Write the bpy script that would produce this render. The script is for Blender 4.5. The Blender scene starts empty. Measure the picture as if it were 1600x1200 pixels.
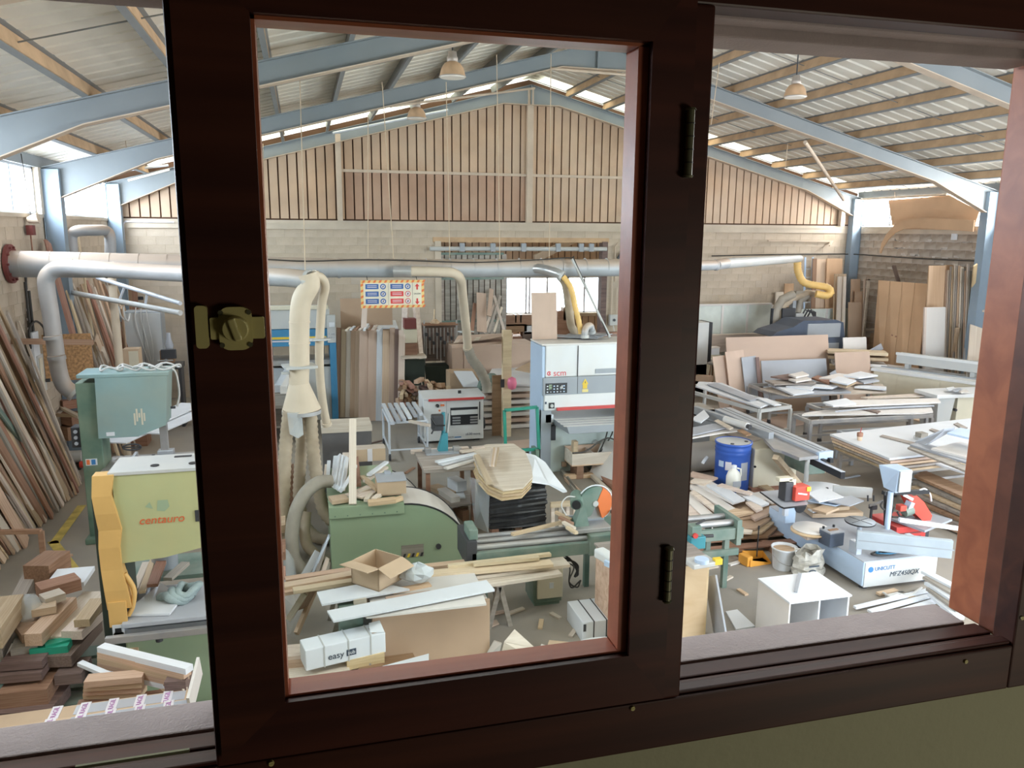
import bpy, bmesh, math, random
from mathutils import Vector, Matrix, Quaternion
random.seed(7)
sc = bpy.context.scene
C = sc.collection
PI = math.pi
V = Vector

# ------------------------------------------------------------------ camera (26 mm-equivalent phone, eye 4.2 m above hall floor)
FPX, H, ROLL = 1235.0, 4.2, .0078
_d = V((470-800, 358-600, FPX)).normalized()
_up = _d.cross(V((1, ROLL, 0)))
if _up.y > 0: _up = -_up
_up.normalize()
_x = _d.cross(_up)
if _x.x < 0: _x = -_x
_M = Matrix((_x, _d, _up))                    # rows: hall axes in camera space (x right, y down, z forward)
cam_d = bpy.data.cameras.new('camera'); cam = bpy.data.objects.new('camera', cam_d); C.objects.link(cam)
cam_d.sensor_width = 36; cam_d.lens = 36*FPX/1600; cam_d.clip_start = .02; cam_d.clip_end = 200
_R = _M @ Matrix(((1,0,0),(0,-1,0),(0,0,-1)))
cam.matrix_world = Matrix.Translation((0,0,H)) @ _R.to_4x4()
sc.camera = cam
def ray(px, py): return _M @ V(((px-800)/FPX, (py-600)/FPX, 1))
def P(px, py, z=0.):
    r = ray(px, py); return V((0,0,H)) + r*((z-H)/r.z)
def A(px, py, Y):
    r = ray(px, py); return V((0,0,H)) + r*(Y/r.y)
def B(px, py, X):
    r = ray(px, py); return V((0,0,H)) + r*(X/r.x)

# ------------------------------------------------------------------ light
sc.view_settings.view_transform = 'Standard'; sc.view_settings.look = 'None'
sc.view_settings.exposure = 0.8; sc.view_settings.gamma = 1.0; sc.view_settings.use_curve_mapping = False
w = bpy.data.worlds.new('sky'); sc.world = w; w.use_nodes = True
bg = w.node_tree.nodes['Background']; bg.inputs[0].default_value = (.86,.93,1,1); bg.inputs[1].default_value = 4.0
def area(name, loc, rot, sx, sy, rad, col):
    l = bpy.data.lights.new(name, 'AREA'); l.shape = 'RECTANGLE'; l.size = sx; l.size_y = sy
    l.energy = rad*PI*sx*sy; l.color = col
    o = bpy.data.objects.new(name, l); C.objects.link(o); o.location = loc; o.rotation_euler = rot
    return o
XL, XR, YF, YN = -4.4, 16.3, 21.0, 1.16       # hall inside faces
XM, ZR, SL = 5.95, 7.93, .262                 # ridge line, rafter top at ridge, slope
SKYC = (.80,.90,1.0)
for y0, y1 in ((1.6,5.7),(6.3,10.7),(11.3,15.7),(16.3,20.6)):
    area('daylight_left', (XL-.32,(y0+y1)/2,4.82), (0,-PI/2+.6,0), .78, y1-y0, 13 if y0 < 10 else 19, SKYC)
    area('daylight_right', (XR+.32,(y0+y1)/2,4.82), (0,PI/2-.05,0), .78, y1-y0, 18 if y0 < 10 else 30, (1,.97,.93))
area('daylight_assumed_gate', (10.5,YN-.3,2.1), (PI/2,0,0), 7.0, 4.1, 5.2, (.70,.84,1))  # daylight through a gateway assumed in the unseen near wall
for xx, rz in ((2.2,-1),(9.7,1)):
    area('added_rooflight_fill', (xx,4.0,ZR-SL*abs(xx-XM)+.12), (0,rz*math.atan(SL),0), 5.5, 2.0, 2.6, (.82,.91,1))  # unseen near roof openings, added to brighten the near hall
for xx, rz in ((.9,-1),(11.0,1)):
    area('daylight_rooflight_far', (xx,20.65,ZR-SL*abs(xx-XM)+.36), (0,rz*math.atan(SL),0), 9.0, .55, 2.5, (1,.95,.82))
area('office_fill_light', (2.6,-1.6,2.95), (PI/2,0,.7), 1.0, .9, 5.5, (1,.93,.76))  # added fill for the window frame; no window stands here

# ------------------------------------------------------------------ materials
MT = {}
def nt(name):
    m = bpy.data.materials.new(name); m.use_nodes = True; MT[name] = m
    n = m.node_tree; return m, n, n.nodes['Principled BSDF']
def mat(name, c, rough=.6, metal=0., var=.12, scale=3., bump=0., bscale=40., rnd=.0, dust=None, dsc=2., damt=.5, alpha=None, spec=.4, settled=None):
    """Plain surface: colour with cloudy wear, optional dusty upper layer, fine relief and per-object variation."""
    m, n, b = nt(name); N = n.nodes; K = n.links
    tc = N.new('ShaderNodeTexCoord')
    no = N.new('ShaderNodeTexNoise'); no.inputs['Scale'].default_value = scale; no.inputs['Detail'].default_value = 5
    K.new(tc.outputs['Object'], no.inputs['Vector'])
    r = N.new('ShaderNodeMapRange'); r.inputs[1].default_value = .3; r.inputs[2].default_value = .7
    r.inputs[3].default_value = 1-var; r.inputs[4].default_value = 1+var*.6; K.new(no.outputs[0], r.inputs[0])
    hs = N.new('ShaderNodeHueSaturation'); hs.inputs['Color'].default_value = (*c,1)
    val = r.outputs[0]
    if rnd:
        oi = N.new('ShaderNodeObjectInfo'); r2 = N.new('ShaderNodeMapRange'); r2.inputs[3].default_value = 1-rnd; r2.inputs[4].default_value = 1+rnd
        K.new(oi.outputs['Random'], r2.inputs[0])
        mu = N.new('ShaderNodeMath'); mu.operation = 'MULTIPLY'; K.new(r2.outputs[0], mu.inputs[0]); K.new(val, mu.inputs[1]); val = mu.outputs[0]
    K.new(val, hs.inputs['Value']); out = hs.outputs[0]
    if dust:
        n2 = N.new('ShaderNodeTexNoise'); n2.inputs['Scale'].default_value = dsc; n2.inputs['Detail'].default_value = 8
        K.new(tc.outputs['Object'], n2.inputs['Vector'])
        r3 = N.new('ShaderNodeMapRange'); r3.inputs[1].default_value = .35; r3.inputs[2].default_value = .7; r3.inputs[4].default_value = damt
        K.new(n2.outputs[0], r3.inputs[0])
        mx = N.new('ShaderNodeMixRGB'); K.new(r3.outputs[0], mx.inputs[0]); K.new(out, mx.inputs[1]); mx.inputs[2].default_value = (*dust,1); out = mx.outputs[0]
    if settled:      # sawdust lying on upward faces
        g = N.new('ShaderNodeNewGeometry'); sx = N.new('ShaderNodeSeparateXYZ'); K.new(g.outputs['Normal'], sx.inputs[0])
        r5 = N.new('ShaderNodeMapRange'); r5.inputs[1].default_value = -.15; r5.inputs[2].default_value = .55; r5.inputs[4].default_value = .9; K.new(sx.outputs[2], r5.inputs[0])
        m5 = N.new('ShaderNodeMixRGB'); K.new(r5.outputs[0], m5.inputs[0]); K.new(out, m5.inputs[1]); m5.inputs[2].default_value = (*settled,1); out = m5.outputs[0]
    K.new(out, b.inputs['Base Color'])
    b.inputs['Roughness'].default_value = rough; b.inputs['Metallic'].default_value = metal
    b.inputs['Specular IOR Level'].default_value = spec
    if bump:
        n3 = N.new('ShaderNodeTexNoise'); n3.inputs['Scale'].default_value = bscale; n3.inputs['Detail'].default_value = 4
        K.new(tc.outputs['Object'], n3.inputs['Vector'])
        bp = N.new('ShaderNodeBump'); bp.inputs['Strength'].default_value = bump; bp.inputs['Distance'].default_value = .01
        K.new(n3.outputs[0], bp.inputs['Height']); K.new(bp.outputs[0], b.inputs['Normal'])
    return m
def wood(name, c1, c2, sc_=(1.2,14,14), rnd=.16, rough=.65, hue=.012, spec=.3):
    """Grain stretched along the local X axis of each board, tinted per board."""
    m, n, b = nt(name); N = n.nodes; K = n.links
    tc = N.new('ShaderNodeTexCoord'); mp = N.new('ShaderNodeMapping'); mp.inputs['Scale'].default_value = sc_
    oi = N.new('ShaderNodeObjectInfo')
    cb = N.new('ShaderNodeCombineXYZ'); mu0 = N.new('ShaderNodeMath'); mu0.operation = 'MULTIPLY'; mu0.inputs[1].default_value = 37
    K.new(oi.outputs['Random'], mu0.inputs[0]); K.new(mu0.outputs[0], cb.inputs[0]); K.new(mu0.outputs[0], cb.inputs[1])
    ad = N.new('ShaderNodeVectorMath'); K.new(tc.outputs['Object'], mp.inputs[0]); K.new(mp.outputs[0], ad.inputs[0]); K.new(cb.outputs[0], ad.inputs[1])
    no = N.new('ShaderNodeTexNoise'); no.inputs['Scale'].default_value = 1; no.inputs['Detail'].default_value = 6; no.inputs['Distortion'].default_value = .6
    K.new(ad.outputs[0], no.inputs['Vector'])
    cr = N.new('ShaderNodeValToRGB'); cr.color_ramp.elements[0].position = .32; cr.color_ramp.elements[1].position = .68
    cr.color_ramp.elements[0].color = (*c1,1); cr.color_ramp.elements[1].color = (*c2,1); K.new(no.outputs[0], cr.inputs[0])
    hs = N.new('ShaderNodeHueSaturation'); K.new(cr.outputs[0], hs.inputs['Color'])
    r2 = N.new('ShaderNodeMapRange'); r2.inputs[3].default_value = 1-rnd; r2.inputs[4].default_value = 1+rnd; K.new(oi.outputs['Random'], r2.inputs[0]); K.new(r2.outputs[0], hs.inputs['Value'])
    sn = N.new('ShaderNodeMath'); sn.operation = 'SINE'; K.new(mu0.outputs[0], sn.inputs[0])
    r4 = N.new('ShaderNodeMapRange'); r4.inputs[1].default_value = -1; r4.inputs[3].default_value = .5-hue; r4.inputs[4].default_value = .5+hue; K.new(sn.outputs[0], r4.inputs[0]); K.new(r4.outputs[0], hs.inputs['Hue'])
    K.new(hs.outputs[0], b.inputs['Base Color']); b.inputs['Roughness'].default_value = rough; b.inputs['Specular IOR Level'].default_value = spec
    return m
def thin_glass(name, tint=(.97,.99,.98), refl=.05):
    m, n, b = nt(name); N = n.nodes; K = n.links; N.remove(b)
    t = N.new('ShaderNodeBsdfTransparent'); t.inputs[0].default_value = (*tint,1)
    g = N.new('ShaderNodeBsdfGlossy'); g.inputs['Roughness'].default_value = .03
    x = N.new('ShaderNodeMixShader'); x.inputs[0].default_value = refl
    K.new(t.outputs[0], x.inputs[1]); K.new(g.outputs[0], x.inputs[2]); K.new(x.outputs[0], N['Material Output'].inputs[0])
    return m
def sheer(name, c, op):
    """Milky plastic film: partly lets through what lies behind it."""
    m, n, b = nt(name); N = n.nodes; K = n.links
    b.inputs['Base Color'].default_value = (*c,1); b.inputs['Roughness'].default_value = .25; b.inputs['Alpha'].default_value = op
    return m

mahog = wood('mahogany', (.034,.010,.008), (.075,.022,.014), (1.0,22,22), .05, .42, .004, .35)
mahog_lit = wood('mahogany_hall_lit', (.30,.085,.045), (.42,.13,.065), (1.0,18,18), .05, .35, .004, .5)  # hall light on reveal and beads put into the wood colour
mahog_mid = wood('mahogany_half_lit', (.10,.030,.020), (.17,.055,.034), (1.0,18,18), .05, .35, .004, .5)  # same wood, half-lit tone put into the colour
mahog_dust = mat('mahogany_dusty', (.44,.375,.375), .75, 0, .18, 6, .2, 200)
brass = mat('brass', (.56,.51,.22), .45, .0, .1, 8)
dkbrass = mat('aged_brass', (.15,.15,.09), .4, .4, .2, 10)
plaster = mat('office_plaster', (.33,.33,.215), .7, 0, .05, 2, .12, 60)
officem = mat('office_dim_wall', (.20,.17,.12), .8)
glassm = thin_glass('window_glass', refl=.02)
paneglass = thin_glass('clerestory_glass', (.96,.98,1), .06)
concrete = mat('floor_concrete', (.30,.275,.245), .75, 0, .18, .7, .15, 25, dust=(.42,.345,.26), dsc=.5, damt=.7)
yellowp = mat('yellow_line_paint', (.62,.47,.12), .7, 0, .35, 5)
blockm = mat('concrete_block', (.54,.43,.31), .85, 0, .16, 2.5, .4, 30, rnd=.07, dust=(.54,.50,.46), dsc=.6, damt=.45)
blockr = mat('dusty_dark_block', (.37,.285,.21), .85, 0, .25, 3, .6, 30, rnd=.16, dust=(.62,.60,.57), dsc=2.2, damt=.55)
mortar = mat('mortar', (.50,.41,.31), .9, 0, .2, 4)
mortarw = mat('smeared_mortar', (.60,.55,.50), .9, 0, .2, 4)
ringb = mat('concrete_band', (.58,.49,.385), .85, 0, .15, 1.5, .3, 20)
cladm = mat('dusty_cladding', (.56,.375,.245), .65, 0, .16, 1.4, 0, rnd=.08, dust=(.60,.47,.35), dsc=.8, damt=.6)
cladgap = mat('cladding_gap', (.115,.06,.035), .8)
roofm = mat('roof_sheet', (.78,.73,.63), .5, .05, .12, .8)
steel = mat('grey_blue_steel_paint', (.235,.262,.275), .5, .05, .10, 1.2, dust=(.30,.30,.29), dsc=.8, damt=.35)
steelr = mat('column_blue_paint', (.27,.34,.41), .5, .1, .12, 1.0)
dustst = mat('dust_laden_purlin', (.55,.37,.22), .8, 0, .2, 3)
dustflange = mat('dusty_flange', (.60,.48,.37), .85, 0, .12, 3)
cladr = mat('red_dusty_cladding', (.47,.285,.19), .65, 0, .16, 1.4, 0, rnd=.08, dust=(.54,.38,.27), dsc=.8, damt=.6)
purlin_s = mat('purlin_steel', (.26,.275,.28), .55, .1, .1, 2)
purlin_d = mat('sag_rod_steel', (.22,.22,.21), .6, .1)  # dark grey steel of the sag rods
rooflight = mat('rooflight_sheet', (.8,.74,.60), .5)
_n = rooflight.node_tree; _b = _n.nodes['Principled BSDF']; _b.inputs['Transmission Weight'].default_value = 0
_t = _n.nodes.new('ShaderNodeBsdfTranslucent'); _t.inputs[0].default_value = (.5,.46,.36,1)
_x2 = _n.nodes.new('ShaderNodeMixShader'); _x2.inputs[0].default_value = .75
_n.links.new(_b.outputs[0], _x2.inputs[1]); _n.links.new(_t.outputs[0], _x2.inputs[2]); _n.links.new(_x2.outputs[0], _n.nodes['Material Output'].inputs[0])

oak = wood('raw_oak', (.46,.31,.20), (.62,.46,.325))
pine = wood('pine', (.60,.45,.30), (.74,.59,.42))
pale = wood('pale_timber', (.58,.475,.385), (.73,.63,.54))
brownw = wood('brown_timber', (.25,.135,.08), (.38,.22,.14))
redw = wood('reddish_timber', (.30,.155,.105), (.43,.25,.175))
darkw = wood('dark_timber', (.14,.095,.08), (.24,.165,.14))
greyw = wood('weathered_timber', (.27,.235,.20), (.42,.37,.32))
whiteb = mat('white_board', (.73,.75,.78), .45, 0, .05, 2, rnd=.06)
warmb = mat('off_white_board', (.72,.675,.63), .5, 0, .07, 1.5, rnd=.07)
greyb = mat('grey_laminate', (.40,.415,.45), .5, 0, .08, 2, rnd=.08)
mdf = mat('mdf', (.50,.345,.235), .7, 0, .08, 2, rnd=.06)
mdfp = mat('pinkish_mdf', (.56,.41,.32), .7, 0, .08, 2, rnd=.08)
ply = wood('plywood', (.58,.40,.235), (.70,.52,.33), (1.5,5,5), .08)
osb = mat('osb', (.50,.28,.13), .7, 0, .5, 18)
orangeply = mat('orange_hardboard', (.63,.405,.245), .6, 0, .1, 1.2, rnd=.05)
card = mat('cardboard', (.55,.40,.27), .8, 0, .08, 3, rnd=.08)
carddk = mat('cardboard_inside', (.36,.24,.15), .85)
galv = mat('galvanised_duct', (.40,.42,.44), .5, .15, .12, 2, settled=(.56,.43,.33))
galvd = mat('dust_coated_duct', (.42,.43,.44), .5, .12, .12, 3, settled=(.58,.45,.35))
cream = mat('cream_pipe', (.64,.53,.40), .55, 0, .08, 3)
tinfoil = mat('bright_galvanised', (.62,.62,.62), .3, .7, .1, 6)
hosem = mat('dusty_hose', (.45,.36,.26), .6, 0, .15, 6)
hoseg = mat('grey_hose', (.33,.29,.235), .6, 0, .15, 6)
hosey = mat('yellow_hose', (.78,.50,.17), .5, 0, .12, 4)
mint = mat('mint_green_paint', (.30,.40,.26), .45, 0, .08, 1.5, dust=(.36,.40,.27), dsc=1.1, damt=.5)
limeg = mat('lime_green_paint', (.44,.47,.25), .45, 0, .10, 1.6, dust=(.50,.44,.22), dsc=1.4, damt=.8)
bluegreen = mat('blue_green_paint', (.23,.37,.38), .5, 0, .18, 1.6, dust=(.42,.40,.27), dsc=1.2, damt=.45)
dgreen = mat('dark_green_paint', (.10,.19,.145), .5, 0, .25, 2, dust=(.30,.32,.22), dsc=2, damt=.6)
blackgr = mat('near_black_green', (.035,.05,.04), .6)
mgreen = mat('machine_green', (.13,.22,.18), .5, 0, .2, 3, dust=(.33,.31,.26), dsc=3, damt=.6)
yguard = mat('ochre_guard', (.66,.40,.135), .55, 0, .1, 3)
mwhite = mat('machine_white', (.72,.73,.73), .4, 0, .05, 2, dust=(.64,.56,.46), dsc=1.5, damt=.35)
mblue = mat('pale_blue_paint', (.50,.62,.78), .4, 0, .05, 2)
mgrey = mat('machine_grey', (.33,.35,.37), .45, 0, .06, 2)
lgrey = mat('light_grey_paint', (.52,.53,.52), .45, 0, .08, 2, dust=(.55,.50,.43), dsc=2, damt=.4)
creamy = mat('cream_paint', (.68,.62,.48), .5, 0, .07, 2)
alu = mat('aluminium', (.56,.60,.66), .35, .5, .06, 5)
iron = mat('cast_iron', (.36,.36,.37), .4, .4, .14, 5, dust=(.58,.52,.44), dsc=3, damt=.5)
dark = mat('dark_metal', (.06,.06,.065), .5, .2, .1, 5)
black = mat('black_plastic', (.022,.022,.024), .45)
redp = mat('red_paint', (.58,.06,.05), .4)
redl = mat('scarlet_plastic', (.72,.09,.06), .4)
orangep = mat('orange_plastic', (.78,.20,.06), .45)
bluep = mat('drum_blue', (.035,.10,.40), .4, 0, .12, 4)
tealp = mat('teal_paint', (.05,.25,.30), .4, 0, .1, 4)
pressb = mat('press_blue', (.06,.24,.42), .45, 0, .1, 2)
navy = mat('navy_cover', (.075,.095,.135), .45, 0, .1, 3)
steelc = mat('white_steel', (.64,.67,.72), .4, .1, .08, 4)
blackfilm = mat('black_stretch_film', (.035,.035,.038), .28, 0, .5, 5, .8, 14, spec=.6)
clearfilm = sheer('clear_film', (.80,.84,.86), .35)
yellow = mat('yellow_enamel', (.80,.55,.05), .5)
rope = mat('pale_cord', (.60,.46,.32), .8)
cable = mat('dark_cable', (.05,.045,.04), .6)
cablew = mat('white_cable', (.62,.60,.57), .6)
lampdust = mat('dusty_lamp_glass', (.66,.43,.26), .45, 0, .15, 6)
lampfit = mat('lamp_fitting', (.55,.48,.42), .45, .3, .2, 8)
lampglow = mat('lamp_lens', (.85,.80,.72), .3)
skyblue = mat('sign_blue', (.05,.13,.36), .5)
signred = mat('sign_red', (.66,.05,.05), .5)
signw = mat('sign_board', (.80,.72,.56), .5)
signy = mat('sign_ochre', (.82,.58,.22), .5)
darkred = mat('dark_red_paint', (.19,.05,.045), .6)
logored = mat('logo_red', (.70,.06,.07), .5)
orangered = mat('logo_orange', (.72,.14,.05), .5)
inkd = mat('ink_dark', (.05,.07,.10), .5)
inkb = mat('ink_blue', (.05,.20,.45), .5)
inkp = mat('tape_purple', (.42,.14,.40), .5)
tapew = mat('tape_white', (.72,.68,.70), .4)
yellowp2 = mat('switch_yellow', (.8,.66,.25), .5)

# ------------------------------------------------------------------ geometry helpers
class MB:
    def __init__(s): s.v = []; s.f = []; s.sm = []
    def add(s, vs, fs, smooth=False):
        o = len(s.v); s.v += [tuple(p) for p in vs]; s.f += [tuple(i+o for i in f) for f in fs]; s.sm += [smooth]*len(fs); return s
    def box(s, c, d, rot=None):
        """Box centred at c with full sizes d; rot is a Matrix or a z angle."""
        h = [x/2 for x in d]
        if rot is not None and not isinstance(rot, (Matrix, Quaternion)): rot = Matrix.Rotation(rot, 3, 'Z')
        if isinstance(rot, Quaternion): rot = rot.to_matrix()
        vs = []
        for sx, sy, sz in ((-1,-1,-1),(1,-1,-1),(1,1,-1),(-1,1,-1),(-1,-1,1),(1,-1,1),(1,1,1),(-1,1,1)):
            p = V((sx*h[0], sy*h[1], sz*h[2]))
            if rot is not None: p = rot @ p
            vs.append(p+V(c))
        return s.add(vs, ((0,3,2,1),(4,5,6,7),(0,1,5,4),(1,2,6,5),(2,3,7,6),(3,0,4,7)))
    def bx(s, x0, x1, y0, y1, z0, z1): return s.box(((x0+x1)/2,(y0+y1)/2,(z0+z1)/2), (abs(x1-x0),abs(y1-y0),abs(z1-z0)))
    def hexa(s, lo, hi):
        """Frustum from four lower and four upper corners (same order)."""
        return s.add(list(lo)+list(hi), ((3,2,1,0),(4,5,6,7),(0,1,5,4),(1,2,6,5),(2,3,7,6),(3,0,4,7)))
    def prism(s, poly, a, b, axis='Y', smooth=False):
        """Extrude a 2-D outline along an axis from a to b. XZ outline for Y, YZ for X, XY for Z."""
        n = len(poly)
        def p(u, v, t): return {'Y':(u,t,v),'X':(t,u,v),'Z':(u,v,t)}[axis]
        vs = [p(u,v,a) for u,v in poly]+[p(u,v,b) for u,v in poly]
        s.add(vs, [tuple(range(n)), tuple(range(2*n-1,n-1,-1))])
        return s.add(vs, [(i,(i+1)%n,n+(i+1)%n,n+i) for i in range(n)], smooth)
    def bar(s, p0, p1, w, t, up=(0,0,1)):
        """Rectangular bar between two points, w across and t along `up`."""
        p0 = V(p0); p1 = V(p1); x = (p1-p0); l = x.length
        R = frame(x, up); return s.box((p0+p1)/2, (l,w,t), R)
    def cyl(s, p0, p1, r0, r1=None, n=14, cap=True, smooth=True):
        p0 = V(p0); p1 = V(p1); r1 = r0 if r1 is None else r1
        R = frame(p1-p0); vs = []
        for p, r in ((p0,r0),(p1,r1)):
            for i in range(n):
                a = 2*PI*i/n; vs.append(p + R@V((0,r*math.cos(a),r*math.sin(a))))
        s.add(vs, [(i,(i+1)%n,n+(i+1)%n,n+i) for i in range(n)], smooth)
        if cap: s.add(vs, [tuple(range(n-1,-1,-1)), tuple(range(n,2*n))])
        return s
    def tube(s, pts, r, n=10, cap=True, rfun=None):
        pts = [V(p) for p in pts]; m = len(pts); vs = []; up = None
        for i, p in enumerate(pts):
            t = (pts[min(i+1,m-1)]-pts[max(i-1,0)]).normalized()
            if up is None: up = V((0,0,1)) if abs(t.z) < .9 else V((0,1,0))
            u = (up - t*up.dot(t)).normalized(); up = u; v = t.cross(u)
            rr = r if rfun is None else rfun(i/(m-1))
            for k in range(n):
                a = 2*PI*k/n; vs.append(p + (u*math.cos(a)+v*math.sin(a))*rr)
        fs = [(i*n+k, i*n+(k+1)%n, (i+1)*n+(k+1)%n, (i+1)*n+k) for i in range(m-1) for k in range(n)]
        s.add(vs, fs, True)
        if cap: s.add(vs, [tuple(range(n-1,-1,-1)), tuple(range((m-1)*n, m*n))])
        return s
    def lathe(s, prof, c=(0,0,0), n=24, smooth=True):
        """Revolve (r,z) profile about the vertical through c."""
        m = len(prof); vs = [(c[0]+r*math.cos(2*PI*k/n), c[1]+r*math.sin(2*PI*k/n), c[2]+z) for r,z in prof for k in range(n)]
        s.add(vs, [(i*n+k, i*n+(k+1)%n, (i+1)*n+(k+1)%n, (i+1)*n+k) for i in range(m-1) for k in range(n)], smooth)
        if prof[0][0] > 1e-4: s.add(vs, [tuple(range(n-1,-1,-1))])
        if prof[-1][0] > 1e-4: s.add(vs, [tuple(range((m-1)*n, m*n))])
        return s
    def build(s, name, m, parent=None, bevel=0., loc=None, rz=0.):
        me = bpy.data.meshes.new(name); me.from_pydata(s.v, [], s.f); me.materials.append(m)
        me.polygons.foreach_set('use_smooth', s.sm); me.update()
        o = bpy.data.objects.new(name, me); C.objects.link(o)
        if parent: o.parent = parent
        if loc is not None: o.location = loc
        if rz: o.rotation_euler.z = rz
        if bevel:
            b = o.modifiers.new('edge', 'BEVEL'); b.width = bevel; b.segments = 2; b.limit_method = 'ANGLE'; b.angle_limit = .7
        return o
def frame(x, up=(0,0,1)):
    x = V(x).normalized(); up = V(up)
    if abs(x.dot(up)) > .999: up = V((0,1,0))
    y = up.cross(x).normalized(); z = x.cross(y)
    return Matrix((x,y,z)).transposed()
def tag(o, label, cat, group=None, kind=None):
    if label: o['label'] = label
    if cat: o['category'] = cat
    if group: o['group'] = group
    if kind: o['kind'] = kind
    return o
def T(name, label, cat, loc=(0,0,0), rz=0., group=None):
    o = bpy.data.objects.new(name, None); C.objects.link(o); o.location = loc; o.rotation_euler.z = rz; o.empty_display_size = .1
    return tag(o, label, cat, group)
def struct(o): o['kind'] = 'structure'; return o
CUBES = {}
def cube(m):
    if m.name not in CUBES:
        b = MB().box((0,0,0),(1,1,1)); me = bpy.data.meshes.new('board_'+m.name); me.from_pydata(b.v, [], b.f); me.materials.append(m); CUBES[m.name] = me
    return CUBES[m.name]
def board(name, p0, p1, w, t, m, label=None, cat=None, group=None, up=(0,0,1), parent=None):
    """One board: local X runs along its length from p0 to p1, thickness t along `up`. Boards share one mesh per material."""
    p0 = V(p0); p1 = V(p1)
    o = bpy.data.objects.new(name, cube(m)); C.objects.link(o)
    M4 = Matrix.Translation((p0+p1)/2) @ frame(p1-p0, up).to_4x4() @ Matrix.Diagonal(((p1-p0).length, w, t, 1))
    if parent: o.parent = parent
    o.matrix_local = M4
    if label: tag(o, label, cat or 'board', group)
    return o
def slab(name, c, d, m, rz=0., label=None, cat=None, group=None, parent=None, tilt=(0,0)):
    o = bpy.data.objects.new(name, cube(m)); C.objects.link(o)
    if parent: o.parent = parent
    o.location = c; o.rotation_euler = (tilt[0],tilt[1],rz); o.scale = d
    if label: tag(o, label, cat or 'board', group)
    return o
def arc(c, r, a0, a1, n, plane='XZ'):
    out = []
    for i in range(n+1):
        a = a0+(a1-a0)*i/n; u, v = r*math.cos(a), r*math.sin(a)
        out.append(V(c)+ (V((u,0,v)) if plane=='XZ' else V((0,u,v)) if plane=='YZ' else V((u,v,0))))
    return out
def smooth_path(pts, k=6):
    """Catmull-Rom through the points."""
    pts = [V(p) for p in pts]; q = [pts[0]*2-pts[1]]+pts+[pts[-1]*2-pts[-2]]; out = []
    for i in range(1, len(q)-2):
        a, b, c, d = q[i-1:i+3]
        for j in range(k):
            t = j/k; out.append(.5*((2*b)+(c-a)*t+(2*a-5*b+4*c-d)*t*t+(3*b-a-3*c+d)*t**3))
    return out+[pts[-1]]
def text(body, m, size, loc, rot, parent=None, name='lettering', shear=0., ext=.001, align='CENTER', bold=0.):
    cu = bpy.data.curves.new(name, 'FONT'); cu.body = body; cu.size = size; cu.extrude = ext; cu.align_x = align; cu.align_y = 'CENTER'; cu.shear = shear; cu.offset = 0
    cu.materials.append(m); tmp = bpy.data.objects.new('tmp', cu); C.objects.link(tmp)
    me = bpy.data.meshes.new_from_object(tmp); bpy.data.objects.remove(tmp); bpy.data.curves.remove(cu)
    o = bpy.data.objects.new(name, me); C.objects.link(o)
    if not me.materials: me.materials.append(m)
    if parent: o.parent = parent
    o.location = loc; o.rotation_euler = rot
    return o
FRONT = (PI/2,0,0)      # text that reads from -Y
# ================================================================== the hall shell
def zt(x): return ZR-SL*abs(x-XM)             # rafter top line
fl = struct(MB().bx(XL-.3,XR+.3,YN-.3,YF+6,-.2,0).build('floor', concrete))
for a, b in (((128,790),(84,850)),((82,846),(122,898))):
    p, q = P(*a), P(*b); o = MB().bar((p.x,p.y,.003),(q.x,q.y,.003),.12,.006).build('floor_line', yellowp, fl)

def block_wall(name, origin, ux, length, z0, z1, m, mm, seen, holes=(), depth=.2, outn=V((0,-1,0)), bw=.4, bh=.2):
    """Block wall: backing in mortar, each block in the band the photo shows its own part, the rest one joined part."""
    ux = V(ux); root = MB()
    spans = [(0,length)]
    for h0, h1, hz in holes: spans = [s for a,b in spans for s in ((a,min(b,h0)),(max(a,h1),b)) if s[1]-s[0] > .01]
    def put(mb, a, b, za, zb, d0, d1):
        c = V(origin)+ux*((a+b)/2)+outn*((d0+d1)/2); c.z = (za+zb)/2
        mb.box(c, (b-a,abs(d1-d0),zb-za), frame(ux))
    for a, b in spans: put(root, a, b, 0, z1, -.004, -depth)
    for h0, h1, hz in holes: put(root, h0, h1, hz, z1, -.004, -depth)
    wall = struct(root.build(name, mm))
    me = bpy.data.meshes.new('block'); bm_ = MB().box((0,0,0),(bw-.008,.03,bh-.008)); me.from_pydata(bm_.v,[],bm_.f); me.materials.append(m)
    rest = MB(); n = 0; r = 0; z = z0 if z0 else 0; Rm = frame(ux).to_4x4()
    row = 0; zz = 0.
    while zz+bh <= z1+.01:
        off = (row%2)*bw/2
        x = -off
        while x < length-.01:
            a, b = max(x,0), min(x+bw, length); ok = b-a > .1
            for h0, h1, hz in holes:
                if zz < hz and b > h0 and a < h1:
                    if a < h0 and h0-a > .1: b = h0
                    elif b > h1 and b-h1 > .1: a = h1
                    else: ok = False
            if ok:
                mid = V(origin)+ux*((a+b)/2); mid.z = zz+bh/2
                if seen(mid) and n < 295 and b-a > bw-.02:
                    o = bpy.data.objects.new('block', me); C.objects.link(o); o.parent = wall
                    o.matrix_local = Matrix.Translation(mid+outn*random.uniform(-.016,-.012)) @ Rm; n += 1
                else: put(rest, a+.004, b-.004, zz+.004, zz+bh-.004, .001, -.02)
            x += bw
        zz += bh; row += 1
    o = rest.build('block_courses', m, wall); o['kind'] = 'stuff'
    return wall
def see_far(p):
    return 3.0 < p.z < 4.3 and -4.2 < p.x < 16 or (p.z > 2.4 and (-3.9 < p.x < 1.2 or 10.5 < p.x < 13.2))
DX0, DX1, DZ = 3.45, 8.2, 3.92
wf = block_wall('wall_far', (XL,YF,0), (1,0,0), XR-XL, 0, 4.2, blockm, mortar, see_far, holes=((DX0-XL,DX1-XL,DZ),))
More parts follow.
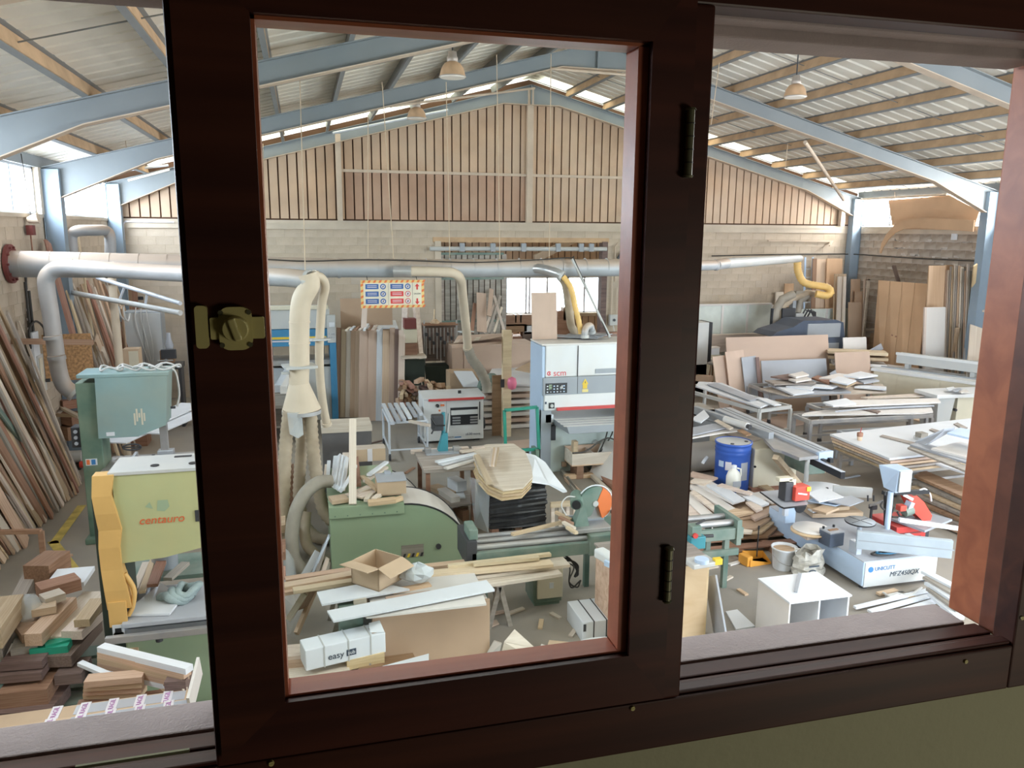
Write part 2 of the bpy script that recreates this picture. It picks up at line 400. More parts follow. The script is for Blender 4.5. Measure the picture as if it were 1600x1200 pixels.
MB().bx(XL,XR,YF-.04,YF+.2,4.2,4.42).build('band_course', ringb, wf)
MB().bx(XL,XR,YF-.06,YF-.02,4.33,4.37).build('ledge', ringb, wf)
wl = block_wall('wall_left', (XL,YN,0), (0,1,0), YF-YN, 0, 4.4, blockm, mortar, lambda p: p.y > 13 and p.z > 2.6, outn=V((1,0,0)))
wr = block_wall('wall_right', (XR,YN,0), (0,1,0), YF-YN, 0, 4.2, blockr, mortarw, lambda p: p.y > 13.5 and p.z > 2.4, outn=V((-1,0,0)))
MB().bx(XL-.25,XL+.03,YN,YF,4.36,4.42).build('sill', ringb, wl)
MB().bx(XR-.03,XR+.25,YN,YF,4.2,4.4).build('sill', ringb, wr)
MB().bx(XL-.3,XL+.02,YN,YF,5.22,5.5).build('eave_beam', steel, wl)
MB().bx(XR-.02,XR+.3,YN,YF,5.22,5.5).build('eave_beam', steel, wr)
# clerestory windows between the columns
for side, xw in ((0,XL-.08),(1,XR+.08)):
    for k, (y0, y1) in enumerate(((1.45,5.75),(6.25,10.75),(11.25,15.75),(16.25,20.8))):
        wn = struct(MB().bx(xw-.03,xw+.03,y0,y1,4.42,4.46).bx(xw-.03,xw+.03,y0,y1,5.18,5.22).bx(xw-.03,xw+.03,y0,y0+.05,4.42,5.22).bx(xw-.03,xw+.03,y1-.05,y1,4.42,5.22)
                    .build('window_%d' % (k+1+4*side), steelc))
        n = 4
        for i in range(1, n): MB().bx(xw-.02,xw+.02,y0+(y1-y0)*i/n-.022,y0+(y1-y0)*i/n+.022,4.44,5.2).build('glazing_bar', steelr, wn)
        for i in range(n): MB().bx(xw+.008,xw+.012,y0+(y1-y0)*i/n+.03,y0+(y1-y0)*(i+1)/n-.03,4.46,5.18).build('pane', paneglass, wn)
        w_ = wl if side == 0 else wr
        MB().bx(xw-.12,xw+.12,y0-.5,y0,4.42,5.22).build('pier', ringb, w_)
# portal frames
def portal(Y, far=False):
    g = struct(T('portal_frame', None, None)); del g['kind']; g['kind'] = 'structure'
    g.location = (0,Y,0)
    D = .30
    for s in (-1, 1):
        xe = XL+.02 if s < 0 else XR-.02
        xi = xe - s*.3
        def rz_(x): return zt(x)
        # web
        w_ = MB()
        hx = xi - s*1.6
        poly = [(XM,ZR),(xe,zt(xe)),(xe,zt(xe)-.4),(xi,zt(xi)-.58),(hx,zt(hx)-D),(XM-s*-.5 if False else XM+s*.75,zt(XM+.75)-D),(XM,ZR-D-.2)]
        w_.prism(poly if s < 0 else poly[::-1], -.006, .006, 'Y').build('rafter', steel, g)
        f1 = MB(); f1.bar((XM,0,ZR-.006),(xe,0,zt(xe)-.006),.18,.014); f1.build('top_flange', steel, g)
        f2 = MB(); f2.bar((XM,0,ZR-D-.2),(XM+s*.75,0,zt(XM+.75)-D),.18,.014); f2.bar((XM+s*.75,0,zt(XM+.75)-D),(hx,0,zt(hx)-D),.18,.014); f2.bar((hx,0,zt(hx)-D),(xi,0,zt(xi)-.58),.18,.014)
        f2.build('bottom_flange', dustflange, g)
        c_ = MB().bx(min(xe,xi)+.02,max(xe,xi)-.02,-.10,.10,0,zt(xi)-.1)
        for xx in (xe-s*.008, xi+s*.008): c_.bx(xx-.008,xx+.008,-.12,.12,0,zt(xi)-.1)
        c_.build('column', steelr, g)
    MB().bx(XM-.012,XM+.012,-.09,.09,ZR-D-.2,ZR).build('ridge_plate', steel, g)
    return g
for Y in (1.3,6,11,16,20.85): portal(Y)
# purlins and roof sheets
roof = {}
for s in (-1, 1):
    R = MB(); per = .36; y = YN-.2; prof = []
    while y < YF+.3:
        prof += [(y,0),(y+.27,0),(y+.29,.04),(y+.34,.04)]; y += per
    xs = [XM, XM+s*(XR-XM+.3)]
    skip = (20.3, 21.01); sk2 = (3.0, 5.0)  # far band is seen; near band is unseen, added to let light in
    def inband(ya): return (skip[0] <= ya < skip[1]) or (sk2[0] <= ya < sk2[1])
    rl = {0: MB(), 1: MB()}
    for i in range(len(prof)-1):
        (ya, ha), (yb, hb) = prof[i], prof[i+1]
        q = [(x, yy, zt(x)+.19+hh) for x in xs for yy, hh in ((ya,ha),(yb,hb))]
        tgt = rl[0] if skip[0] <= ya < skip[1] else rl[1] if sk2[0] <= ya < sk2[1] else R
        tgt.add(q, [(0,1,3,2)])
    o = struct(R.build('ceiling', roofm)); roof[s] = o
    for kk in rl: rl[kk].build('rooflight_sheet', rooflight, o)
    for k in range(9):
        dx = 1.0+1.05*k; x = XM+s*dx; z = zt(x)
        rot = Matrix.Rotation(s*math.atan(SL), 3, 'Y')
        pb = MB()
        for c, d in (((0,0,.095),(.012,1,.18)),((-s*.03,0,.186),(.07,1,.008)),((s*.03,0,.004),(.07,1,.008))):
            cc = rot @ V((c[0],0,c[2])); pb.box((x+cc.x,(YN+YF)/2,z+cc.z), (d[0],YF-YN,d[2]), rot)
        pu = pb.build('purlin', purlin_s, o)
        cc = rot @ V((-s*.011,0,.095)); MB().box((x+cc.x,(YN+YF)/2,z+cc.z), (.010,YF-YN,.165), rot).build('dust_layer', dustst, pu)
    # sag rods
    for y in (8.5,13.5,18.5): MB().cyl((XM,y,ZR+.1),(XM+s*9.9,y,zt(XM+9.9)+.1),.008,n=5).build('sag_rod', purlin_d, o)
MB().bx(XM-.25,XM+.25,YN,YF,ZR+.2,ZR+.22).build('ridge_cap', roofm, roof[1])
# far gable cladding: one panel per rib pitch, dark joints between
gb = struct(MB().prism([(XL,4.42),(XR,4.42),(XR,zt(XR)+.16),(XM,ZR+.16),(XL,zt(XL)+.16)], YF+.06, YF+.16).build('wall_gable', cladgap))
x = XL; pw = .23
while x < XR-.05:
    a, b = x+.018, min(x+pw-.018, XR)
    ta, tb = zt(a)-.02, zt(b)-.02
    zg = 5.64 if .98 < a and b < 10.9 else 4.46
    if zg > 5: MB().prism([(a,4.46),(b,4.46),(b,zg),(a,zg)], YF+.0, YF+.058).build('cladding_panel', cladr if a < XM else cladm, gb)
    pts = [(a,zg),(b,zg),(b,tb)] + ([(XM,ZR-.02)] if a < XM < b else []) + [(a,ta)]
    MB().prism(pts, YF+.0, YF+.058).build('cladding_panel', cladm, gb); x += pw
for xx, ww in ((.98,.13),(XM,.16),(15.7,.14)):
    MB().bx(xx-ww/2,xx+ww/2,YF-.16,YF-.02,4.42,zt(xx)-.1).build('gable_post', dustflange, gb)
MB().bx(.98,XM,YF-.1,YF-.02,5.62,5.69).build('girt', dustflange, gb)
MB().bx(XM,10.9,YF-.1,YF-.02,5.62,5.69).build('girt', dustflange, gb)
# braces hung between the frames
for nm, a, b, r, m in (('wind_brace',A(520,208,20.6),A(700,172,20.6),.035,steelc),('wind_brace',A(610,166,16.2),A(835,138,20.5),.03,dustflange),
                       ('wind_brace',A(860,107,16),A(980,117,16),.03,dustflange),('wind_brace',A(1258,222,16),A(1318,312,19.5),.045,dustflange),
                       ('wind_brace',A(165,270,20.6),A(263,258,20.6),.03,steelc)):
    o = MB().cyl(a,b,r,n=6).build(nm, m, roof[1])
MB().cyl(A(200,282,20.7),A(265,265,20.7),.03,n=6).build('tube_light', lampglow, roof[-1])
# near gable wall of the hall with an assumed, unseen gateway (behind the camera) and the office wall
MB_ = MB()
MB_.bx(XL,-.6,YN,YN+.02,0,5.5).bx(1.31,7,YN,YN+.02,0,5.5).bx(-.6,1.31,YN,YN+.02,0,3.38).bx(-.6,1.31,YN,YN+.02,4.6,5.5).bx(14,XR,YN-.2,YN,0,5.5).bx(7,14,YN-.2,YN,4.15,5.5)
wnr = struct(MB_.build('wall_near', plaster))
MB().prism([(XL,5.5),(XR,5.5),(XM,ZR+.2)], YN-.2, YN-.02).build('gable_infill', cladm, wnr)

# door opening in the far wall, sliding door and the annex behind
dr = struct(T('door_1', None, None)); dr.location = (0,0,0)
for xx in (DX0-.05, DX1-.1):
    MB().bx(xx,xx+.16,YF-.06,YF+.2,0,DZ).build('jamb', darkw if xx > 5 else ringb, dr)
MB().bx(DX0-.1,DX1+.1,YF-.02,YF+.2,DZ-.03,DZ+.1).build('lintel', dustst, dr)
MB().cyl((DX0-.2,YF-.1,3.72),(DX1,YF-.1,3.72),.06,n=10).build('door_track', lgrey, dr)
for px in (722,770,818,872,908,924): 
    p = A(px,381,YF-.13); MB().box((p.x,YF-.13,3.76),(.13,.1,.22)).build('track_bracket', mgrey, dr)
x = 3.5
lf = MB().bx(3.46,5.28,YF+.05,YF+.1,.05,3.6).build('door_leaf', cladgap, dr)
while x < 5.24:
    MB().bx(x+.014,x+.142,YF+.0,YF+.05,.05,3.58).build('door_slat', warmb if False else greyw, lf); x += .156
for zz in (3.56,2.9,1.75): MB().bx(3.46,5.28,YF-.02,YF+.01,zz,zz+.06).build('door_rail', mgreen, lf)
YA = 26.
wa = struct(MB().bx(2,6.6,YA,YA+.1,0,5.2).bx(10.15,13,YA,YA+.1,0,5.2).bx(6.6,10.15,YA,YA+.1,0,1.4).bx(6.6,10.15,YA,YA+.1,2.68,5.2).build('wall_annex', cladgap))
x = 2.
while x < 13:
    if 6.4 < x < 10.1:
        MB().bx(x+.015,x+.215,YA-.05,YA,2.68,5.2).bx(x+.015,x+.215,YA-.05,YA,0,1.4).build('cladding_panel', cladm, wa)
    else: MB().bx(x+.015,x+.215,YA-.05,YA,0,5.2).build('cladding_panel', cladm, wa)
    x += .23
MB().bx(6.3,10.4,YA-.1,YA-.04,1.3,1.42).bx(6.3,10.4,YA-.1,YA-.04,2.66,2.8).build('window_ledge', ringb, wa)
wn = struct(MB().bx(6.6,10.15,YA,YA+.06,1.4,1.46).bx(6.6,10.15,YA,YA+.06,2.62,2.68).build('window_9', steelc))
for xx in (6.6,7.3,7.42,8.05,8.8,9.4,10.1): MB().bx(xx,xx+.06,YA,YA+.06,1.4,2.68).build('glazing_bar', steelc, wn)
MB().bx(6.62,10.13,YA+.02,YA+.025,1.44,2.64).build('pane', paneglass, wn)
struct(MB().bx(2,2.1,YF+.2,YA,0,5.2).build('wall_annex_side', cladm)); struct(MB().bx(12.9,13,YF+.2,YA,0,5.2).build('wall_annex_side', cladm))
ac = struct(MB().add([(2,YF+.2,4.3),(13,YF+.2,4.3),(13,YA+.1,5.2),(2,YA+.1,5.2)],[(0,1,2,3)]).build('ceiling_annex', roofm))
area('daylight_annex', (8.4,YA+.3,2.04), (-PI/2,0,0), 3.5, 1.25, 10, (1,.97,.92))
MB().bar(A(835,405,23),A(905,370,25.5),.05,.25).build('annex_beam', dustflange, ac)
# ================================================================== the office window that frames the view
Yf = 1.0                                              # room-side face of the frame
wz0, wz1 = 3.50, 4.49
win = struct(T('window_10', None, None))
X0, X1 = -.62, 1.17
def fr(name, m, *a, bevel=.003): return MB().bx(*a).build(name, m, win, bevel)
fr('bottom_rail', mahog, X0+.02,X1,Yf,Yf+.045,3.415,3.497)
fr('bottom_rail_lip', mahog, X0,X1,Yf+.006,Yf+.03,3.497,3.503)
fr('inner_sill', mahog, X0,X1,Yf+.046,Yf+.083,3.40,3.499)
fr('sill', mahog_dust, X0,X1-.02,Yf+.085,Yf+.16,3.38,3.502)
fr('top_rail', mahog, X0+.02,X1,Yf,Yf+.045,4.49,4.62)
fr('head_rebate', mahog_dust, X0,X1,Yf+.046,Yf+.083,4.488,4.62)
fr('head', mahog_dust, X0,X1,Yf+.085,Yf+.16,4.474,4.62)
# right jamb in three steps: room face, rebate, outer reveal with hall light put into its colour
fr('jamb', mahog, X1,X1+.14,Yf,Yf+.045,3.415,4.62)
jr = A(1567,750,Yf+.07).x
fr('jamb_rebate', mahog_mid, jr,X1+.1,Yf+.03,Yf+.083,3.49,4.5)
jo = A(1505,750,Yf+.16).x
fr('jamb_reveal', mahog_lit, jo,X1+.1,Yf+.084,Yf+.16,3.49,4.5)
fr('jamb', mahog, X0-.1,X0+.02,Yf,Yf+.16,3.415,4.62)
# mullions
fr('mullion', mahog, -.137,-.098,Yf-.004,Yf+.16,3.50,4.49, bevel=.004)
fr('mullion', mahog, .492,.533,Yf-.004,Yf+.16,3.50,4.49, bevel=.004)
for px, py in ((424,1192),(988,1106),(1508,1033),(1596,965)):
    p = A(px,py,Yf); MB().cyl((p.x,Yf+.004,p.z),(p.x,Yf-.003,p.z),.0045,.0035,10).bx(p.x-.003,p.x+.003,Yf-.0036,Yf-.0028,p.z-.0006,p.z+.0006).build('screw', brass, win)
# brass strip on the sill of the open left light
MB().bar(A(118,1199,Yf),A(296,1172,Yf),.004,.004).build('seal_strip', dkbrass, win)
# middle sash, closed
sa = T('window_sash', 'mahogany window sash with a glass pane, latched shut in the middle', 'window sash', (0,0,0))
g0, g1, gz0, gz1 = -.045, .438, 3.592, 4.435
ys = Yf-.022; ye = Yf+.030
e0, e1, ez0, ez1 = -.127, .497, 3.515, 4.52
def mitre(nm, pts): MB().prism(pts, ys, ye).build(nm, mahog, sa, .004)
mitre('stile', [(e0,ez0),(g0,gz0),(g0,gz1),(e0,ez1)]); mitre('stile', [(g1,gz0),(e1,ez0),(e1,ez1),(g1,gz1)])
mitre('rail', [(e0,ez0),(e1,ez0),(g1,gz0),(g0,gz0)]); mitre('rail', [(g0,gz1),(g1,gz1),(e1,ez1),(e0,ez1)])
i = .014
def bead(nm, pts): MB().prism(pts, ys+.012, ye).build(nm, mahog_lit, sa, .003)
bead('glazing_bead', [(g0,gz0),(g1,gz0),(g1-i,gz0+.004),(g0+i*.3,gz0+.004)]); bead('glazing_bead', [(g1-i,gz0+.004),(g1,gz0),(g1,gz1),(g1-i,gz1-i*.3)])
bead('glazing_bead', [(g0,gz1-i*.3),(g1,gz1-i*.3),(g1,gz1),(g0,gz1)]); bead('glazing_bead', [(g0,gz0),(g0+i*.3,gz0+.004),(g0+i*.3,gz1),(g0,gz1)])
MB().bx(g0+.002,g1-.002,Yf+.008,Yf+.012,gz0+.002,gz1-.002).build('pane', glassm, sa)
def hinge(px0, py0, px1, py1):
    a, b = A(px0,py0,ys-.006), A(px1,py1,ys-.006); c = V(((a.x+b.x)/2, ys-.006, 0))
    h = MB().cyl((c.x,c.y,b.z),(c.x,c.y,a.z),.0055,n=12).build('hinge', dkbrass, sa)
    for k in range(1,5):
        z = b.z+(a.z-b.z)*k/5; MB().cyl((c.x,c.y,z-.0006),(c.x,c.y,z+.0006),.0062,n=12).build('knuckle_joint', black, h)
    MB().cyl((c.x,c.y,a.z),(c.x,c.y,a.z+.003),.0075,.006,12).build('hinge_cap', dkbrass, h); MB().cyl((c.x,c.y,b.z-.003),(c.x,c.y,b.z),.006,.0075,12).build('hinge_cap', dkbrass, h)
hinge(1079,172,1075,274); hinge(1046,858,1042,938)
# latch: turn plate on the sash, keeper on the mullion
lt = T('turn_latch', 'brass turn latch joining the sash to its mullion', 'latch', (0,0,0))
def rr(x0,x1,z0,z1,r,n=5):
    o = []
    for cx, cz, a in ((x1-r,z0+r,-PI/2),(x1-r,z1-r,0),(x0+r,z1-r,PI/2),(x0+r,z0+r,PI)):
        o += [(cx+r*math.cos(a+PI/2*k/n), cz+r*math.sin(a+PI/2*k/n)) for k in range(n+1)]
    return o
def lb(px0,py0,px1,py1): a, b = A(px0,py0,ys-.008), A(px1,py1,ys-.008); return a.x,b.x,b.z,a.z
k0 = lb(303,478,327,544); MB().prism(rr(*k0,.004), ys-.010, Yf-.004).build('keeper', brass, lt, .002)
k1 = lb(340,480,396,546); MB().prism(rr(*k1,.012), ys-.010, ys).build('latch_plate', brass, lt, .002)
k2 = lb(327,497,414,529); MB().prism(rr(*k2,.002), ys-.006, ys-.001).build('latch_bolt', brass, lt)
cx, cz = (k1[0]+k1[1])/2, (k1[2]+k1[3])/2
kn = MB().cyl((cx,ys-.020,cz),(cx,ys-.009,cz),.0135,.0155,24).build('knob', brass, lt, .001)
MB().box((cx,ys-.021,cz),(.0085,.008,.027),Matrix.Rotation(-.30,3,'Y')).build('knob_grip', brass, kn, .002)
for sx in (-1,1):
    for sz in (-1,1): MB().cyl((cx+sx*.0155,ys-.0115,cz+sz*.019),(cx+sx*.0155,ys-.0095,cz+sz*.019),.003,n=8).build('screw', dkbrass, lt)
# office: wall around the window and a closed room behind the camera
ow = struct(MB().bx(-3,X0-.08,Yf+.01,Yf+.15,2.4,5.3).bx(X1+.14,3.2,Yf+.01,Yf+.15,2.4,5.3).bx(X0-.08,X1+.14,Yf+.01,Yf+.15,2.4,3.43).bx(X0-.08,X1+.14,Yf+.01,Yf+.15,4.6,5.3).build('wall_office', plaster))
struct(MB().bx(-3,3.2,-3,Yf+.02,5.3,5.4).build('ceiling_office', officem)); struct(MB().bx(-3,3.2,-3,Yf+.02,2.3,2.4).build('floor_office', officem))
struct(MB().bx(-3.1,-3,-3,Yf+.02,2.3,5.4).build('wall_office_left', officem)); struct(MB().bx(3.2,3.3,-3,Yf+.02,2.3,5.4).build('wall_office_right', officem))
struct(MB().bx(-3.1,3.3,-3.1,-3,2.3,5.4).build('wall_office_back', officem))
# ================================================================== extraction ducts, hoses, lamps, cords, sign
YD = 13.9
d = T('extraction_duct', 'long dusty main extraction duct running across the hall from the wall flange', 'duct', (XL,YD,3.64))
def loc(o, p): return V(p)-V(o.location)
def seg(parent, nm, a, b, r0, r1, m, n=20): return MB().cyl(loc(parent,a), loc(parent,b), r0, r1, n).build(nm, m, parent)
pts = [((XL-.05,YD,3.64),.205),((-1.0,YD,3.57),.185),((.6,YD,3.555),.16),((2.4,YD,3.54),.16),((4.6,YD,3.54),.158),((5.9,YD,3.54),.158),((6.3,YD,3.55),.15),((6.35,YD,3.55),.105),((8.0,14.4,3.56),.10),((8.5,14.9,3.57),.11)]
for i in range(len(pts)-1):
    m = tinfoil if i == 6 else galvd if i in (1,3) else galv
    seg(d, 'duct_section', pts[i][0], pts[i+1][0], pts[i][1], pts[i+1][1], m)
    if 0 < i: seg(d, 'joint_ring', V(pts[i][0])-V((.025,0,0)), V(pts[i][0])+V((.025,0,0)), pts[i][1]+.012, pts[i][1]+.012, galv)
e = seg(d, 'duct_section', (8.5,14.9,3.57), A(1249,404,19), .11, .10, lgrey)
for k in range(30):
    x = -4.2+k*.42
    if x > 6 or abs(x-.6) < .1: continue
    r = .2 if x < -1 else .163
    z = 3.64-.02*(x+4.4) if x < -1 else 3.555
    r = .205-.02*(x+4.4)/3.4 if x < -1 else (.185-.025*(x+1)/1.6 if x < .6 else .16)
    seg(d, 'seam', (x-.005,YD,z), (x+.005,YD,z), r+.005, r+.005, galv, 18)
fl_ = seg(d, 'wall_flange', (XL+.02,YD,3.64), (XL+.07,YD,3.64), .30, .30, darkred, 24)
for k in range(10):
    a = 2*PI*k/10; c = V((XL+.07,YD+.255*math.cos(a),3.64+.255*math.sin(a))); seg(d, 'bolt', c, c+V((.03,0,0)), .02, .02, darkred, 6)
def duct(name, label, pts, r, m, n=16, k=6, cat='duct', extra=None, rfun=None):
    """Bent pipe through world points; ends get collars."""
    q = smooth_path(pts, k); base = q[-1] if q[-1].z < q[0].z else q[0]
    t = T(name, label, cat, base); l = [p-base for p in q]
    MB().tube(l, r, n, rfun=rfun).build('pipe' if cat == 'duct' else 'tube', m, t)
    for a, b in ((l[0],l[1]),(l[-1],l[-2])):
        u = (b-a).normalized()*.05; MB().cyl(a, a+u, r+.012, n=n).build('collar', lgrey if m is not cream else cream, t)
    return t
YB = 13.2
t = duct('branch_duct', 'grey branch duct from an elbow by the left wall to the vertical cream pipe', [A(118,616,YB),A(100,602,YB),A(91,575,YB),A(86,540,YB),A(79,490,YB),A(73,452,YB),A(73,434,YB),A(85,422,YB),A(108,418,YB-.1),A(160,421,YB-.4),A(250,426,12.4),A(330,429,11.7),A(400,432,11.0),A(450,434,10.6),A(484,438,10.45)], .118, galvd, k=5)
for p0, p1 in (((108,418),(114,418)),((176,422),(180,422)),((82,525),(83,530)),((88,556),(89,562))):
    a, b = A(*p0,YB-.1), A(*p1,YB-.1); MB().cyl(a-t.location, b-t.location, .128, n=16).build('seam', galv, t)
duct('loop_duct', 'inverted U-shaped grey duct high by the left corner column', [A(114,412,17),A(112,385,17),A(112,368,17),A(122,361,17),A(150,360,17.2),A(166,361,17.5),A(172,372,17.5),A(172,412,17.5)], .105, galv)
# vertical cream pipe with cone and hoses over the green sander
t = T('dust_drop_pipe', 'thick cream extraction pipe ending in a cone above the hoses', 'duct', (0,0,0))
b_ = P(468,880,0); t.location = (A(468,640,10.45).x,10.45,1.6); L_ = lambda p: V(p)-t.location
MB().tube([L_(p) for p in smooth_path([A(480,428,10.45),A(484,445,10.45),A(472,468,10.45),A(468,500,10.45),A(468,560,10.45),A(467,602,10.45)])], .128, 18).build('pipe', cream, t)
for py in (502,535): a = A(468,py,10.45); MB().cyl(L_(a), L_(a-V((0,0,.02))), .135, n=18).build('seam', cream, t)
a, b = A(467,598,10.45), A(471,640,10.45)
MB().cyl(L_(b), L_(a), .25, .125, 22).build('cone', cream, t)
MB().cyl(L_(b-V((0,0,.05))), L_(b), .25, .25, 22).build('cone_rim', galv, t)
g = A(468,572,10.45); MB().box(L_(g), (.40,.34,.03), .2).build('blast_gate', lgrey, t); MB().box(L_(g-V((.05,.0,.08))), (.36,.06,.03), .2).build('gate_slide', lgrey, t)
def hose(label, pts, r, m, rib=True, name='flexible_hose', group=None):
    q = smooth_path(pts, 9 if rib else 6); o = q[-1].copy(); l = [p-o for p in q]
    L = sum((l[i+1]-l[i]).length for i in range(len(l)-1))
    if rib:
        # resample for ribs
        n = max(12, int(L/.036)); res = []; acc = [0]
        for i in range(len(l)-1): acc.append(acc[-1]+(l[i+1]-l[i]).length)
        j = 0
        for i in range(n+1):
            s = L*i/n
            while j < len(l)-2 and acc[j+1] < s: j += 1
            f = (s-acc[j])/max(1e-6, acc[j+1]-acc[j]); res.append(l[j].lerp(l[j+1], min(1,f)))
        mb = MB().tube(res, r, 12); vs = mb.v; nn = 12
        for i in range(n+1):
            sc2 = 1.05 if i % 2 else .90
            for k in range(nn):
                p = V(vs[i*nn+k]); vs[i*nn+k] = tuple(res[i]+(p-res[i])*sc2)
        # same ring offsets for the caps
        ob = mb.build(name, m)
    else: ob = MB().tube(l, r, 12).build(name, m)
    ob.location = o; return tag(ob, label, 'hose', group)
Y0 = 10.35
hose('ribbed tan hose hanging foremost from the left of the cone', [A(452,642,Y0),A(447,690,Y0),A(444,750,Y0-.1),A(442,810,Y0-.2),A(448,850,Y0-.2),P(462,890,.09)], .085, hosem)
hose('ribbed tan hose bending from the cone into the top of the green sander', [A(485,642,10.4),A(488,690,10.4),A(493,735,10.35),A(500,775,10.3),A(507,800,10.25),A(520,815,10.2)], .085, hosem)
hose('ribbed tan hose hanging behind from the middle of the cone', [A(471,642,10.6),A(471,700,10.65),A(467,770,10.65),A(474,815,10.6),A(492,838,10.5),A(512,845,10.4)], .08, hosem)
hose('smooth grey hose arching from the green sander down to the floor', [A(518,752,9.95),A(498,754,9.9),A(478,770,9.8),A(462,800,9.7),A(456,840,9.6),A(460,875,9.5),A(480,900,9.4)], .085, hoseg, rib=False)
hose('short grey hose curling low beside the green sander', [A(478,800,10.2),A(476,830,10.1),A(480,852,10.0),A(495,868,9.9),A(508,878,9.8)], .07, hosem, rib=False)
a = A(460,645,10.2); o = MB().add([(-.09,0,0),(.09,.01,0),(.10,.02,-.30),(.03,0,-.34),(-.07,.01,-.28),(-.09,.09,0),(.09,.1,0),(.10,.09,-.30),(.03,.1,-.34),(-.07,.08,-.28)],[(0,1,2,3,4),(9,8,7,6,5),(0,5,6,1),(1,6,7,2),(2,7,8,3),(3,8,9,4),(4,9,5,0)]).build('plastic_bag', clearfilm); o.location = a
tag(o, 'clear plastic bag tied under the cream cone', 'bag')
t = duct('drop_pipe', 'thin cream pipe dropping just behind the thick cone pipe', [A(490,430,10.5),A(502,434,10.6),A(508,448,10.7),A(503,475,10.8),A(500,520,10.9),A(499,560,11),A(501,600,11.1),A(506,640,11.2),A(511,664,11.3)], .058, cream)
g = A(499,530,10.9); MB().box(g-t.location, (.24,.2,.02), .3).build('blast_gate', lgrey, t)
t = duct('thicknesser_duct', 'cream pipe leaving the main duct and dropping to the white thicknesser', [A(617,424,13.7),A(640,424,13.6),A(690,425,13.6),A(709,427,13.65),A(719,436,13.75),A(722,455,14.1),A(726,490,14.5),A(729,520,14.8),A(731,545,15)], .085, cream)
a, b = A(615,424,13.66), A(643,424,13.6); MB().cyl(a-t.location, b-t.location, .098, n=16).build('shiny_collar', tinfoil, t)
a = A(728,518,14.9); MB().box(a-t.location, (.26,.2,.02), .3).build('blast_gate', lgrey, t)
hose('grey hose linking the cream drop pipe to the white thicknesser', [A(731,543,15),A(737,560,15),A(750,578,15),A(759,597,15),A(761,612,15)], .10, hoseg)
# drops to the wide-belt sander
t = duct('sander_branch', 'bright metal branch elbow above the wide white sander', [A(822,420,13.95),A(845,420,13.7),A(866,425,13.4),A(880,432,13.3)], .085, tinfoil)
hose('dusty tan hose dropping to the top of the wide white sander', [A(874,430,13.35),A(884,445,13.4),A(889,480,13.5),A(893,510,13.6),A(903,523,13.6)], .075, hosem, rib=False)
hose('yellow ribbed hose dropping to the top of the wide white sander', [A(880,432,13.25),A(892,450,13.2),A(899,480,13.2),A(905,505,13.2),A(908,521,13.2)], .05, hosey)
duct('sander_outlet', 'short grey elbow pipe standing on the wide white sander', [A(914,528,13.1),A(914,517,13.1),A(918,510,13.15),A(923,510,13.25),A(925,520,13.3)], .06, galvd)
o = MB().cyl(A(894,405,13.6),A(953,527,13.0),.022,n=8).build('conduit', lgrey); tag(o, 'slanting white conduit from the main duct to the wide sander', 'conduit')
hose('bright yellow hose curling at the end of the main duct', [A(1246,406,19),A(1247,424,19),A(1256,441,18.9),A(1275,446,18.8),A(1292,449,18.7),A(1298,456,18.6),A(1291,462,18.6),A(1275,459,18.7)], .10, hosey)
# dangling cords
def cord(a, b, Ya, Yb, label, m=rope, r=.007):
    p, q = A(*a,Ya), A(*b,Yb); o = MB().cyl(V((0,0,0)), p-q, r, n=5).build('hanging_cord', m); o.location = q; tag(o, label, 'cord')
cord((466,33),(477,424),YD,10.7,'pale cord hanging down to the branch duct')
cord((575,180),(575,403),YD,YD,'pale cord holding up the main duct above the sign')
cord((597,128),(615,405),YD,YD,'slanting pale cord just beside the sign, tied to the main duct')
cord((697,128),(703,418),YD,14.3,'pale cord below the larger dusty lamp')
cord((776,85),(781,405),YD,YD,'pale cord hanging before the gable to the duct near the gateway')
cord((861,84),(858,410),YD,13.8,'pale cord next to the ridge post')
cord((155,183),(165,341),16.4,17.2,'pale cord holding the U-shaped duct')
cord((195,210),(201,262),16.4,16.4,'short pale cord near the left rafter')
cord((1124,98),(1111,195),12.5,12.5,'pale cord at the roof beside the window mullion')
cord((1231,224),(1227,262),16.2,16.2,'short pale cord below the right rafter')
cord((33,240),(48,338),15.0,15.0,'dark cord crossing the left clerestory window', cable)
cord((411,225),(415,405),20.5,14,'faint pale cord at the edge of the sash')
def lamp(label, px, pyc, Y, s, cord_to):
    """High-bay lamp: s is the bell radius."""
    c = A(px,pyc,Y); t = T('high_bay_lamp', label, 'lamp', c, group='high bay lamps')
    MB().lathe([(s*.30,.62*s),(s*.34,.58*s),(s*.62,.45*s),(s*.86,.1*s),(s,-.45*s),(s*1.02,-.5*s),(s*.96,-.5*s)], n=26).build('shade', lampdust, t)
    MB().lathe([(s*1.03,-.56*s),(s*1.05,-.5*s),(s*1.0,-.46*s)], n=26).build('rim', lampfit, t)
    MB().lathe([(s*.94,-.6*s),(s*.98,-.52*s)], n=26).build('lens', lampglow, t)
    MB().lathe([(s*.2,1.35*s),(s*.32,1.3*s),(s*.36,.95*s),(s*.42,.9*s),(s*.42,.6*s),(s*.3,.55*s)], n=16).build('housing', lampfit, t)
    MB().cyl((0,0,1.3*s),(0,0,cord_to-c.z),.012,n=6).build('stem', dark, t)
lamp('larger dusty bell lamp seen in the sash glass under the rafter', 707,109,12.3,.195, zt(A(707,109,12.3).x)+.1)
lamp('smaller dusty bell lamp hanging in front of the far gable', 651,177,17.2,.20, zt(A(651,177,17.2).x)+.1)
lamp('dusty bell lamp hanging from a purlin on the right of the mullion', 1243,142,12.3,.185, zt(A(1243,142,12.3).x)+.1)
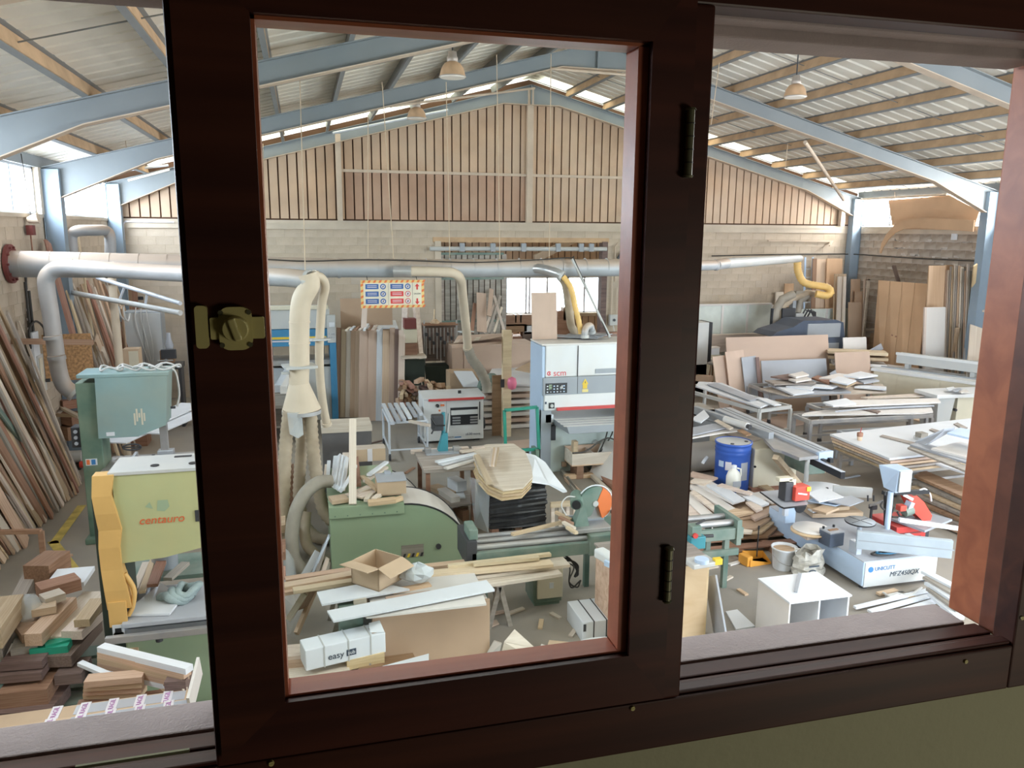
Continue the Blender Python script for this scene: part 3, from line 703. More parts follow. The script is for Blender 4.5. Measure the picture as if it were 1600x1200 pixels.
# safety sign
p0, p1 = A(563,438,13.6), A(663,480,13.6); w_, h_ = p1.x-p0.x, p0.z-p1.z
t = T('safety_sign', 'striped yellow safety sign with blue and red rule panels, hung below the duct', 'sign', (p0.x,13.6,p1.z))
MB().bx(0,w_,-.005,.012,0,h_).build('sign_board', signw, t)
bd = MB().bx(0,w_,-.008,-.005,0,.045).bx(0,w_,-.008,-.005,h_-.045,h_).bx(0,.045,-.008,-.005,.045,h_-.045).bx(w_-.045,w_,-.008,-.005,.045,h_-.045).build('border', signy, t)
st = MB()
for k in range(12):
    x = .02+k*(w_-.06)/11
    for zz in (0,h_-.045): st.add([(x,-.0085,zz),(x+.04,-.0085,zz),(x+.065,-.0085,zz+.045),(x+.025,-.0085,zz+.045)],[(0,1,2,3)])
for k in range(4):
    z = .06+k*.1
    for xx in (0,w_-.045): st.add([(xx,-.0085,z),(xx+.045,-.0085,z+.02),(xx+.045,-.0085,z+.06),(xx,-.0085,z+.04)],[(0,1,2,3)])
st.build('border_stripes', orangep, bd)
for cI, cx in enumerate((.08,.50)):
    for r in range(3):
        z = h_-.14-r*.125; red = cI == 1 and r > 0; m = signred if red else skyblue
        pn = MB().bx(cx,cx+.22,-.009,-.005,z-.01,z+.075).build('rule_panel', m, t)
        for q in range(2): MB().bx(cx+.03,cx+.19,-.0105,-.009,z+.015+q*.027,z+.025+q*.027).build('rule_text', tapew, pn)
        c = (cx+.295,-.006,z+.032)
        rg = MB().cyl(c,(c[0],-.010,c[2]),.048,n=20).build('pictogram', m, t)
        MB().cyl((c[0],-.0102,c[2]),(c[0],-.0112,c[2]),.038 if red else .03,n=16).build('pictogram_field', tapew, rg)
        if red: MB().bar((c[0]-.03,-.012,c[2]+.03),(c[0]+.03,-.012,c[2]-.03),.002,.012,(0,1,0)).build('ban_bar', signred, rg)
        MB().box((c[0],-.0118,c[2]),(.016,.001,.036),Matrix.Rotation(.4,3,'Y')).build('pictogram_figure', inkd, rg)
for xx in (.465,.875): MB().bx(xx-.002,xx+.002,-.007,-.005,.05,h_-.05).build('divider', inkd, t)
x = .955
for z, s_ in ((h_-.11,1),(.10,-1)):
    MB().add([(x-.04,-.009,z),(x+.04,-.009,z),(x,-.009,z+s_*.05),(x-.014,-.009,z),(x+.014,-.009,z),(x+.014,-.009,z-s_*.055),(x-.014,-.009,z-s_*.055)],[(0,1,2),(3,4,5,6)]).build('arrow', signred, t)
text('SALIDA', inkd, .035, (x,-.008,h_/2), FRONT, t); 
for xx in (.12,w_-.12): MB().cyl((xx,0,h_),(xx,.15,3.42-p1.z),.006,n=5).build('hanging_wire', cable, t)
# cable run along the duct
pc = [A(410,405,13.72),A(480,408,13.72),A(560,406,13.72),A(640,407,13.72),A(740,410,13.72),A(840,406,13.72),A(892,403,13.7),A(900,412,13.6),A(950,524,13.0)]
o = MB().tube(smooth_path(pc,5),.011,6).build('power_cable', cable); tag(o, 'black cable lying along the top of the main duct', 'cable')
pc = [A(1112,400,20.9),A(1200,398,20.9),A(1320,397,20.9),B(1375,400,XR-.03),B(1440,404,XR-.03),B(1530,408,XR-.03)]
o = MB().tube(smooth_path(pc,4),.016,6).build('wall_cable', cable); tag(o, 'dark cable sagging along the far and right block walls', 'cable')
# ================================================================== left side
def wob(a): return random.uniform(-a, a)
WN = {'raw_oak':'light oak','pale_timber':'pale sawn','reddish_timber':'reddish','weathered_timber':'weathered grey','pine':'yellowish pine','brown_timber':'dark brown'}
# tall lumber leaning on the left wall
mats = [oak,pale,redw,oak,pale,greyw,pine,oak,pale,brownw]
for i in range(76):
    f = i/75; fx, fy = -4+128*f+wob(4), 880-122*f+wob(9)
    sl = .78-.35*f+wob(.05); ty = 440+wob(30)+ (180*random.random() if random.random() < .3 else 0)
    tx = fx-sl*(fy-ty)
    p = P(fx,fy,.02); off = .05+.30*(1-abs(2*((i*7)%10)/9-1))*.6
    q = B(tx,ty,XL+off)
    q = p+(q-p)*min(1.15,max(.6,3.3/(q-p).length))
    if q.x < XL+.04: q.x = XL+.04
    board('leaning_plank', p, q, random.choice((.05,.06,.08,.10,.13)), .03, mats[i%10] , WN[mats[i%10].name]+' plank in the tall fanned lumber pile against the left wall', 'plank', 'lumber leaning on the left wall', up=(1,wob(.25),.2))
board('green_plank', P(90,765,.02), B(-32,600,XL+.45), .10, .03, mgreen, 'green painted plank slanting across the fanned lumber pile', 'plank', up=(1,0,.2))
board('wide_plank', P(42,850,.02), B(-20,742,XL+.55), .22, .03, oak, 'short wide oak plank at the foot of the fanned lumber pile', 'plank', up=(1,0,.2))
# far left lumber
for i in range(30):
    f = i/29; tx, ty = 96+82*f+wob(3), 452-14*f+wob(10)
    q = B(tx,ty,XL+.06+.18*(i%3)/2)
    p = V((XL+.75+.35*(i%3)/2+wob(.08), q.y-.55+wob(.2), .02))
    board('leaning_plank', p, q, random.choice((.06,.08,.1,.14)), .03, mats[(i*3)%10], 'tall narrow '+WN[mats[(i*3)%10].name]+' board in the lumber stacked in the far left corner', 'plank', 'lumber in the far left corner', up=(1,wob(.3),.2))
board('wide_plank', B(116,530,XL+.6), B(74,378,XL+.12), .20, .05, redw, 'broad reddish plank standing tallest beside the grey duct elbow', 'plank', up=(1,0,.2))
board('pale_lath', B(150,560,XL+.5), B(121,360,XL+.1), .05, .03, pine, 'thin pale lath standing inside the U-shaped duct', 'plank', up=(1,0,.2))
for i, (a, b) in enumerate((((190,452),(192,490)),((199,450),(201,492)),((208,450),(208,490)))):
    board('brown_plank', V((A(*b,20.6).x,20.55,.02)), A(*a,20.85), .18, .03, brownw, ('brown plank leaning on the far wall behind the jib','middle brown plank leaning on the far wall behind the jib','brown plank leaning on the far wall nearest the locker')[i], 'plank', up=(0,1,.1))
# short offcuts in front of the far pile
for a, b, w_, m, lb in (((195,600),(150,528),.16,pine,'broad light board leaning low before the far left lumber'),((200,606),(160,545),.10,pale,'pale board leaning low before the far left lumber'),((205,590),(190,480),.07,oak,'thin oak board leaning by the brown post')):
    board('leaning_board', P(a[0],a[1]+40,.02), A(b[0],b[1],16.2), w_, .03, m, lb, 'plank', up=(1,-.6,.2))
o = slab('osb_sheet', (A(107,558,14.6).x,14.6,A(107,558,14.6).z), (.72,.03,.78), osb, .15, 'rust coloured chipboard sheet behind the duct elbow', 'board')
board('rusty_rail', B(18,533,XL+.1), A(145,535,14.4), .05, .09, redw, 'rust red rail crossing in front of the chipboard sheet', 'rail')
# electrical boxes and conduits on the left wall
t = T('switch_box', 'grey electrical switch box with conduits on the left wall', 'electrical box', B(52,583,XL+.03))
MB().bx(0,.14,-.16,.16,-.32,.30).build('enclosure', lgrey, t, .01); MB().bx(.14,.16,-.14,.0,-.28,.26).build('cover', creamy, t, .005)
MB().cyl((.16,.06,-.14),(.22,.06,-.14),.03,n=10).build('switch_knob', dark, t)
for y, z1 in ((-.08,1.5),(.06,1.35)): MB().cyl((.05,y,.28),(.05,y+.0,z1),.022,n=8).build('conduit', cable, t)
o = MB(); o.tube(smooth_path([B(48,545,XL+.1),B(46,515,XL+.12),B(56,502,XL+.15),B(68,512,XL+.2),B(70,528,XL+.25)]),.018,6); tag(o.build('cable_loop', cable), 'looped black cable above the grey switch box', 'cable')
t = T('wall_conduit', 'black taped conduit rising to the wall flange', 'conduit', B(45,505,XL+.04))
b0, b1 = B(40,432,XL+.04)-t.location, B(47,545,XL+.04)-t.location
MB().cyl(b1,b0,.02,n=8).build('conduit_pipe', cable, t)
for k in range(6): p = b1.lerp(b0,.15+.13*k); MB().cyl(p-V((0,0,.02)),p+V((0,0,.02)),.024,n=8).build('tape_band', tapew, t)
p = B(44,350,XL+.06)
t = T('wall_siren', 'small dusty siren fixed high on the left wall', 'siren', p)
MB().cyl((0,0,.06),(.16,0,.10),.05,.09,12).build('horn', dustflange, t); MB().box((.03,0,-.1),(.1,.14,.16)).build('bracket', darkred, t); MB().cyl((.02,0,-.15),(.02,.0,-.75),.012,n=6).build('conduit', brownw, t)
slab('white_board_strip', (XL+.12,14.35,A(66,580,14.35).z), (.05,.3,1.3), whiteb, 0, 'white narrow panel behind the grey switch box', 'panel')
# jib arm with post
t = T('jib_arm', 'white tubular truss arm swung out from a post on the left', 'jib arm', (0,0,0))
Y = 14.6; a0, a1 = A(101,455,16.2), A(282,489,13.8); c0, c1 = A(152,434,15.5), A(282,474,13.8)
MB().cyl(a0,a1,.045,n=10).build('lower_tube', lgrey, t); MB().cyl(c0,c1,.035,n=10).build('upper_tube', steelc, t)
for f, g_ in ((.72,.62),(.5,.35)): MB().cyl(a0.lerp(a1,f), c0.lerp(c1,g_), .02,n=8).build('strut', steelc, t)
pp = A(178,470,15.4); MB().cyl((pp.x,pp.y,0),(pp.x,pp.y,pp.z+.45),.07,n=12).build('post', cream, t)
for k in range(2):
    p = A(185+8*k,478,15); o = MB().tube(smooth_path([p,A(190+5*k,495,15),A(200,502,15.2),A(203,490,15.6)]),.012,6).build('arm_cable', cablew, t)
# locker and vice by the far wall
p = A(225,530,18.6)
t = T('steel_locker', 'tall grey steel locker with cables on top near the far corner', 'locker', (p.x,18.6,0)); zt_ = A(225,487,18.6).z
MB().bx(-.38,.38,0,.5,0,zt_).build('body', mgrey, t, .01)
for s in (-1,1): 
    dd = MB().bx(min(0,s*.37)+.005,max(0,s*.37)-.005,-.02,0,.08,zt_-.03).build('door', lgrey, t, .004); MB().bx(s*.05-.01,s*.05+.01,-.04,-.02,1.0,1.12).build('handle', dark, dd)
for k in range(3): MB().tube(smooth_path([(-.1+.1*k,-.05,zt_+.12),(-.12+.12*k,-.09,zt_-.2),(-.02+.1*k,-.07,zt_-.75),(.1+.02*k,-.05,zt_-1.2)]),.012,6).build('hanging_cable', cablew, t)
t = T('bench_vice', 'dark vice and tools on a bench beside the steel locker', 'vice', A(266,560,18)); 
MB().box((0,0,-.15),(.5,.5,.1)).build('bench_plate', dark, t); MB().box((-.05,0,.05),(.28,.2,.28)).build('vice_body', brownw, t, .02); MB().box((0,-.16,.12),(.3,.08,.2)).build('vice_jaw', dark, t, .01); MB().cyl((-.05,-.3,0),(-.05,.1,0),.03,n=8).build('screw_shaft', iron, t); MB().cyl((-.2,-.3,0),(.1,-.3,0),.015,n=6).build('handle', iron, t)
MB().lathe([(.07,.2),(.09,.28),(.05,.42),(.04,.55)],n=10).build('grease_can', greyb, t)
for xx in (-.2,.2): MB().bx(xx-.03,xx+.03,-.2,.2,-t.location.z,-.2).build('leg', dark, t)
for i, (px, py, lb) in enumerate(((218,428,'small dark socket plate on the far wall, upper one'),(252,429,'second small dark socket plate on the far wall'),(219,466,'small dark socket plate above the steel locker'))):
    p = A(px,py,20.96); o = MB().box((0,0,0),(.14,.03,.08)).box((0,-.02,0),(.06,.02,.03)).build('wall_socket', dark); o.location = p; tag(o, lb, 'socket')
t = T('carton', 'cream carton standing at the foot of the far left lumber', 'carton', (A(205,560,16.5).x,16.5,A(205,578,16.5).z))
MB().bx(-.12,.16,-.1,.2,0,.42).build('box', card, t); MB().bx(-.02,.15,-.106,-.1,.05,.38).build('label_panel', creamy, t)
MB().bx(-.2,.2,-.2,.25,-t.location.z,0).build('crate_below', brownw, t)
# far bandsaw (blue-green)
t = T('bandsaw', 'tall blue-green bandsaw with chipped paint and cables heaped on top', 'bandsaw', (-2.4,11.3,0))
def bx_(nm, m, x0,x1,y0,y1,z0,z1, bv=.012, par=None): return MB().bx(x0,x1,y0,y1,z0,z1).build(nm, m, par or t, bv)
bx_('column', dgreen, -.54,-.28,-.05,.38,.06,2.2); bx_('base', dgreen, -.58,.45,-.15,.5,0,.08)
hd = MB().prism([(-.30,1.46),(.18,1.46),(.54,1.60),(.60,2.27),(-.28,2.27)], -.13, .3).build('wheel_housing', bluegreen, t, .015)
MB().bx(-.50,.62,-.12,.42,2.27,2.32).build('top_cover', bluegreen, t, .008)
bx_('lower_housing', dgreen, -.28,.5,-.1,.35,.06,.92); bx_('table', iron, -.30,.85,-.45,.55,.98,1.03,.006)
bx_('fence', alu, .0,.04,-.4,.5,1.03,1.09,.003); bx_('table_groove', dark, .22,.26,-.42,.5,1.03,1.034,0)
bx_('guide_post', iron, .44,.54,-.08,-.02,1.22,1.62,.004); bx_('blade_guide', alu, .40,.60,-.12,.02,1.14,1.24,.006)
MB().bx(.485,.495,-.06,-.055,1.03,1.16).build('blade', tinfoil, t)
ring = MB(); ring.tube([V((0.12+.11*math.cos(a),-.25+.03*math.sin(a)*0-.0,1.35+.04*math.sin(a))) for a in [2*PI*k/18 for k in range(19)]],.012,6); hw = ring.build('handwheel', dark, t); MB().bar((.01,-.25,1.35),(.23,-.25,1.35),.015,.015).build('spoke', dark, hw)
bx_('switch_pack', dark, -.66,-.54,.0,.2,1.32,1.6); 
for z in (1.38,1.46,1.54): MB().cyl((-.6,-.0,z),(-.6,-.02,z),.025,n=8).build('button', greyb, t)
lbp = bx_('label_plate', whiteb, -.50,-.36,-.056,-.05,1.08,1.17,0); MB().bx(-.49,-.45,-.058,-.056,1.09,1.16).build('warning_mark', orangep, lbp); MB().bx(-.43,-.38,-.058,-.056,1.09,1.16).build('caution_mark', inkb, lbp)
MB().bx(-.20,-.10,-.136,-.13,1.49,1.54).build('maker_plate', whiteb, t)
for k in range(5):
    x = .15+.03*k; MB().bx(x,x+.02,-.134,-.13,1.62+.05*(k%3),1.78+.06*(k%2)).build('paint_chip', creamy, hd)
for k in range(4):
    cx = -.12+.22*k; MB().tube([V((cx+(.14+.02*k)*math.cos(a),.12+.12*math.sin(a),2.36+.03*math.sin(3*a+k))) for a in [2*PI*j/20 for j in range(21)]],.014,6).build('coiled_cable', cablew, t)
MB().tube(smooth_path([(.5,.1,2.36),(.66,.1,2.3),(.70,.1,2.0),(.66,.1,1.8)]),.014,6).build('hanging_cable', cablew, t)
MB().cyl((.60,-.05,1.82),(.66,-.05,1.82),.018,n=8).build('hinge_knob', dark, t)
# white boards behind/at far bandsaw table
for k, (a, b, w_) in enumerate((((165,706),(240,672),.4),((215,690),(295,655),.5),((228,670),(296,640),.45))):
    p, q = P(*a,1.06+.03*k), P(*b,1.06+.03*k); board('white_offcut', (p.x,p.y+.5,p.z), (q.x,q.y+.5,q.z), w_, .018, whiteb, ('white offcut panel lying on the blue-green bandsaw table','larger white panel behind the handwheel of the blue-green bandsaw','uppermost white panel behind the blue-green bandsaw')[k], 'board')
# near bandsaw (lime)
t = T('bandsaw', 'lime-green bandsaw with red lettering and an ochre blade guard', 'bandsaw', (-1.25,6.83,0))
hd = MB().prism([(-.33,1.44),(.02,1.46),(.32,1.52),(.62,1.50),(.62,2.205),(-.33,2.205)], 0, .42).build('wheel_housing', limeg, t, .012)
MB().bx(-.36,.64,-.01,.46,2.205,2.235).build('top_plate', lgrey, t, .004)
for x, y in ((-.02,.12),(.28,.12)): MB().cyl((x,y,2.236),(x,y,2.242),.035,n=12).build('vent_hole', black, t)
bx_('slot', dark, .10,.24,.34,.38,2.236,2.242,0)
text('centauro', orangered, .098, (.02,-.004,1.80), FRONT, hd, shear=.25, bold=.004)
em = MB().add([(-.10,-.003,1.92),(-.06,-.003,1.96),(-.04,-.003,1.90),(.0,-.003,1.97),(.08,-.003,1.97),(.09,-.003,1.91),(.05,-.003,1.87),(-.01,-.003,1.88)],[(0,1,2),(3,4,5,6,7)]).build('emblem', mint, hd)
bx_('door_catch', dark, .285,.32,-.012,0,1.76,1.86,.003)
bx_('column', blackgr, -.52,-.30,.08,.42,.05,2.0); bx_('lower_body', mint, -.34,.62,-.02,.45,.05,.80,.02)
bx_('body_top', greyb, -.36,.63,-.04,.46,.80,.86,.006); bx_('table', greyb, -.34,.7,-.1,.62,.90,.94,.006)
bx_('table_bar', iron, -.46,.72,-.16,-.11,.80,.86,.004)
for x in (-.05,.42): MB().cyl((x,-.13,.80),(x,-.13,.77),.03,n=8).build('bar_clamp', dark, t)
bx_('base', dgreen, -.52,.64,-.08,.5,0,.06); bx_('catch', dark, .44,.47,-.03,-.02,.42,.5,0)
g_ = MB(); prof = [(0,2.22,.0),(-.03,2.05,-.02),(.0,1.9,-.02),(.025,1.75,0),(.0,1.6,-.01),(.0,1.4,0),(.03,1.22,-.01),(.05,1.05,0)]
for i in range(len(prof)-1):
    x, z, y = prof[i]; x2, z2, y2 = prof[i+1]
    g_.hexa([(-.47+x2*.4,y2-.03,z2),(-.31+x2,y2-.03,z2),(-.31+x2,y2+.1,z2),(-.47+x2*.4,y2+.1,z2)],[(-.47+x*.4,y-.03,z),(-.31+x,y-.03,z),(-.31+x,y+.1,z),(-.47+x*.4,y+.1,z)])
g_.build('blade_guard', yguard, t)
MB().tube(smooth_path([(-.30,.0,1.35),(-.24,.0,1.2),(-.26,.0,1.05),(-.30,.0,.97)]),.022,6).build('guard_strap', yguard, t)
MB().bx(-.44,-.30,-.05,-.03,.90,1.12).build('guard_end', yguard, t); MB().bx(-.42,-.33,-.055,-.04,.82,.92).build('scale_plate', whiteb, t); MB().cyl((-.375,-.055,.82),(-.375,-.04,.82),.045,n=12).build('scale_pointer', yellow, t); MB().bx(-.40,-.35,-.058,-.055,.85,.89).build('scale_window', black, t)
MB().bx(-.36,-.24,-.05,-.02,.50,.68).build('guard_lower', ply, t)
# clutter on its table: board, cloth, planks and a tin
p = [P(190,962,.955),P(265,960,.955),P(285,935,.955),P(252,912,.955)]
o = MB().add([(q.x,q.y,.945) for q in p]+[(q.x,q.y,.965) for q in p],[(3,2,1,0),(4,5,6,7),(0,1,5,4),(1,2,6,5),(2,3,7,6),(3,0,4,7)]).build('white_board', whiteb); tag(o, 'cut white board on the lime-green bandsaw table', 'board')
c = P(280,930,.99); o = MB()
rnd = random.Random(3)
for k in range(3):
    ptsr = [V((c.x-.02+.05*k+(.12-.02*k)*math.cos(a)*(1+.25*math.sin(3*a+k)),c.y+.09*math.sin(a),c.z+.03*k+.03*math.sin(2*a+k))) for a in [2*PI*j/22 for j in range(23)]]
    o.tube(ptsr,.042-.006*k,8)
o = o.build('crumpled_rag', tealp); o.data.materials[0] = mat('faded_cloth', (.34,.42,.42), .9, 0, .3, 9, .6, 40); tag(o, 'crumpled grey-green rag on the lime-green bandsaw table', 'rag')
for k, (a, b, w_, m) in enumerate((((205,935),(228,880),.06,pale),((222,925),(240,872),.05,oak),((238,915),(252,878),.09,brownw),((262,905),(290,880),.08,greyw))):
    p, q = P(*a,1.0+.03*k), P(*b,1.0+.03*k); board('offcut', p, q, w_, .03, m, ('white-ended lath lying on the lime bandsaw table','oak lath lying on the lime bandsaw table','short brown block behind the lime bandsaw table','grey plank end behind the lime bandsaw rag')[k], 'offcut')
p = P(258,880,1.0); t = T('tin', 'open grey tin standing behind the lime bandsaw housing', 'tin', (p.x,p.y,.965)); MB().lathe([(.11,0),(.12,.01),(.12,.22),(.126,.23),(.112,.23),(.11,.05)],n=20).build('can', mgrey, t); MB().tube([V((.12*math.cos(a),.12*math.sin(a),.23)) for a in [2*PI*j/20 for j in range(21)]],.008,6).build('rim', lgrey, t)
MB().bx(-.3,.4,-.25,.3,-.04,0).build('shelf_below', mgreen, t)
# wooden trestle frame at the left edge
t = T('trestle', 'thin brown wooden trestle at the foot of the left lumber', 'trestle', P(62,895,0)); p = A(66,828,9.6)
a = P(70,890,.05)
for p0, p1, nm in ((P(-60,833,.55),P(64,830,.55),'top_bar'),(P(64,830,.55),P(70,895,0),'leg'),(P(-60,833,.55),P(-56,900,0),'leg')): MB().bar(p0-t.location,p1-t.location,.06,.05).build(nm, redw, t)
# thick timber stack at the lower left on green pallets
G = 'thick timbers stacked at the lower left'
def tb(a, b, z, w_, th, m, lb, nm='timber', z2=None, cat='timber'):
    p, q = P(*a,z), P(*b,z if z2 is None else z2); return board(nm, p, q, w_*1.3, th*1.15, m, lb, cat, G)
t = T('green_pallet', 'green slatted pallet under the thick timbers', 'pallet', (P(70,1085,.35).x,P(70,1085,.35).y,0))
for k in range(4): MB().box((-.6+.4*k,.35,.05),(.1,1.5,.1)).build('bearer', mgreen, t)
for k in range(6): MB().box((0,-.3+.28*k,.115),(1.5,.2,.03)).build('slat', mgreen, t)
tb((5,1103),(95,1098),.20,.30,.09,darkw,'dark timber lowest in the stack at the lower left')
tb((12,1074),(88,1066),.32,.34,.12,redw,'thick reddish timber with a sawn end, low in the stack')
tb((0,1045),(78,1038),.46,.30,.06,darkw,'wide dark plank beneath the grey-brown plank of the stack')
tb((14,1025),(80,1020),.54,.30,.06,darkw,'grey-brown plank in the middle of the timber stack')
tb((92,1034),(142,978),.50,.16,.09,darkw,'dark square timber pointing away near the green straps')
tb((94,1050),(136,1046),.38,.22,.08,darkw,'dark timber end below the pointing timber')
tb((20,1012),(62,1005),.60,.16,.06,greyw,'short grey block under the pale timbers')
tb((28,990),(68,978),.68,.22,.07,oak,'wide oak plank on the second layer of the stack')
tb((52,1000),(108,942),.70,.11,.10,oak,'square oak beam laid diagonally over the stack')
tb((80,1000),(150,928),.62,.18,.05,pale,'long pale board laid diagonally over the stack')
tb((112,993),(152,956),.66,.14,.07,pale,'short pale board beside the lime bandsaw column')
tb((128,974),(153,940),.76,.10,.06,oak,'topmost oak offcut beside the lime bandsaw column')
tb((50,955),(88,948),.80,.10,.06,pine,'small light block on top of the timber stack')
tb((66,938),(98,928),.84,.12,.06,pale,'second light block on top of the timber stack')
tb((60,925),(122,908),.78,.16,.10,brownw,'brown timber at the back of the stack')
tb((80,905),(140,900),.74,.30,.04,whiteb,'white board at the back of the timber stack')
tb((58,905),(92,880),.70,.20,.25,brownw,'thick brown block at the back of the timber stack')
tb((-10,1020),(52,900),.62,.10,.14,greyw,'long weathered beam edging the timber stack')
tb((-20,1000),(18,945),.86,.16,.16,oak,'squared oak beam cut off by the picture edge')
tb((0,975),(50,1000),.45,.12,.1,blackgr,'dark beam in the gap of the timber stack')
o = MB().box((0,0,0),(.30,.14,.07)).box((.05,.02,.04),(.2,.1,.03),.4).build('strap_bundle', tealp); o.data.materials[0] = mat('strap_green', (.03,.34,.22), .4); o.location = P(80,1012,.58); tag(o, 'bright green bundle of straps on the timber stack', 'strap')
o = MB().lathe([(.0,-.12),(.10,-.08),(.12,.02),(.07,.12),(.02,.14)],n=12).build('plastic_sack', clearfilm); o.location = P(45,952,.8); tag(o, 'small clear plastic sack tucked among the timbers', 'bag')
# mouldings
slab('moulding_crate', (-1.42,5.95,.27), (.85,.75,.54), brownw, 0, 'dark crate under the mouldings at the lower left', 'crate')
G = 'mouldings at the lower left'
for k in range(5):
    a, b = (158+0*k,1012+8*k), (296-3*k,1046+7*k); p, q = P(*a,.84-.045*k), P(*b,.84-.045*k)
    board('white_moulding' if k in (0,4) else 'wood_moulding', p, q, .08, .05, whiteb if k in (0,4) else oak, ('white edged moulding topmost beside the lime bandsaw','first oak moulding of the fan','second oak moulding of the fan','third oak moulding of the fan','white edged moulding lowest of the fan')[k], 'moulding', G)
for k in range(4):
    a, b = (135,1078-0+6*k), (226-2*k,1058+10*k); p, q = P(135+0*k,1064+6*k,.72-.05*k), P(225,1056+8*k,.72-.05*k)
    board('wood_moulding', p, q, .12, .05, oak, ('uppermost short oak moulding in the neat stack','second short oak moulding in the neat stack','third short oak moulding in the neat stack','lowest short oak moulding in the neat stack')[k], 'moulding', G)
for k in range(4): board('thin_lath', P(226+4*k,1052+3*k,.70-.02*k), P(290-3*k,1078+5*k,.68-.02*k), .04, .03, (pale,brownw,whiteb,oak)[k], ('pale lath fanned beside the moulding stack','brown lath fanned beside the moulding stack','white lath fanned beside the moulding stack','oak lath fanned beside the moulding stack')[k], 'lath', G)
board('brown_block', P(263,1066,.70), P(296,1064,.70), .2, .12, darkw, 'dark block behind the fanned laths', 'block')
board('white_lath', P(125,1036,.74), P(172,1056,.72), .05, .03, whiteb, 'short white lath crossing the moulding ends', 'lath')
board('white_sheet_edge', P(296,1104,.80), P(312,1040,.95), .22, .02, warmb, 'pale panel standing against the window mullion at the lower left', 'panel', up=(1,0,0))
# long wrapped cartons along the bottom
for k, (a, b, z, lb) in enumerate((((-40,1166),(300,1112),.72,'long taped brown carton nearest the window sill'),((-20,1142),(296,1097),.62,'long taped carton lying behind the nearest one'))):
    p, q = P(*a,z), P(*b,z); t = T('long_carton', lb, 'carton', (p.x,p.y,z)); l = (q-p).length; t.rotation_euler.z = math.atan2(q.y-p.y,q.x-p.x)
    MB().bx(0,l,-.09,.09,-.12,.06).build('carton_body', card, t, .01)
    for j in range(5):
        x = l*(.30+.14*j); tp = MB().bx(x,x+.07,-.094,.094,-.124,.064).build('tape', tapew, t); text('FRAGIL', inkp, .05, (x+.035,-.0,.0655), (0,0,PI/2), tp)
    MB().bx(l*.42,l*.98,-.05,.07,.06,.062).build('clear_tape', sheer('film_%d'%k,(.75,.8,.9),.5), t)
    MB().bx(-.02,.0,-.1,.1,-.74 if k == 0 else -.6,-.12).bx(l,l+.02,-.1,.1,-.74 if k == 0 else -.6,-.12).build('support', brownw, t)
# ================================================================== middle of the hall
def poly(name, pxs, z, th, m, label, cat='board', group=None, parent=None, zs=None):
    """Flat piece: outline given on its top face at height z (or one height per corner), thickness th."""
    pts = [P(x,y,z if zs is None else zs[i]) for i,(x,y) in enumerate(pxs)]; c = sum(pts, V())/len(pts); n = len(pts)
    vs = [p-c for p in pts]+[p-c-V((0,0,th)) for p in pts]
    o = MB().add(vs, [tuple(range(n-1,-1,-1)), tuple(range(n,2*n))]+[(i,(i+1)%n,n+(i+1)%n,n+i) for i in range(n)]).build(name, m, parent)
    o.location = c
    if label: tag(o, label, cat, group)
    return o
def upright(name, x0, x1, yt, yb, Y, th, m, label, cat='panel', group=None, lean=.12, tilt=0., z0=None):
    """Panel standing on its lower edge at depth Y, leaning back; px give its left, right, top and bottom."""
    a, b = A(x0,yt,Y), A(x1,yt,Y); zt2 = (a.z+b.z)/2; zb = max(0, (A(x0,yb,Y).z+A(x1,yb,Y).z)/2) if z0 is None else z0
    w_ = b.x-a.x; h = zt2-zb; p = V(((a.x+b.x)/2, Y-lean, zb)); q = V(((a.x+b.x)/2+tilt, Y, zt2))
    return board(name, p, q, w_, th, m, label, cat, group, up=(0,-1,.01))
def legs(t, xs, ys, z, w_, m, nm='leg'):
    for x in xs:
        for y in ys: MB().bx(x-w_/2,x+w_/2,y-w_/2,y+w_/2,0,z).build(nm, m, t)
def castors(t, xs, ys, r=.05):
    for x in xs:
        for y in ys: MB().cyl((x-.018,y,r),(x+.018,y,r),r,n=12).build('castor', dark, t)
# hydraulic press far left of the sash
t = T('veneer_press', 'blue and white hydraulic press with a yellow stripe behind the cream pipe', 'press', (-.15,17.8,0))
def bx_(nm, m, x0,x1,y0,y1,z0,z1, bv=.01, par=None): return MB().bx(x0,x1,y0,y1,z0,z1).build(nm, m, par or t, bv)
bx_('upper_beam', lgrey, -1.0,.68,0,.9,2.06,2.5); bx_('top_rail', creamy, -1.0,.66,-.04,.1,2.48,2.56); bx_('platen', pressb, -1.0,.68,-.02,.9,1.68,2.05); bx_('stripe', yellow, -1.0,.6,-.03,-.02,1.84,1.89,0)
bx_('stripe', tapew, -1.0,.6,-.03,-.02,1.78,1.81,0); bx_('lower_platen', iron, -1.0,.68,0,.9,1.25,1.36); bx_('base', lgrey, -1.0,.68,0,.9,.0,1.2)
for x in (-.6,.0,.5): MB().cyl((x,.2,1.36),(x,.2,1.68),.05,n=12).build('piston', tinfoil, t)
bx_('side_post', pressb, .66,.80,-.1,.95,.0,1.75); bx_('control_cabinet', lgrey, .62,.80,-.12,.0,1.75,2.36); bx_('label_plate', whiteb, .66,.78,-.13,-.12,2.1,2.2,0)
for k in range(6): MB().cyl((.66+.05*(k%3),-.12,1.95-.08*(k//3)),(.66+.05*(k%3),-.14,1.95-.08*(k//3)),.015,n=8).build('button', greyb, t)
bx_('name_plate', whiteb, -.86,-.62,-.01,0,2.26,2.33,0)
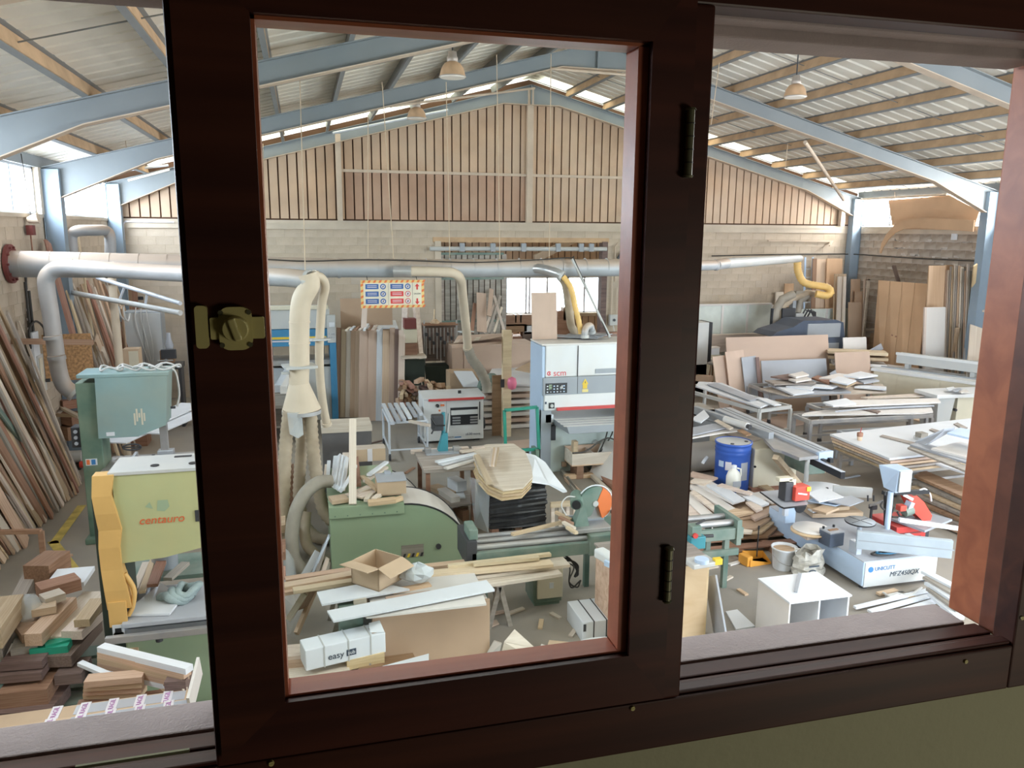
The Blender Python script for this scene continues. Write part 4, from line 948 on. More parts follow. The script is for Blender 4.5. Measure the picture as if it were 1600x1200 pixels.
# bench with white channel sections by the press
t = T('low_bench', 'low bench with metal legs left of the cream cone', 'bench', (P(432,690,0).x,P(432,690,0).y,0))
bx_('bench_top', greyw, -.5,.25,-.2,2.2,.72,.78,.004); legs(t,(-.42,.2),(-.15,2.1),.72,.07,brownw); bx_('shelf', greyw, -.48,.22,-.1,2.1,.3,.34,0)
for k, (a, b, w_, lb) in enumerate((((434,602),(452,572),.14,'white channel section on the bench, first from the window stile'),((443,604),(456,576),.13,'white channel section on the bench, next to the cone'),((422,600),(436,575),.22,'grey box section on the bench at the window stile'))):
    p, q = P(*a,1.25), P(*b,1.25); board('channel_section', (p.x,p.y,1.18), (q.x,q.y,1.18), w_, .14, (steelc,warmb,mgrey)[k], lb, 'profile')
t = T('trestle_stand', 'metal trestle carrying the channel sections', 'trestle', (P(440,680,0).x,16.4,0))
for y in (-.6,.7):
    MB().bx(-.5,.5,y-.03,y+.03,1.05,1.11).build('crossbar', greyw, t)
    for x in (-.45,.45): MB().bx(x-.025,x+.025,y-.025,y+.025,0,1.05).build('leg', lgrey, t)
for k in range(5): poly('stacked_plank', [(418,720+k*42),(446,716+k*42),(446,736+k*42),(418,742+k*42)], .7-.06*k, .1, (pale,redw,oak,brownw,redw)[k], ('pale','upper reddish','oak','brown','lower reddish')[k]+' plank end stacked at the window stile behind the hoses', 'plank')
c = P(432,735,.6); slab('plank_crate', (c.x,c.y,.30), (.5,.6,.60), brownw, 0, 'dark crate under the plank ends at the window stile', 'crate')
# leaning door panels
G = 'panels leaning in the tall stack'
cols = [(525,532,redw),(532,540,oak),(540,547,pale),(547,554,oak),(554,561,pine),(561,575,mdfp),(575,588,mdfp),(588,597,steelc),(597,608,pine),(608,616,mdfp),(616,623,darkw),(622,632,pale)]
nmz = ['dark edged narrow panel at the window end of the tall stack','second narrow oak panel of the tall stack','third narrow pale panel of the tall stack','fourth narrow oak panel of the tall stack','fifth narrow pine panel of the tall stack','first broad pinkish panel of the tall stack','second broad pinkish panel of the tall stack','grey-white strip standing in the tall stack','pine panel beside the grey-white strip','pinkish panel right of the pine panel in the stack','dark thin panel near the end of the tall stack','pale panel at the far end of the tall stack']
for k, (x0, x1, m) in enumerate(cols):
    yb = 652+(k>4)*6; a = P((x0+x1)/2-1,yb,0); b = A((x0+x1)/2+1,512+(k%3)*2,a.y+.22); w_ = A(x1,600,a.y).x-A(x0,600,a.y).x
    board('door_blank', (a.x,a.y,0.01), b, w_*1.0, .05 if k > 4 else .25, m, nmz[k], 'panel', G, up=(0,-1,.1))
for k in range(8): 
    x = 541+k*7; board('panel_end', A(x,517+wob(3),16.9), A(x+6,509+wob(3),17.6), .05, .03, (pale,whiteb,redw)[k%3], 'small sawn lath end on top of the tall panel stack', 'lath', 'lath ends on the tall panel stack')
poly('white_top_board', [(568,512),(622,512),(618,500),(575,501)], 2.02, .03, whiteb, 'white board lying on top of the tall panel stack')
upright('brown_sheet', 531,612,466,560,18.6,.03,mdf,'large brown sheet standing behind the tall panel stack', lean=.2)
upright('pale_post', 562,570,474,515,17.3,.06,pale,'pale post leaning behind the tall panel stack under the sign','post', tilt=.06)
# timber rack and clamps
t = T('timber_rack', 'pale timber rack with shelves right of the tall panels', 'rack', (A(640,600,17.6).x,17.6,0))
R_ = t.location; b = A(633,478,17.6)
for a, c in (((627,640),(634,480)),((664,590),(650,480))):
    MB().bar(V((A(*a,17.6).x,17.6,0))-R_, A(*c,17.8)-R_, .14, .08).build('post', pale, t)
for py in (556,): MB().box(A(645,py,17.5)-R_, (.55,.5,.05)).build('shelf', pale, t)
MB().box(A(640,524,17.6)-R_, (.30,.3,.30)).build('switch_panel', creamy, t); MB().box(A(640,544,17.6)-R_, (.30,.3,.26)).build('crate', brownw, t); MB().box(A(640,505,17.6)-R_, (.26,.3,.22)).build('dark_box', darkred, t)
MB().box(A(645,580,17.8)-R_, (.5,.4,.6)).build('back_panel', blackgr, t)
t = T('clamp_rack', 'dark rack hung with iron clamps before the gateway', 'rack', (A(689,600,18.2).x,18.2,0)); R_ = t.location
zt2 = A(689,507,18.2).z
for x in (-.38,.38): MB().cyl((x,0,0),(x,0,zt2+.1),.02,n=6).build('upright', iron, t)
MB().bx(-.4,.4,-.05,.25,zt2-.02,zt2+.02).build('top_shelf', brownw, t); MB().bx(-.4,.45,-.2,.3,0,zt2-.95).build('cabinet', blackgr, t); MB().bx(-.4,.4,.26,.3,zt2-.9,zt2).build('back_board', darkw, t)
for k in range(9):
    x = -.34+.085*k; c = MB().bx(x-.012,x+.012,-.03,0,zt2-.75-wob(.12),zt2-.08).build('clamp_bar', iron, t); MB().box((x,-.06,zt2-.22-.1*(k%3)),(.05,.12,.07)).build('clamp_jaw', dark, c)
MB().cyl((-.15,.05,zt2+.02),(-.13,.05,zt2+.35),.02,n=6).build('tool_handle', pine, t); MB().lathe([(.1,0),(.12,.03),(.05,.1)],(-.12,.05,zt2+.02),10).build('tool_head', oak, t)
# firewood heap
r2 = random.Random(5)
for k in range(64):
    px, py = r2.uniform(628,700), 0; top = 592+max(0,(px-660))*.28; py = r2.uniform(top, 636)
    z = max(.05,(636-py)/46*.75); Yy = 16.1+(636-py)/46*.5+r2.uniform(-.15,.15); c = A(px,py,Yy); c.z = max(.05,c.z)
    dr_ = V((r2.uniform(-.35,.35),r2.uniform(-1,-.3),r2.uniform(-.15,.2))).normalized()*r2.uniform(.14,.26)
    board('firewood_offcut', c-dr_, c+dr_, r2.uniform(.06,.12), r2.uniform(.04,.1), r2.choice((brownw,redw,oak,brownw,darkw,oak)), 'short brown firewood offcut in the heap beside the white thicknesser', 'firewood', 'firewood heap')
# sticks and sheets against the gateway door
for k, (a, b, w_, m, lb) in enumerate((((737,520),(742,474),.10,redw,'reddish board leaning on the sliding door'),((753,519),(752,458),.26,mdfp,'wide tan board leaning on the sliding door'),((756,520),(775,470),.07,pale,'pale lath crossing leftward on the sliding door'),((763,520),(782,462),.07,greyw,'grey lath crossing on the sliding door'),((788,518),(772,462),.07,pale,'pale lath leaning the other way on the sliding door'),((764,494),(768,452),.12,mdfp,'short tan board behind the crossed laths'),((772,519),(784,480),.06,pale,'thin lath at the end of the crossed laths'))):
    p, q = A(*a,20.2), A(*b,20.85); board('leaning_lath', p, q, w_, .03, m, lb, 'lath', up=(0,-1,.05))
poly('thin_sheet', [(706,540),(800,532),(802,520),(716,524)], 1.98, .05, mdfp, 'thin tan sheets lying over the pinkish panel block')
for k in range(6): poly('veneer_strip', [(708+k*8,536-k),(790+k*2,528-k),(792,524-k),(712+k*8,531-k)], 2.0+.018*k, .012, (pale,mdfp)[k%2], 'ragged veneer strip heaped over the pinkish panel block', 'veneer', 'veneer strips')
t = T('panel_block', 'large block of pinkish panels behind the white thicknesser', 'panel stack', (A(770,600,18).x,17.6,0)); R_=t.location
a, b, c = A(706,541,17.6), A(836,536,17.6), A(706,590,17.6)
MB().bx(a.x-R_.x,b.x-R_.x,0,.9,.5,a.z).build('panel', mdfp, t); e_ = A(723,550,17.6).x-R_.x
MB().bx(a.x-R_.x,e_,-.03,0,.5,a.z-.05).build('front_panel', mdfp, t); MB().bx(e_+.02,b.x-R_.x,-.03,0,.5,a.z).build('front_panel', mdfp, t)
legs(t, (a.x-R_.x+.1,b.x-R_.x-.1), (.1,.8), .5, .1, brownw)
t = T('marked_carton', 'open brown carton with a white marked sheet above the thicknesser', 'carton', (A(722,600,16.6).x,16.6,0)); R_=t.location
a, b = A(703,583,16.6), A(748,604,16.6)
MB().bx(a.x-R_.x,b.x-R_.x,0,.5,b.z-.4,a.z).build('carton_body', card, t); MB().add([(a.x-R_.x+.08,-.02,a.z+.05),(b.x-R_.x-.15,-.02,a.z+.03),(b.x-R_.x+.02,-.25,b.z+.04),(a.x-R_.x+.25,-.25,b.z+.06),(a.x-R_.x+.08,-.0,a.z+.03),(b.x-R_.x-.15,-.0,a.z+.01),(b.x-R_.x+.02,-.23,b.z+.02),(a.x-R_.x+.25,-.23,b.z+.04)],[(0,1,2,3),(7,6,5,4),(0,4,5,1),(1,5,6,2),(2,6,7,3),(3,7,4,0)]).build('white_sheet', whiteb, t)
MB().bx(a.x-R_.x+.1,b.x-R_.x-.1,.1,.4,0,b.z-.4).build('plinth', brownw, t)
text('15', inkd, .09, (-.02,-.13,(a.z+b.z)/2+.04), (.75,0,0), t)
# board stacks between thicknesser and wide sander
G = 'board stacks by the wooden post'
for k in range(9):
    zz = A(795,607+k*9.5,16.0).z; slab('stacked_board', ((A(756,640,16).x+A(836,640,16).x)/2,16.5,zz-.04), (A(836,640,16).x-A(756,640,16).x,1.0,.075), (warmb,mdfp,warmb,pale,warmb,mdfp,warmb,darkw,pale)[k], 0, ('topmost','second','third','fourth','fifth','sixth','seventh','eighth','lowest')[k]+' board in the stack between thicknesser and wide sander', 'board', G)
poly('white_curved_sheet', [(756,597),(836,602),(836,581),(800,572),(770,574)], 1.06, .03, whiteb, 'big white sheet over the boards behind the wooden post')
poly('brown_flap', [(805,577),(836,583),(836,561)], 1.22, .02, card, 'brown triangular flap above the white sheet')
o = MB().tube(smooth_path([A(752,606,16.0),A(757,596,15.9),A(770,590,15.8),A(773,602,15.8)]),.1,10).build('cut_pipe', mgreen); tag(o, 'dark green pipe end behind the thicknesser hose', 'pipe')
t = T('wooden_post', 'square wooden post standing before the board stacks', 'post', (3.9,15.4,0))
MB().bx(-.03,.15,0,.12,0,2.22).build('pale_plank', pine, t); MB().bx(-.22,.12,.13,.17,0,1.28).build('brown_plank', brownw, t); MB().bx(-.08,.0,-.01,.0,1.05,1.22).build('iron_plate', dark, t)
o = MB().lathe([(0,.14),(.08,.10),(.10,0),(.08,-.10),(0,-.14)],n=14).build('balloon', mat('pink_rubber',(.85,.22,.35),.4)); o.location = A(800,599,15.3); tag(o, 'bright pink balloon beside the wooden post', 'balloon')
t = T('frame_blank', 'thin teal green rectangular frame leaning by the wide sander', 'frame', (A(815,680,12.55).x,12.55,0)); R_=t.location
q = [A(788,641,12.55)-R_,A(839,636,12.55)-R_,A(842,702,12.55)-R_,A(790,704,12.55)-R_]
for i in range(4): MB().bar(q[i],q[(i+1)%4],.05,.04,(0,1,0)).build('frame_bar', mat('frame_teal',(.02,.25,.17),.4) if i == 0 else MT['frame_teal'], t)
for x in (q[3].x+.05,q[2].x-.05): MB().bx(x-.03,x+.03,-.1,.2,0,q[3].z).build('foot', dgreen, t)
poly('tan_board', [(783,705),(835,698),(828,686),(786,690)], .12, .08, mdfp, 'tan board lying inside the green frame')
# rolling rack with white mouldings
t = T('rolling_rack', 'white tubular rolling rack left of the thicknesser', 'trolley', (1.5,14.2,0))
for x in (-.08,.62):
    for y in (0,1.15): MB().cyl((x,y,.1),(x,y,.72),.022,n=8).build('leg', steelc, t)
for y in (0,1.15): MB().cyl((-.08,y,.72),(.62,y,.72),.022,n=8).build('crossbar', steelc, t)
for x in (-.08,.62): MB().cyl((x,0,.72),(x,1.15,.72),.022,n=8).build('side_rail', steelc, t); MB().cyl((x,0,.2),(x,1.15,.2),.018,n=8).build('lower_rail', steelc, t)
MB().cyl((-.08,0,.2),(.62,0,.2),.018,n=8).build('lower_rail', steelc, t)
castors(t, (-.08,.62), (0,1.15), .07)
G = 'white mouldings on the rolling rack'
for k in range(6):
    x = 1.46+.12*k; board('white_moulding', (x,13.95+.12*k,.77), (x-.02,15.45,.80), .07, .05, (steelc,greyb,steelc,whiteb,greyb,steelc)[k], ('outer white moulding on the rolling rack','second grey moulding on the rolling rack','third white moulding on the rolling rack','fourth white moulding on the rolling rack','fifth grey moulding on the rolling rack','innermost white moulding on the rolling rack')[k], 'moulding', G)
for k in range(2): board('short_lath', P(640+9*k,658+2*k,.79), P(668+4*k,664+1*k,.79), .07, .04, pale, ('pale lath hanging off the rolling rack','second pale lath hanging off the rolling rack')[k], 'lath')
# white thicknesser
t = T('thicknesser', 'compact white thicknesser with a red band and dark feed opening', 'thicknesser', (2.2,15.2,0))
MB().bx(0,1.22,0,.7,.05,.90).build('body', mwhite, t, .015); MB().add([(0,-.02,.93),(1.26,-.02,.93),(1.26,.7,.96),(0,.7,.96),(0,-.02,.90),(1.26,-.02,.90),(1.26,.7,.90),(0,.7,.90)],[(0,1,2,3),(7,6,5,4),(0,4,5,1),(1,5,6,2),(2,6,7,3),(3,7,4,0)]).build('lid', mwhite, t)
MB().bx(.10,1.22,-.045,-.02,.875,.92).build('red_band', redp, t); MB().bx(.54,1.10,-.012,.0,.36,.72).build('feed_opening', black, t)
MB().bx(.55,1.09,-.05,-.012,.58,.67).build('feed_table', mwhite, t); 
for k in range(6): MB().bx(.58+(k//3)*.36,.74+(k//3)*.36,-.03,-.012,.39+.055*(k%3),.42+.055*(k%3)).build('roller', iron, t)
MB().bx(1.13,1.15,-.01,0,.45,.82).build('height_scale', dark, t)
for x, z, r in ((.28,.78,.035),(.36,.785,.02),(.40,.785,.02),(.32,.68,.018)): MB().cyl((x,-.03,z),(x,0,z),r,n=10).build('control_knob', black if r > .03 else orangep, t)
MB().bx(.46,.465,-.005,0,.1,.86).build('door_seam', mgrey, t); MB().bx(.76,.82,.3,.34,.94,1.0).build('lid_handle', black, t)
text('@scm', inkd, .07, (.52,-.003,.12), FRONT, t); text('s630 nova', inkd, .075, (1.0,-.003,.16), FRONT, t); MB().bx(.62,.76,-.003,0,.10,.12).build('logo_line', inkb, t)
MB().cyl((1.22,.3,.3),(1.3,.3,.3),.12,n=16).build('side_wheel', dark, t)
for x in (.1,1.1): MB().bx(x-.06,x+.06,.1,.8,0,.05).build('foot', dark, t)
# small work table with teal drilling machine
p = [P(650,735,.85),P(735,733,.85),P(758,697,.85),P(655,703,.85)]
t = T('work_table', 'worn wooden work table carrying the teal drill', 'table', (1.5,10.75,0))
MB().bx(.05,.85,0,1.0,.80,.85).build('tabletop', greyw, t, .004); MB().bx(.0,.90,.95,1.05,.82,.87).build('back_ledge', pale, t); legs(t, (.12,.78), (.08,.92), .80, .06, brownw)
MB().bx(.1,.8,.05,.95,.25,.28).build('shelf', greyw, t)
t = T('drill_press', 'small teal machine with black handles on the work table', 'drill press', P(690,707,.85))
MB().hexa([(-.06,-.02,0),(.10,-.02,0),(.10,.12,0),(-.06,.12,0)],[(.02,0,.30),(.10,0,.30),(.10,.1,.30),(.02,.1,.30)]).build('stand', tealp, t, .005); MB().box((.0,.0,.01),(.5,.26,.03)).build('base_plate', alu, t)
MB().cyl((.04,.05,.25),(.04,.05,.62),.03,n=12).build('column', tealp, t); MB().box((-.06,.0,.48),(.18,.16,.24)).build('motor_head', dark, t, .02); MB().cyl((.10,.05,.3),(.13,.05,.60),.02,n=8).build('rod', tinfoil, t)
for a in (0,2.1,4.2): MB().cyl((-.1,-.08,.45),(-.1+.14*math.cos(a),-.1,.45+.14*math.sin(a)),.012,n=6).build('handle', black, t)
for s in (-1,1): MB().box((s*.22,-.04,.06),(.10,.1,.08)).build('clamp', iron, t, .01); MB().cyl((s*.3,-.04,.06),(s*.18,-.04,.06),.015,n=6).build('clamp_screw', iron, t)
G = 'offcuts on the work table'
for k, (a, b, z, w_, m) in enumerate((((688,726),(748,711),.87,.10,whiteb),((682,722),(742,709),.90,.08,whiteb),((696,732),(752,716),.87,.08,warmb),((720,706),(742,703),.89,.1,pale),((738,700),(756,698),.90,.08,pale))): board('table_offcut', P(*a,z), P(*b,z), w_, .025, m, ('longest white strip on the work table','white strip lying across the first one on the work table','off-white strip at the edge of the work table','pale block near the teal machine base','pale block on the table ledge')[k], 'offcut', G)
for k, (a, b, w_, m, z) in enumerate((((676,765),(704,778),.2,card,.25),((690,770),(712,785),.14,warmb,.28),((706,752),(722,760),.16,whiteb,.40),((712,760),(720,785),.14,whiteb,.22),((708,782),(726,800),.12,oak,.1),((712,792),(728,806),.1,brownw,.08))): board('floor_offcut', P(*a,z), P(*b,z), w_, .16, m, ('brown box under the work table','off-white block under the work table','white block tilted under the work table','upright white block under the work table','oak offcut on the floor below the table','brown offcut on the floor below the table')[k], 'offcut')
# wide belt sander
t = T('wide_belt_sander', 'large white wide-belt sander with red logo and grey control panel', 'sander', (3.93,12.8,0))
W = 2.0
MB().bx(.04,W,.0,.75,1.72,2.28).build('upper_hood', mwhite, t, .02); MB().bx(-.02,.04,.02,.75,.0,2.26).build('side_panel', mblue, t, .015); MB().bx(-.02,W,.02,.75,2.27,2.30).build('top_cover', warmb, t, .006)
MB().bx(.0,W,-.02,.7,1.40,1.72).build('control_strip', mgrey, t, .006); MB().bx(.02,W,-.03,.7,1.14,1.41).build('lower_hood', mwhite, t, .015)
pn = MB().bx(.04,.43,-.03,-.02,1.44,1.62).build('control_panel', black, t)
for k in range(18):
    MB().bx(.06+.06*(k%6),.085+.06*(k%6),-.036,-.03,1.46+.05*(k//6),1.48+.05*(k//6)).build('button', (whiteb,greyb,mblue)[k%3], pn)
MB().bx(.10,.15,-.036,-.03,1.51,1.60).build('display', mint, pn); MB().bx(.30,.35,-.036,-.03,1.52,1.58).build('display', lgrey, pn)
MB().bx(.62,.626,-.025,.0,1.42,2.26).build('door_seam', dark, t)
text('scm', logored, .15, (.30,-.004,1.79), FRONT, t, bold=.004)
c = (.105,-.003,1.79); MB().tube([V((c[0]+.03*math.cos(a),c[1],c[2]+.03*math.sin(a))) for a in [.6+5.2*k/14 for k in range(15)]],.008,6).cyl((c[0]+.01,-.004,c[2]),(c[0]+.01,-.001,c[2]),.014,n=10).build('logo', logored, t)
wl_ = MB().bx(.72,.80,-.026,-.02,1.50,1.60).build('warning_label', yellow, t); MB().add([(.70,-.03,1.58),(.82,-.03,1.58),(.76,-.03,1.68)],[(0,1,2)]).build('warning_triangle', yellow, wl_); MB().add([(.752,-.033,1.60),(.768,-.033,1.60),(.76,-.033,1.65)],[(0,1,2)]).build('bolt_mark', black, wl_); MB().bx(.71,.82,-.026,-.02,1.44,1.49).build('warning_text', yellowp2, wl_)
MB().bx(.95,1.6,-.012,0,1.76,1.84).build('grip_slot', mgrey, t)
MB().bx(.10,.20,-.045,-.03,1.18,1.28).build('switch_plate', black, t); MB().cyl((.15,-.07,1.23),(.15,-.045,1.23),.03,n=12).build('switch_knob', lgrey, t); MB().bx(.03,.06,-.036,-.03,1.26,1.30).build('arrow_mark', inkd, t)
MB().bx(.24,1.5,-.08,-.03,1.14,1.19).build('safety_bar', redp, t)
ct = MB().hexa([(.28,-.62,.86),(W,-.62,.86),(W,.8,.86),(.18,.8,.86)],[(.24,-.62,.98),(W,-.62,.98),(W,.8,.98),(.14,.8,.98)]).build('conveyor_table', mgrey, t, .006)
for k in range(4): MB().bx(.2,W,-.6+.16*k,-.52+.16*k,.98,.988).build('conveyor_ridge', lgrey, ct)
MB().bx(.06,.2,.0,.2,.92,1.06).build('bracket', steelc, t)
MB().bx(.16,W,.05,.12,.0,.86).build('skirt', mat('pale_green_grey',(.60,.66,.62),.45), t); MB().bx(-.02,.16,.0,.12,.0,1.14).build('leg_front', mgrey, t); MB().bx(-.02,W,.1,.72,0,.1).build('base_frame', mgrey, t)
MB().bx(.16,.24,-.02,.05,.6,.86).build('black_gap', black, t)
for k in range(2): MB().cyl((1.0+.25*k,.0,.5),(1.0+.25*k,.05,.5),.05,n=12).build('pipe_stub', lgrey, t)
for k in range(2): MB().tube(smooth_path([(1.2+.1*k,-.1,.9),(1.15+.1*k,-.14,.7),(1.05+.05*k,-.2,.5),(.85,-.35,.3)]),.012,6).build('power_lead', cable, t)
upright('tan_sheet', 830,869,457,528,13.45,.02,mdfp,'plain tan panel standing on end on top of the wide sander', lean=.1, z0=2.31)
for k in range(3): board('loose_sheet', A(860+25*k,524-k,13.6), A(935+8*k,527-2*k,13.2), .3, .012, greyb, ('grey sheet lying on the sander top','second grey sheet lying on the sander top','third grey sheet on the sander top')[k], 'sheet')
# things on the floor before the wide sander
t = T('drawer_box', 'open pale wooden drawer box on the floor before the wide sander', 'box', (P(852,712,.0).x,12.35,.26)); 
MB().bx(0,.78,-.02,.0,0,.20).build('front_board', pale, t); MB().bx(0,.02,0,.4,0,.22).build('side_board', pale, t); MB().bx(.76,.78,0,.4,0,.22).build('side_board', pale, t); MB().bx(0,.78,.38,.40,0,.24).build('back_board', oak, t); MB().bx(.38,.40,0,.38,.0,.2).build('divider', pale, t); MB().bx(0,.78,-.02,.4,-.02,0).build('bottom_board', ply, t)
MB().bx(.02,.1,-.03,.1,.2,.42).build('end_block', oak, t)
for x in (.1,.6): MB().bx(x,x+.12,.0,.35,-.26,-.02).build('support_block', brownw, t)
t = T('tool_case', 'black case with a white label on the floor before the sander', 'case', (P(897,728,0).x,P(897,728,0).y,0)); MB().bx(0,.42,0,.3,0,.24).build('case_body', black, t, .015); MB().bx(.32,.37,-.004,0,.12,.18).build('label', whiteb, t); MB().bx(-.02,.42,.0,.32,.24,.27).build('lid', whiteb, t); MB().cyl((.08,-.005,.14),(.08,0,.14),.012,n=8).build('catch', tinfoil, t)
o = MB().tube(smooth_path([A(895,708,11.9),A(915,705,12.0),A(940,688,12.1),A(955,685,12.1),A(975,697,12.1)]),.015,6).build('floor_cable', cable); tag(o, 'dark cable arching over the black case', 'cable')
for k, (a, b, w_, th, m, z) in enumerate((((866,712),(902,708),.14,.05,oak,.10),((866,718),(898,716),.14,.06,brownw,.05),((870,714),(882,726),.08,.08,oak,.14),((850,716),(868,722),.1,.08,greyw,.06),((855,724),(872,730),.1,.05,pale,.05),((932,708),(946,707),.14,.12,mdf,.16))): board('floor_offcut', P(*a,z), P(*b,z), w_, th, m, ('oak offcut below the drawer box','dark offcut below the drawer box','slanting oak offcut before the drawer box','grey offcut at the sander leg','pale offcut on the floor at the sander leg','orange-brown block beside the black case')[k], 'offcut')
G = 'white boards leaning in a stack by the mullion'
for k in range(7):
    a, b = P(948+4*k,752-4*k,.03+.01*k), A(952+4*k,694+2*k,11.7+.1*k); board('white_leaning_board', a, (a.x+.35,a.y+.25,.62-.03*k), .9, .03, warmb, ('first','second','third','fourth','fifth','sixth','last')[k]+' white board of the slanting stack beside the sash edge', 'board', G, up=(-.8,-.3,.5))
for k, (a, b, w_, th, m) in enumerate((((909,728),(985,800),.07,.05,pale),((925,727),(985,775),.09,.05,pale),((936,741),(962,762),.10,.08,brownw),((960,760),(985,785),.08,.04,redw),((938,763),(985,805),.10,.03,pale),((882,745),(926,742),.10,.07,ply),((878,735),(905,775),.06,.05,greyw),((884,748),(906,770),.06,.05,oak))): board('floor_plank', P(*a,.04), P(*b,.04), w_, th, m, ('long pale batten on the floor pointing to the mitre saw','second pale batten beside the first on the floor','dark batten between the floor battens','reddish batten at the sash edge','flat pale plank on the floor near the mullion','short plywood batten laid across the floor','grey batten behind the white curved ply','oak batten behind the mitre saw')[k], 'batten')
# film-wrapped stack with curved plywood
t = T('wrapped_stack', 'stack wrapped in black stretch film under the curved plywood', 'wrapped stack', (2.4,10.25,0))
r3 = random.Random(9); prof = MB(); n = 26; ring = []
outl = [(0,0),(.4,-.02),(.82,0),(.86,.4),(.82,.85),(.4,.87),(0,.85),(-.03,.4)]
vs = []; 
for i in range(n):
    z = .08+i*.023
    for (x, y) in outl: vs.append((x+r3.uniform(-.02,.02), y+r3.uniform(-.02,.02), z+r3.uniform(-.006,.006)))
m8 = len(outl); fs = [(i*m8+k, i*m8+(k+1)%m8, (i+1)*m8+(k+1)%m8, (i+1)*m8+k) for i in range(n-1) for k in range(m8)]+[tuple(range((n-1)*m8,n*m8))]
MB().add(vs, fs).build('film_wrap', blackfilm, t)
for x in (.08,.42,.76): MB().bx(x-.05,x+.05,0,.85,0,.09).build('bearer', brownw, t)
MB().add([(-.03,-.1,.78),(-.22,-.05,.85),(-.25,.2,.8),(-.16,-.1,.4),(-.2,.1,.1),(-.04,-.08,.05)],[(0,1,3),(1,2,4,3),(0,3,5),(3,4,5)]).build('loose_film', clearfilm, t)
G = 'curved plywood on the wrapped stack'
op = [(736,718),(742,706),(758,701),(800,700),(818,712),(828,736),(830,752),(815,768),(784,772),(762,762),(746,744)]
for k in range(4): poly('curved_plywood', [(x+ (k*.8),y+5*(3-k)-7) for x,y in op], .80+.03*k, .024, (ply,oak,ply,pale)[k], ('lowest','second','third','topmost')[k]+' curved plywood piece on the film-wrapped stack', 'plywood', G)
poly('curved_ply', [(819,707),(836,711),(852,722),(866,742),(886,767),(880,768),(858,756),(830,752)], .8, .02, whiteb, 'white tapering curved panel hanging off the wrapped stack', zs=[.86,.84,.76,.66,.50,.50,.66,.84])
board('side_batten', P(745,712,.93), P(764,755,.93), .08, .04, pine, 'pine batten along the edge of the curved plywood', 'batten')
for k in range(8): board('stick', P(766+2.4*(k%4),726+(k//4)*2,.95+.03*(k//4)), P(769+3.2*(k%4),700+(k//4)*2,.95+.03*(k//4)), .028, .026, (pale,oak)[k%2], 'thin square stick in the bundle on the curved plywood', 'stick', 'stick bundle on the curved plywood')
t = T('pale_crate', 'pale slatted crate behind the mitre saw rail', 'crate', (3.25,10.0,0))
for k in range(6): MB().bar((.0+.11*k,0,0),(.0+.11*k,.05,.45),.05,.04).build('slat', pale, t)
MB().bx(-.05,.65,-.03,.0,.42,.50).build('rail', pine, t); MB().bx(-.05,.65,-.03,.0,.05,.11).build('rail', pine, t)
# green brush sander with rounded hoods
t = T('green_sander', 'mint green sander with two rounded hoods, offcuts piled on top', 'sander', (.2,9.4,0))
def hood(y0, y1, x0, xc, a, b, nm):
    out = [(x0,0),(x0,b)]+[(xc+a*math.sin(PI/2*k/14), b*math.cos(PI/2*k/14)) for k in range(15)]
    side = MB().prism(out[::-1], y0+.012, y1-.012).build(nm, mint, t)
    sk = MB()
    for k in range(1,len(out)-1):
        (xa,za),(xb,zb) = out[k],out[k+1]; sk.add([(xa,y0+.03,za+.006),(xb,y0+.03,zb+.006),(xb,y1-.03,zb+.006),(xa,y1-.03,za+.006)],[(0,1,2,3)],True)
    sk.build('dusty_hood_skin', warmb, side)
    ed = MB().tube([V((x,y0+.015,z+.004)) for x,z in out[1:]],.012,6).build('rubber_edging', black, side); MB().tube([V((x,y1-.015,z+.004)) for x,z in out[1:]],.012,6).build('rubber_edging', black, side)
    return side
s1 = hood(0,.72,0,.90,.87,.84,'front_hood'); s2 = hood(.95,1.6,0,.62,.80,.86,'rear_hood')
MB().bx(-.01,.90,-.02,1.65,.84,.885).build('top_plate', mint, t, .004); MB().bx(-.012,.90,-.03,-.01,.74,.885).build('front_lid', mint, t, .004)
for k in range(6): MB().cyl((.06+.15*k,-.034,.77),(.06+.15*k,-.03,.77),.008,n=6).build('screw', dgreen, t)
MB().bx(0,.9,.7,1.0,0,.84).build('core', mint, t)
rc = MB().bx(.86,1.14,.004,.012,.14,.30).build('label_recess', greyw, t)
for k in range(5): MB().add([(.87+.055*k,.002,.14),(.90+.055*k,.002,.14),(.92+.055*k,.002,.19),(.89+.055*k,.002,.19)],[(0,1,2,3)]).build('hazard_stripe', yellow if k%2 else black, rc)
MB().cyl((1.33,-.01,.25),(1.33,.02,.25),.035,n=14).build('plug', dark, t)
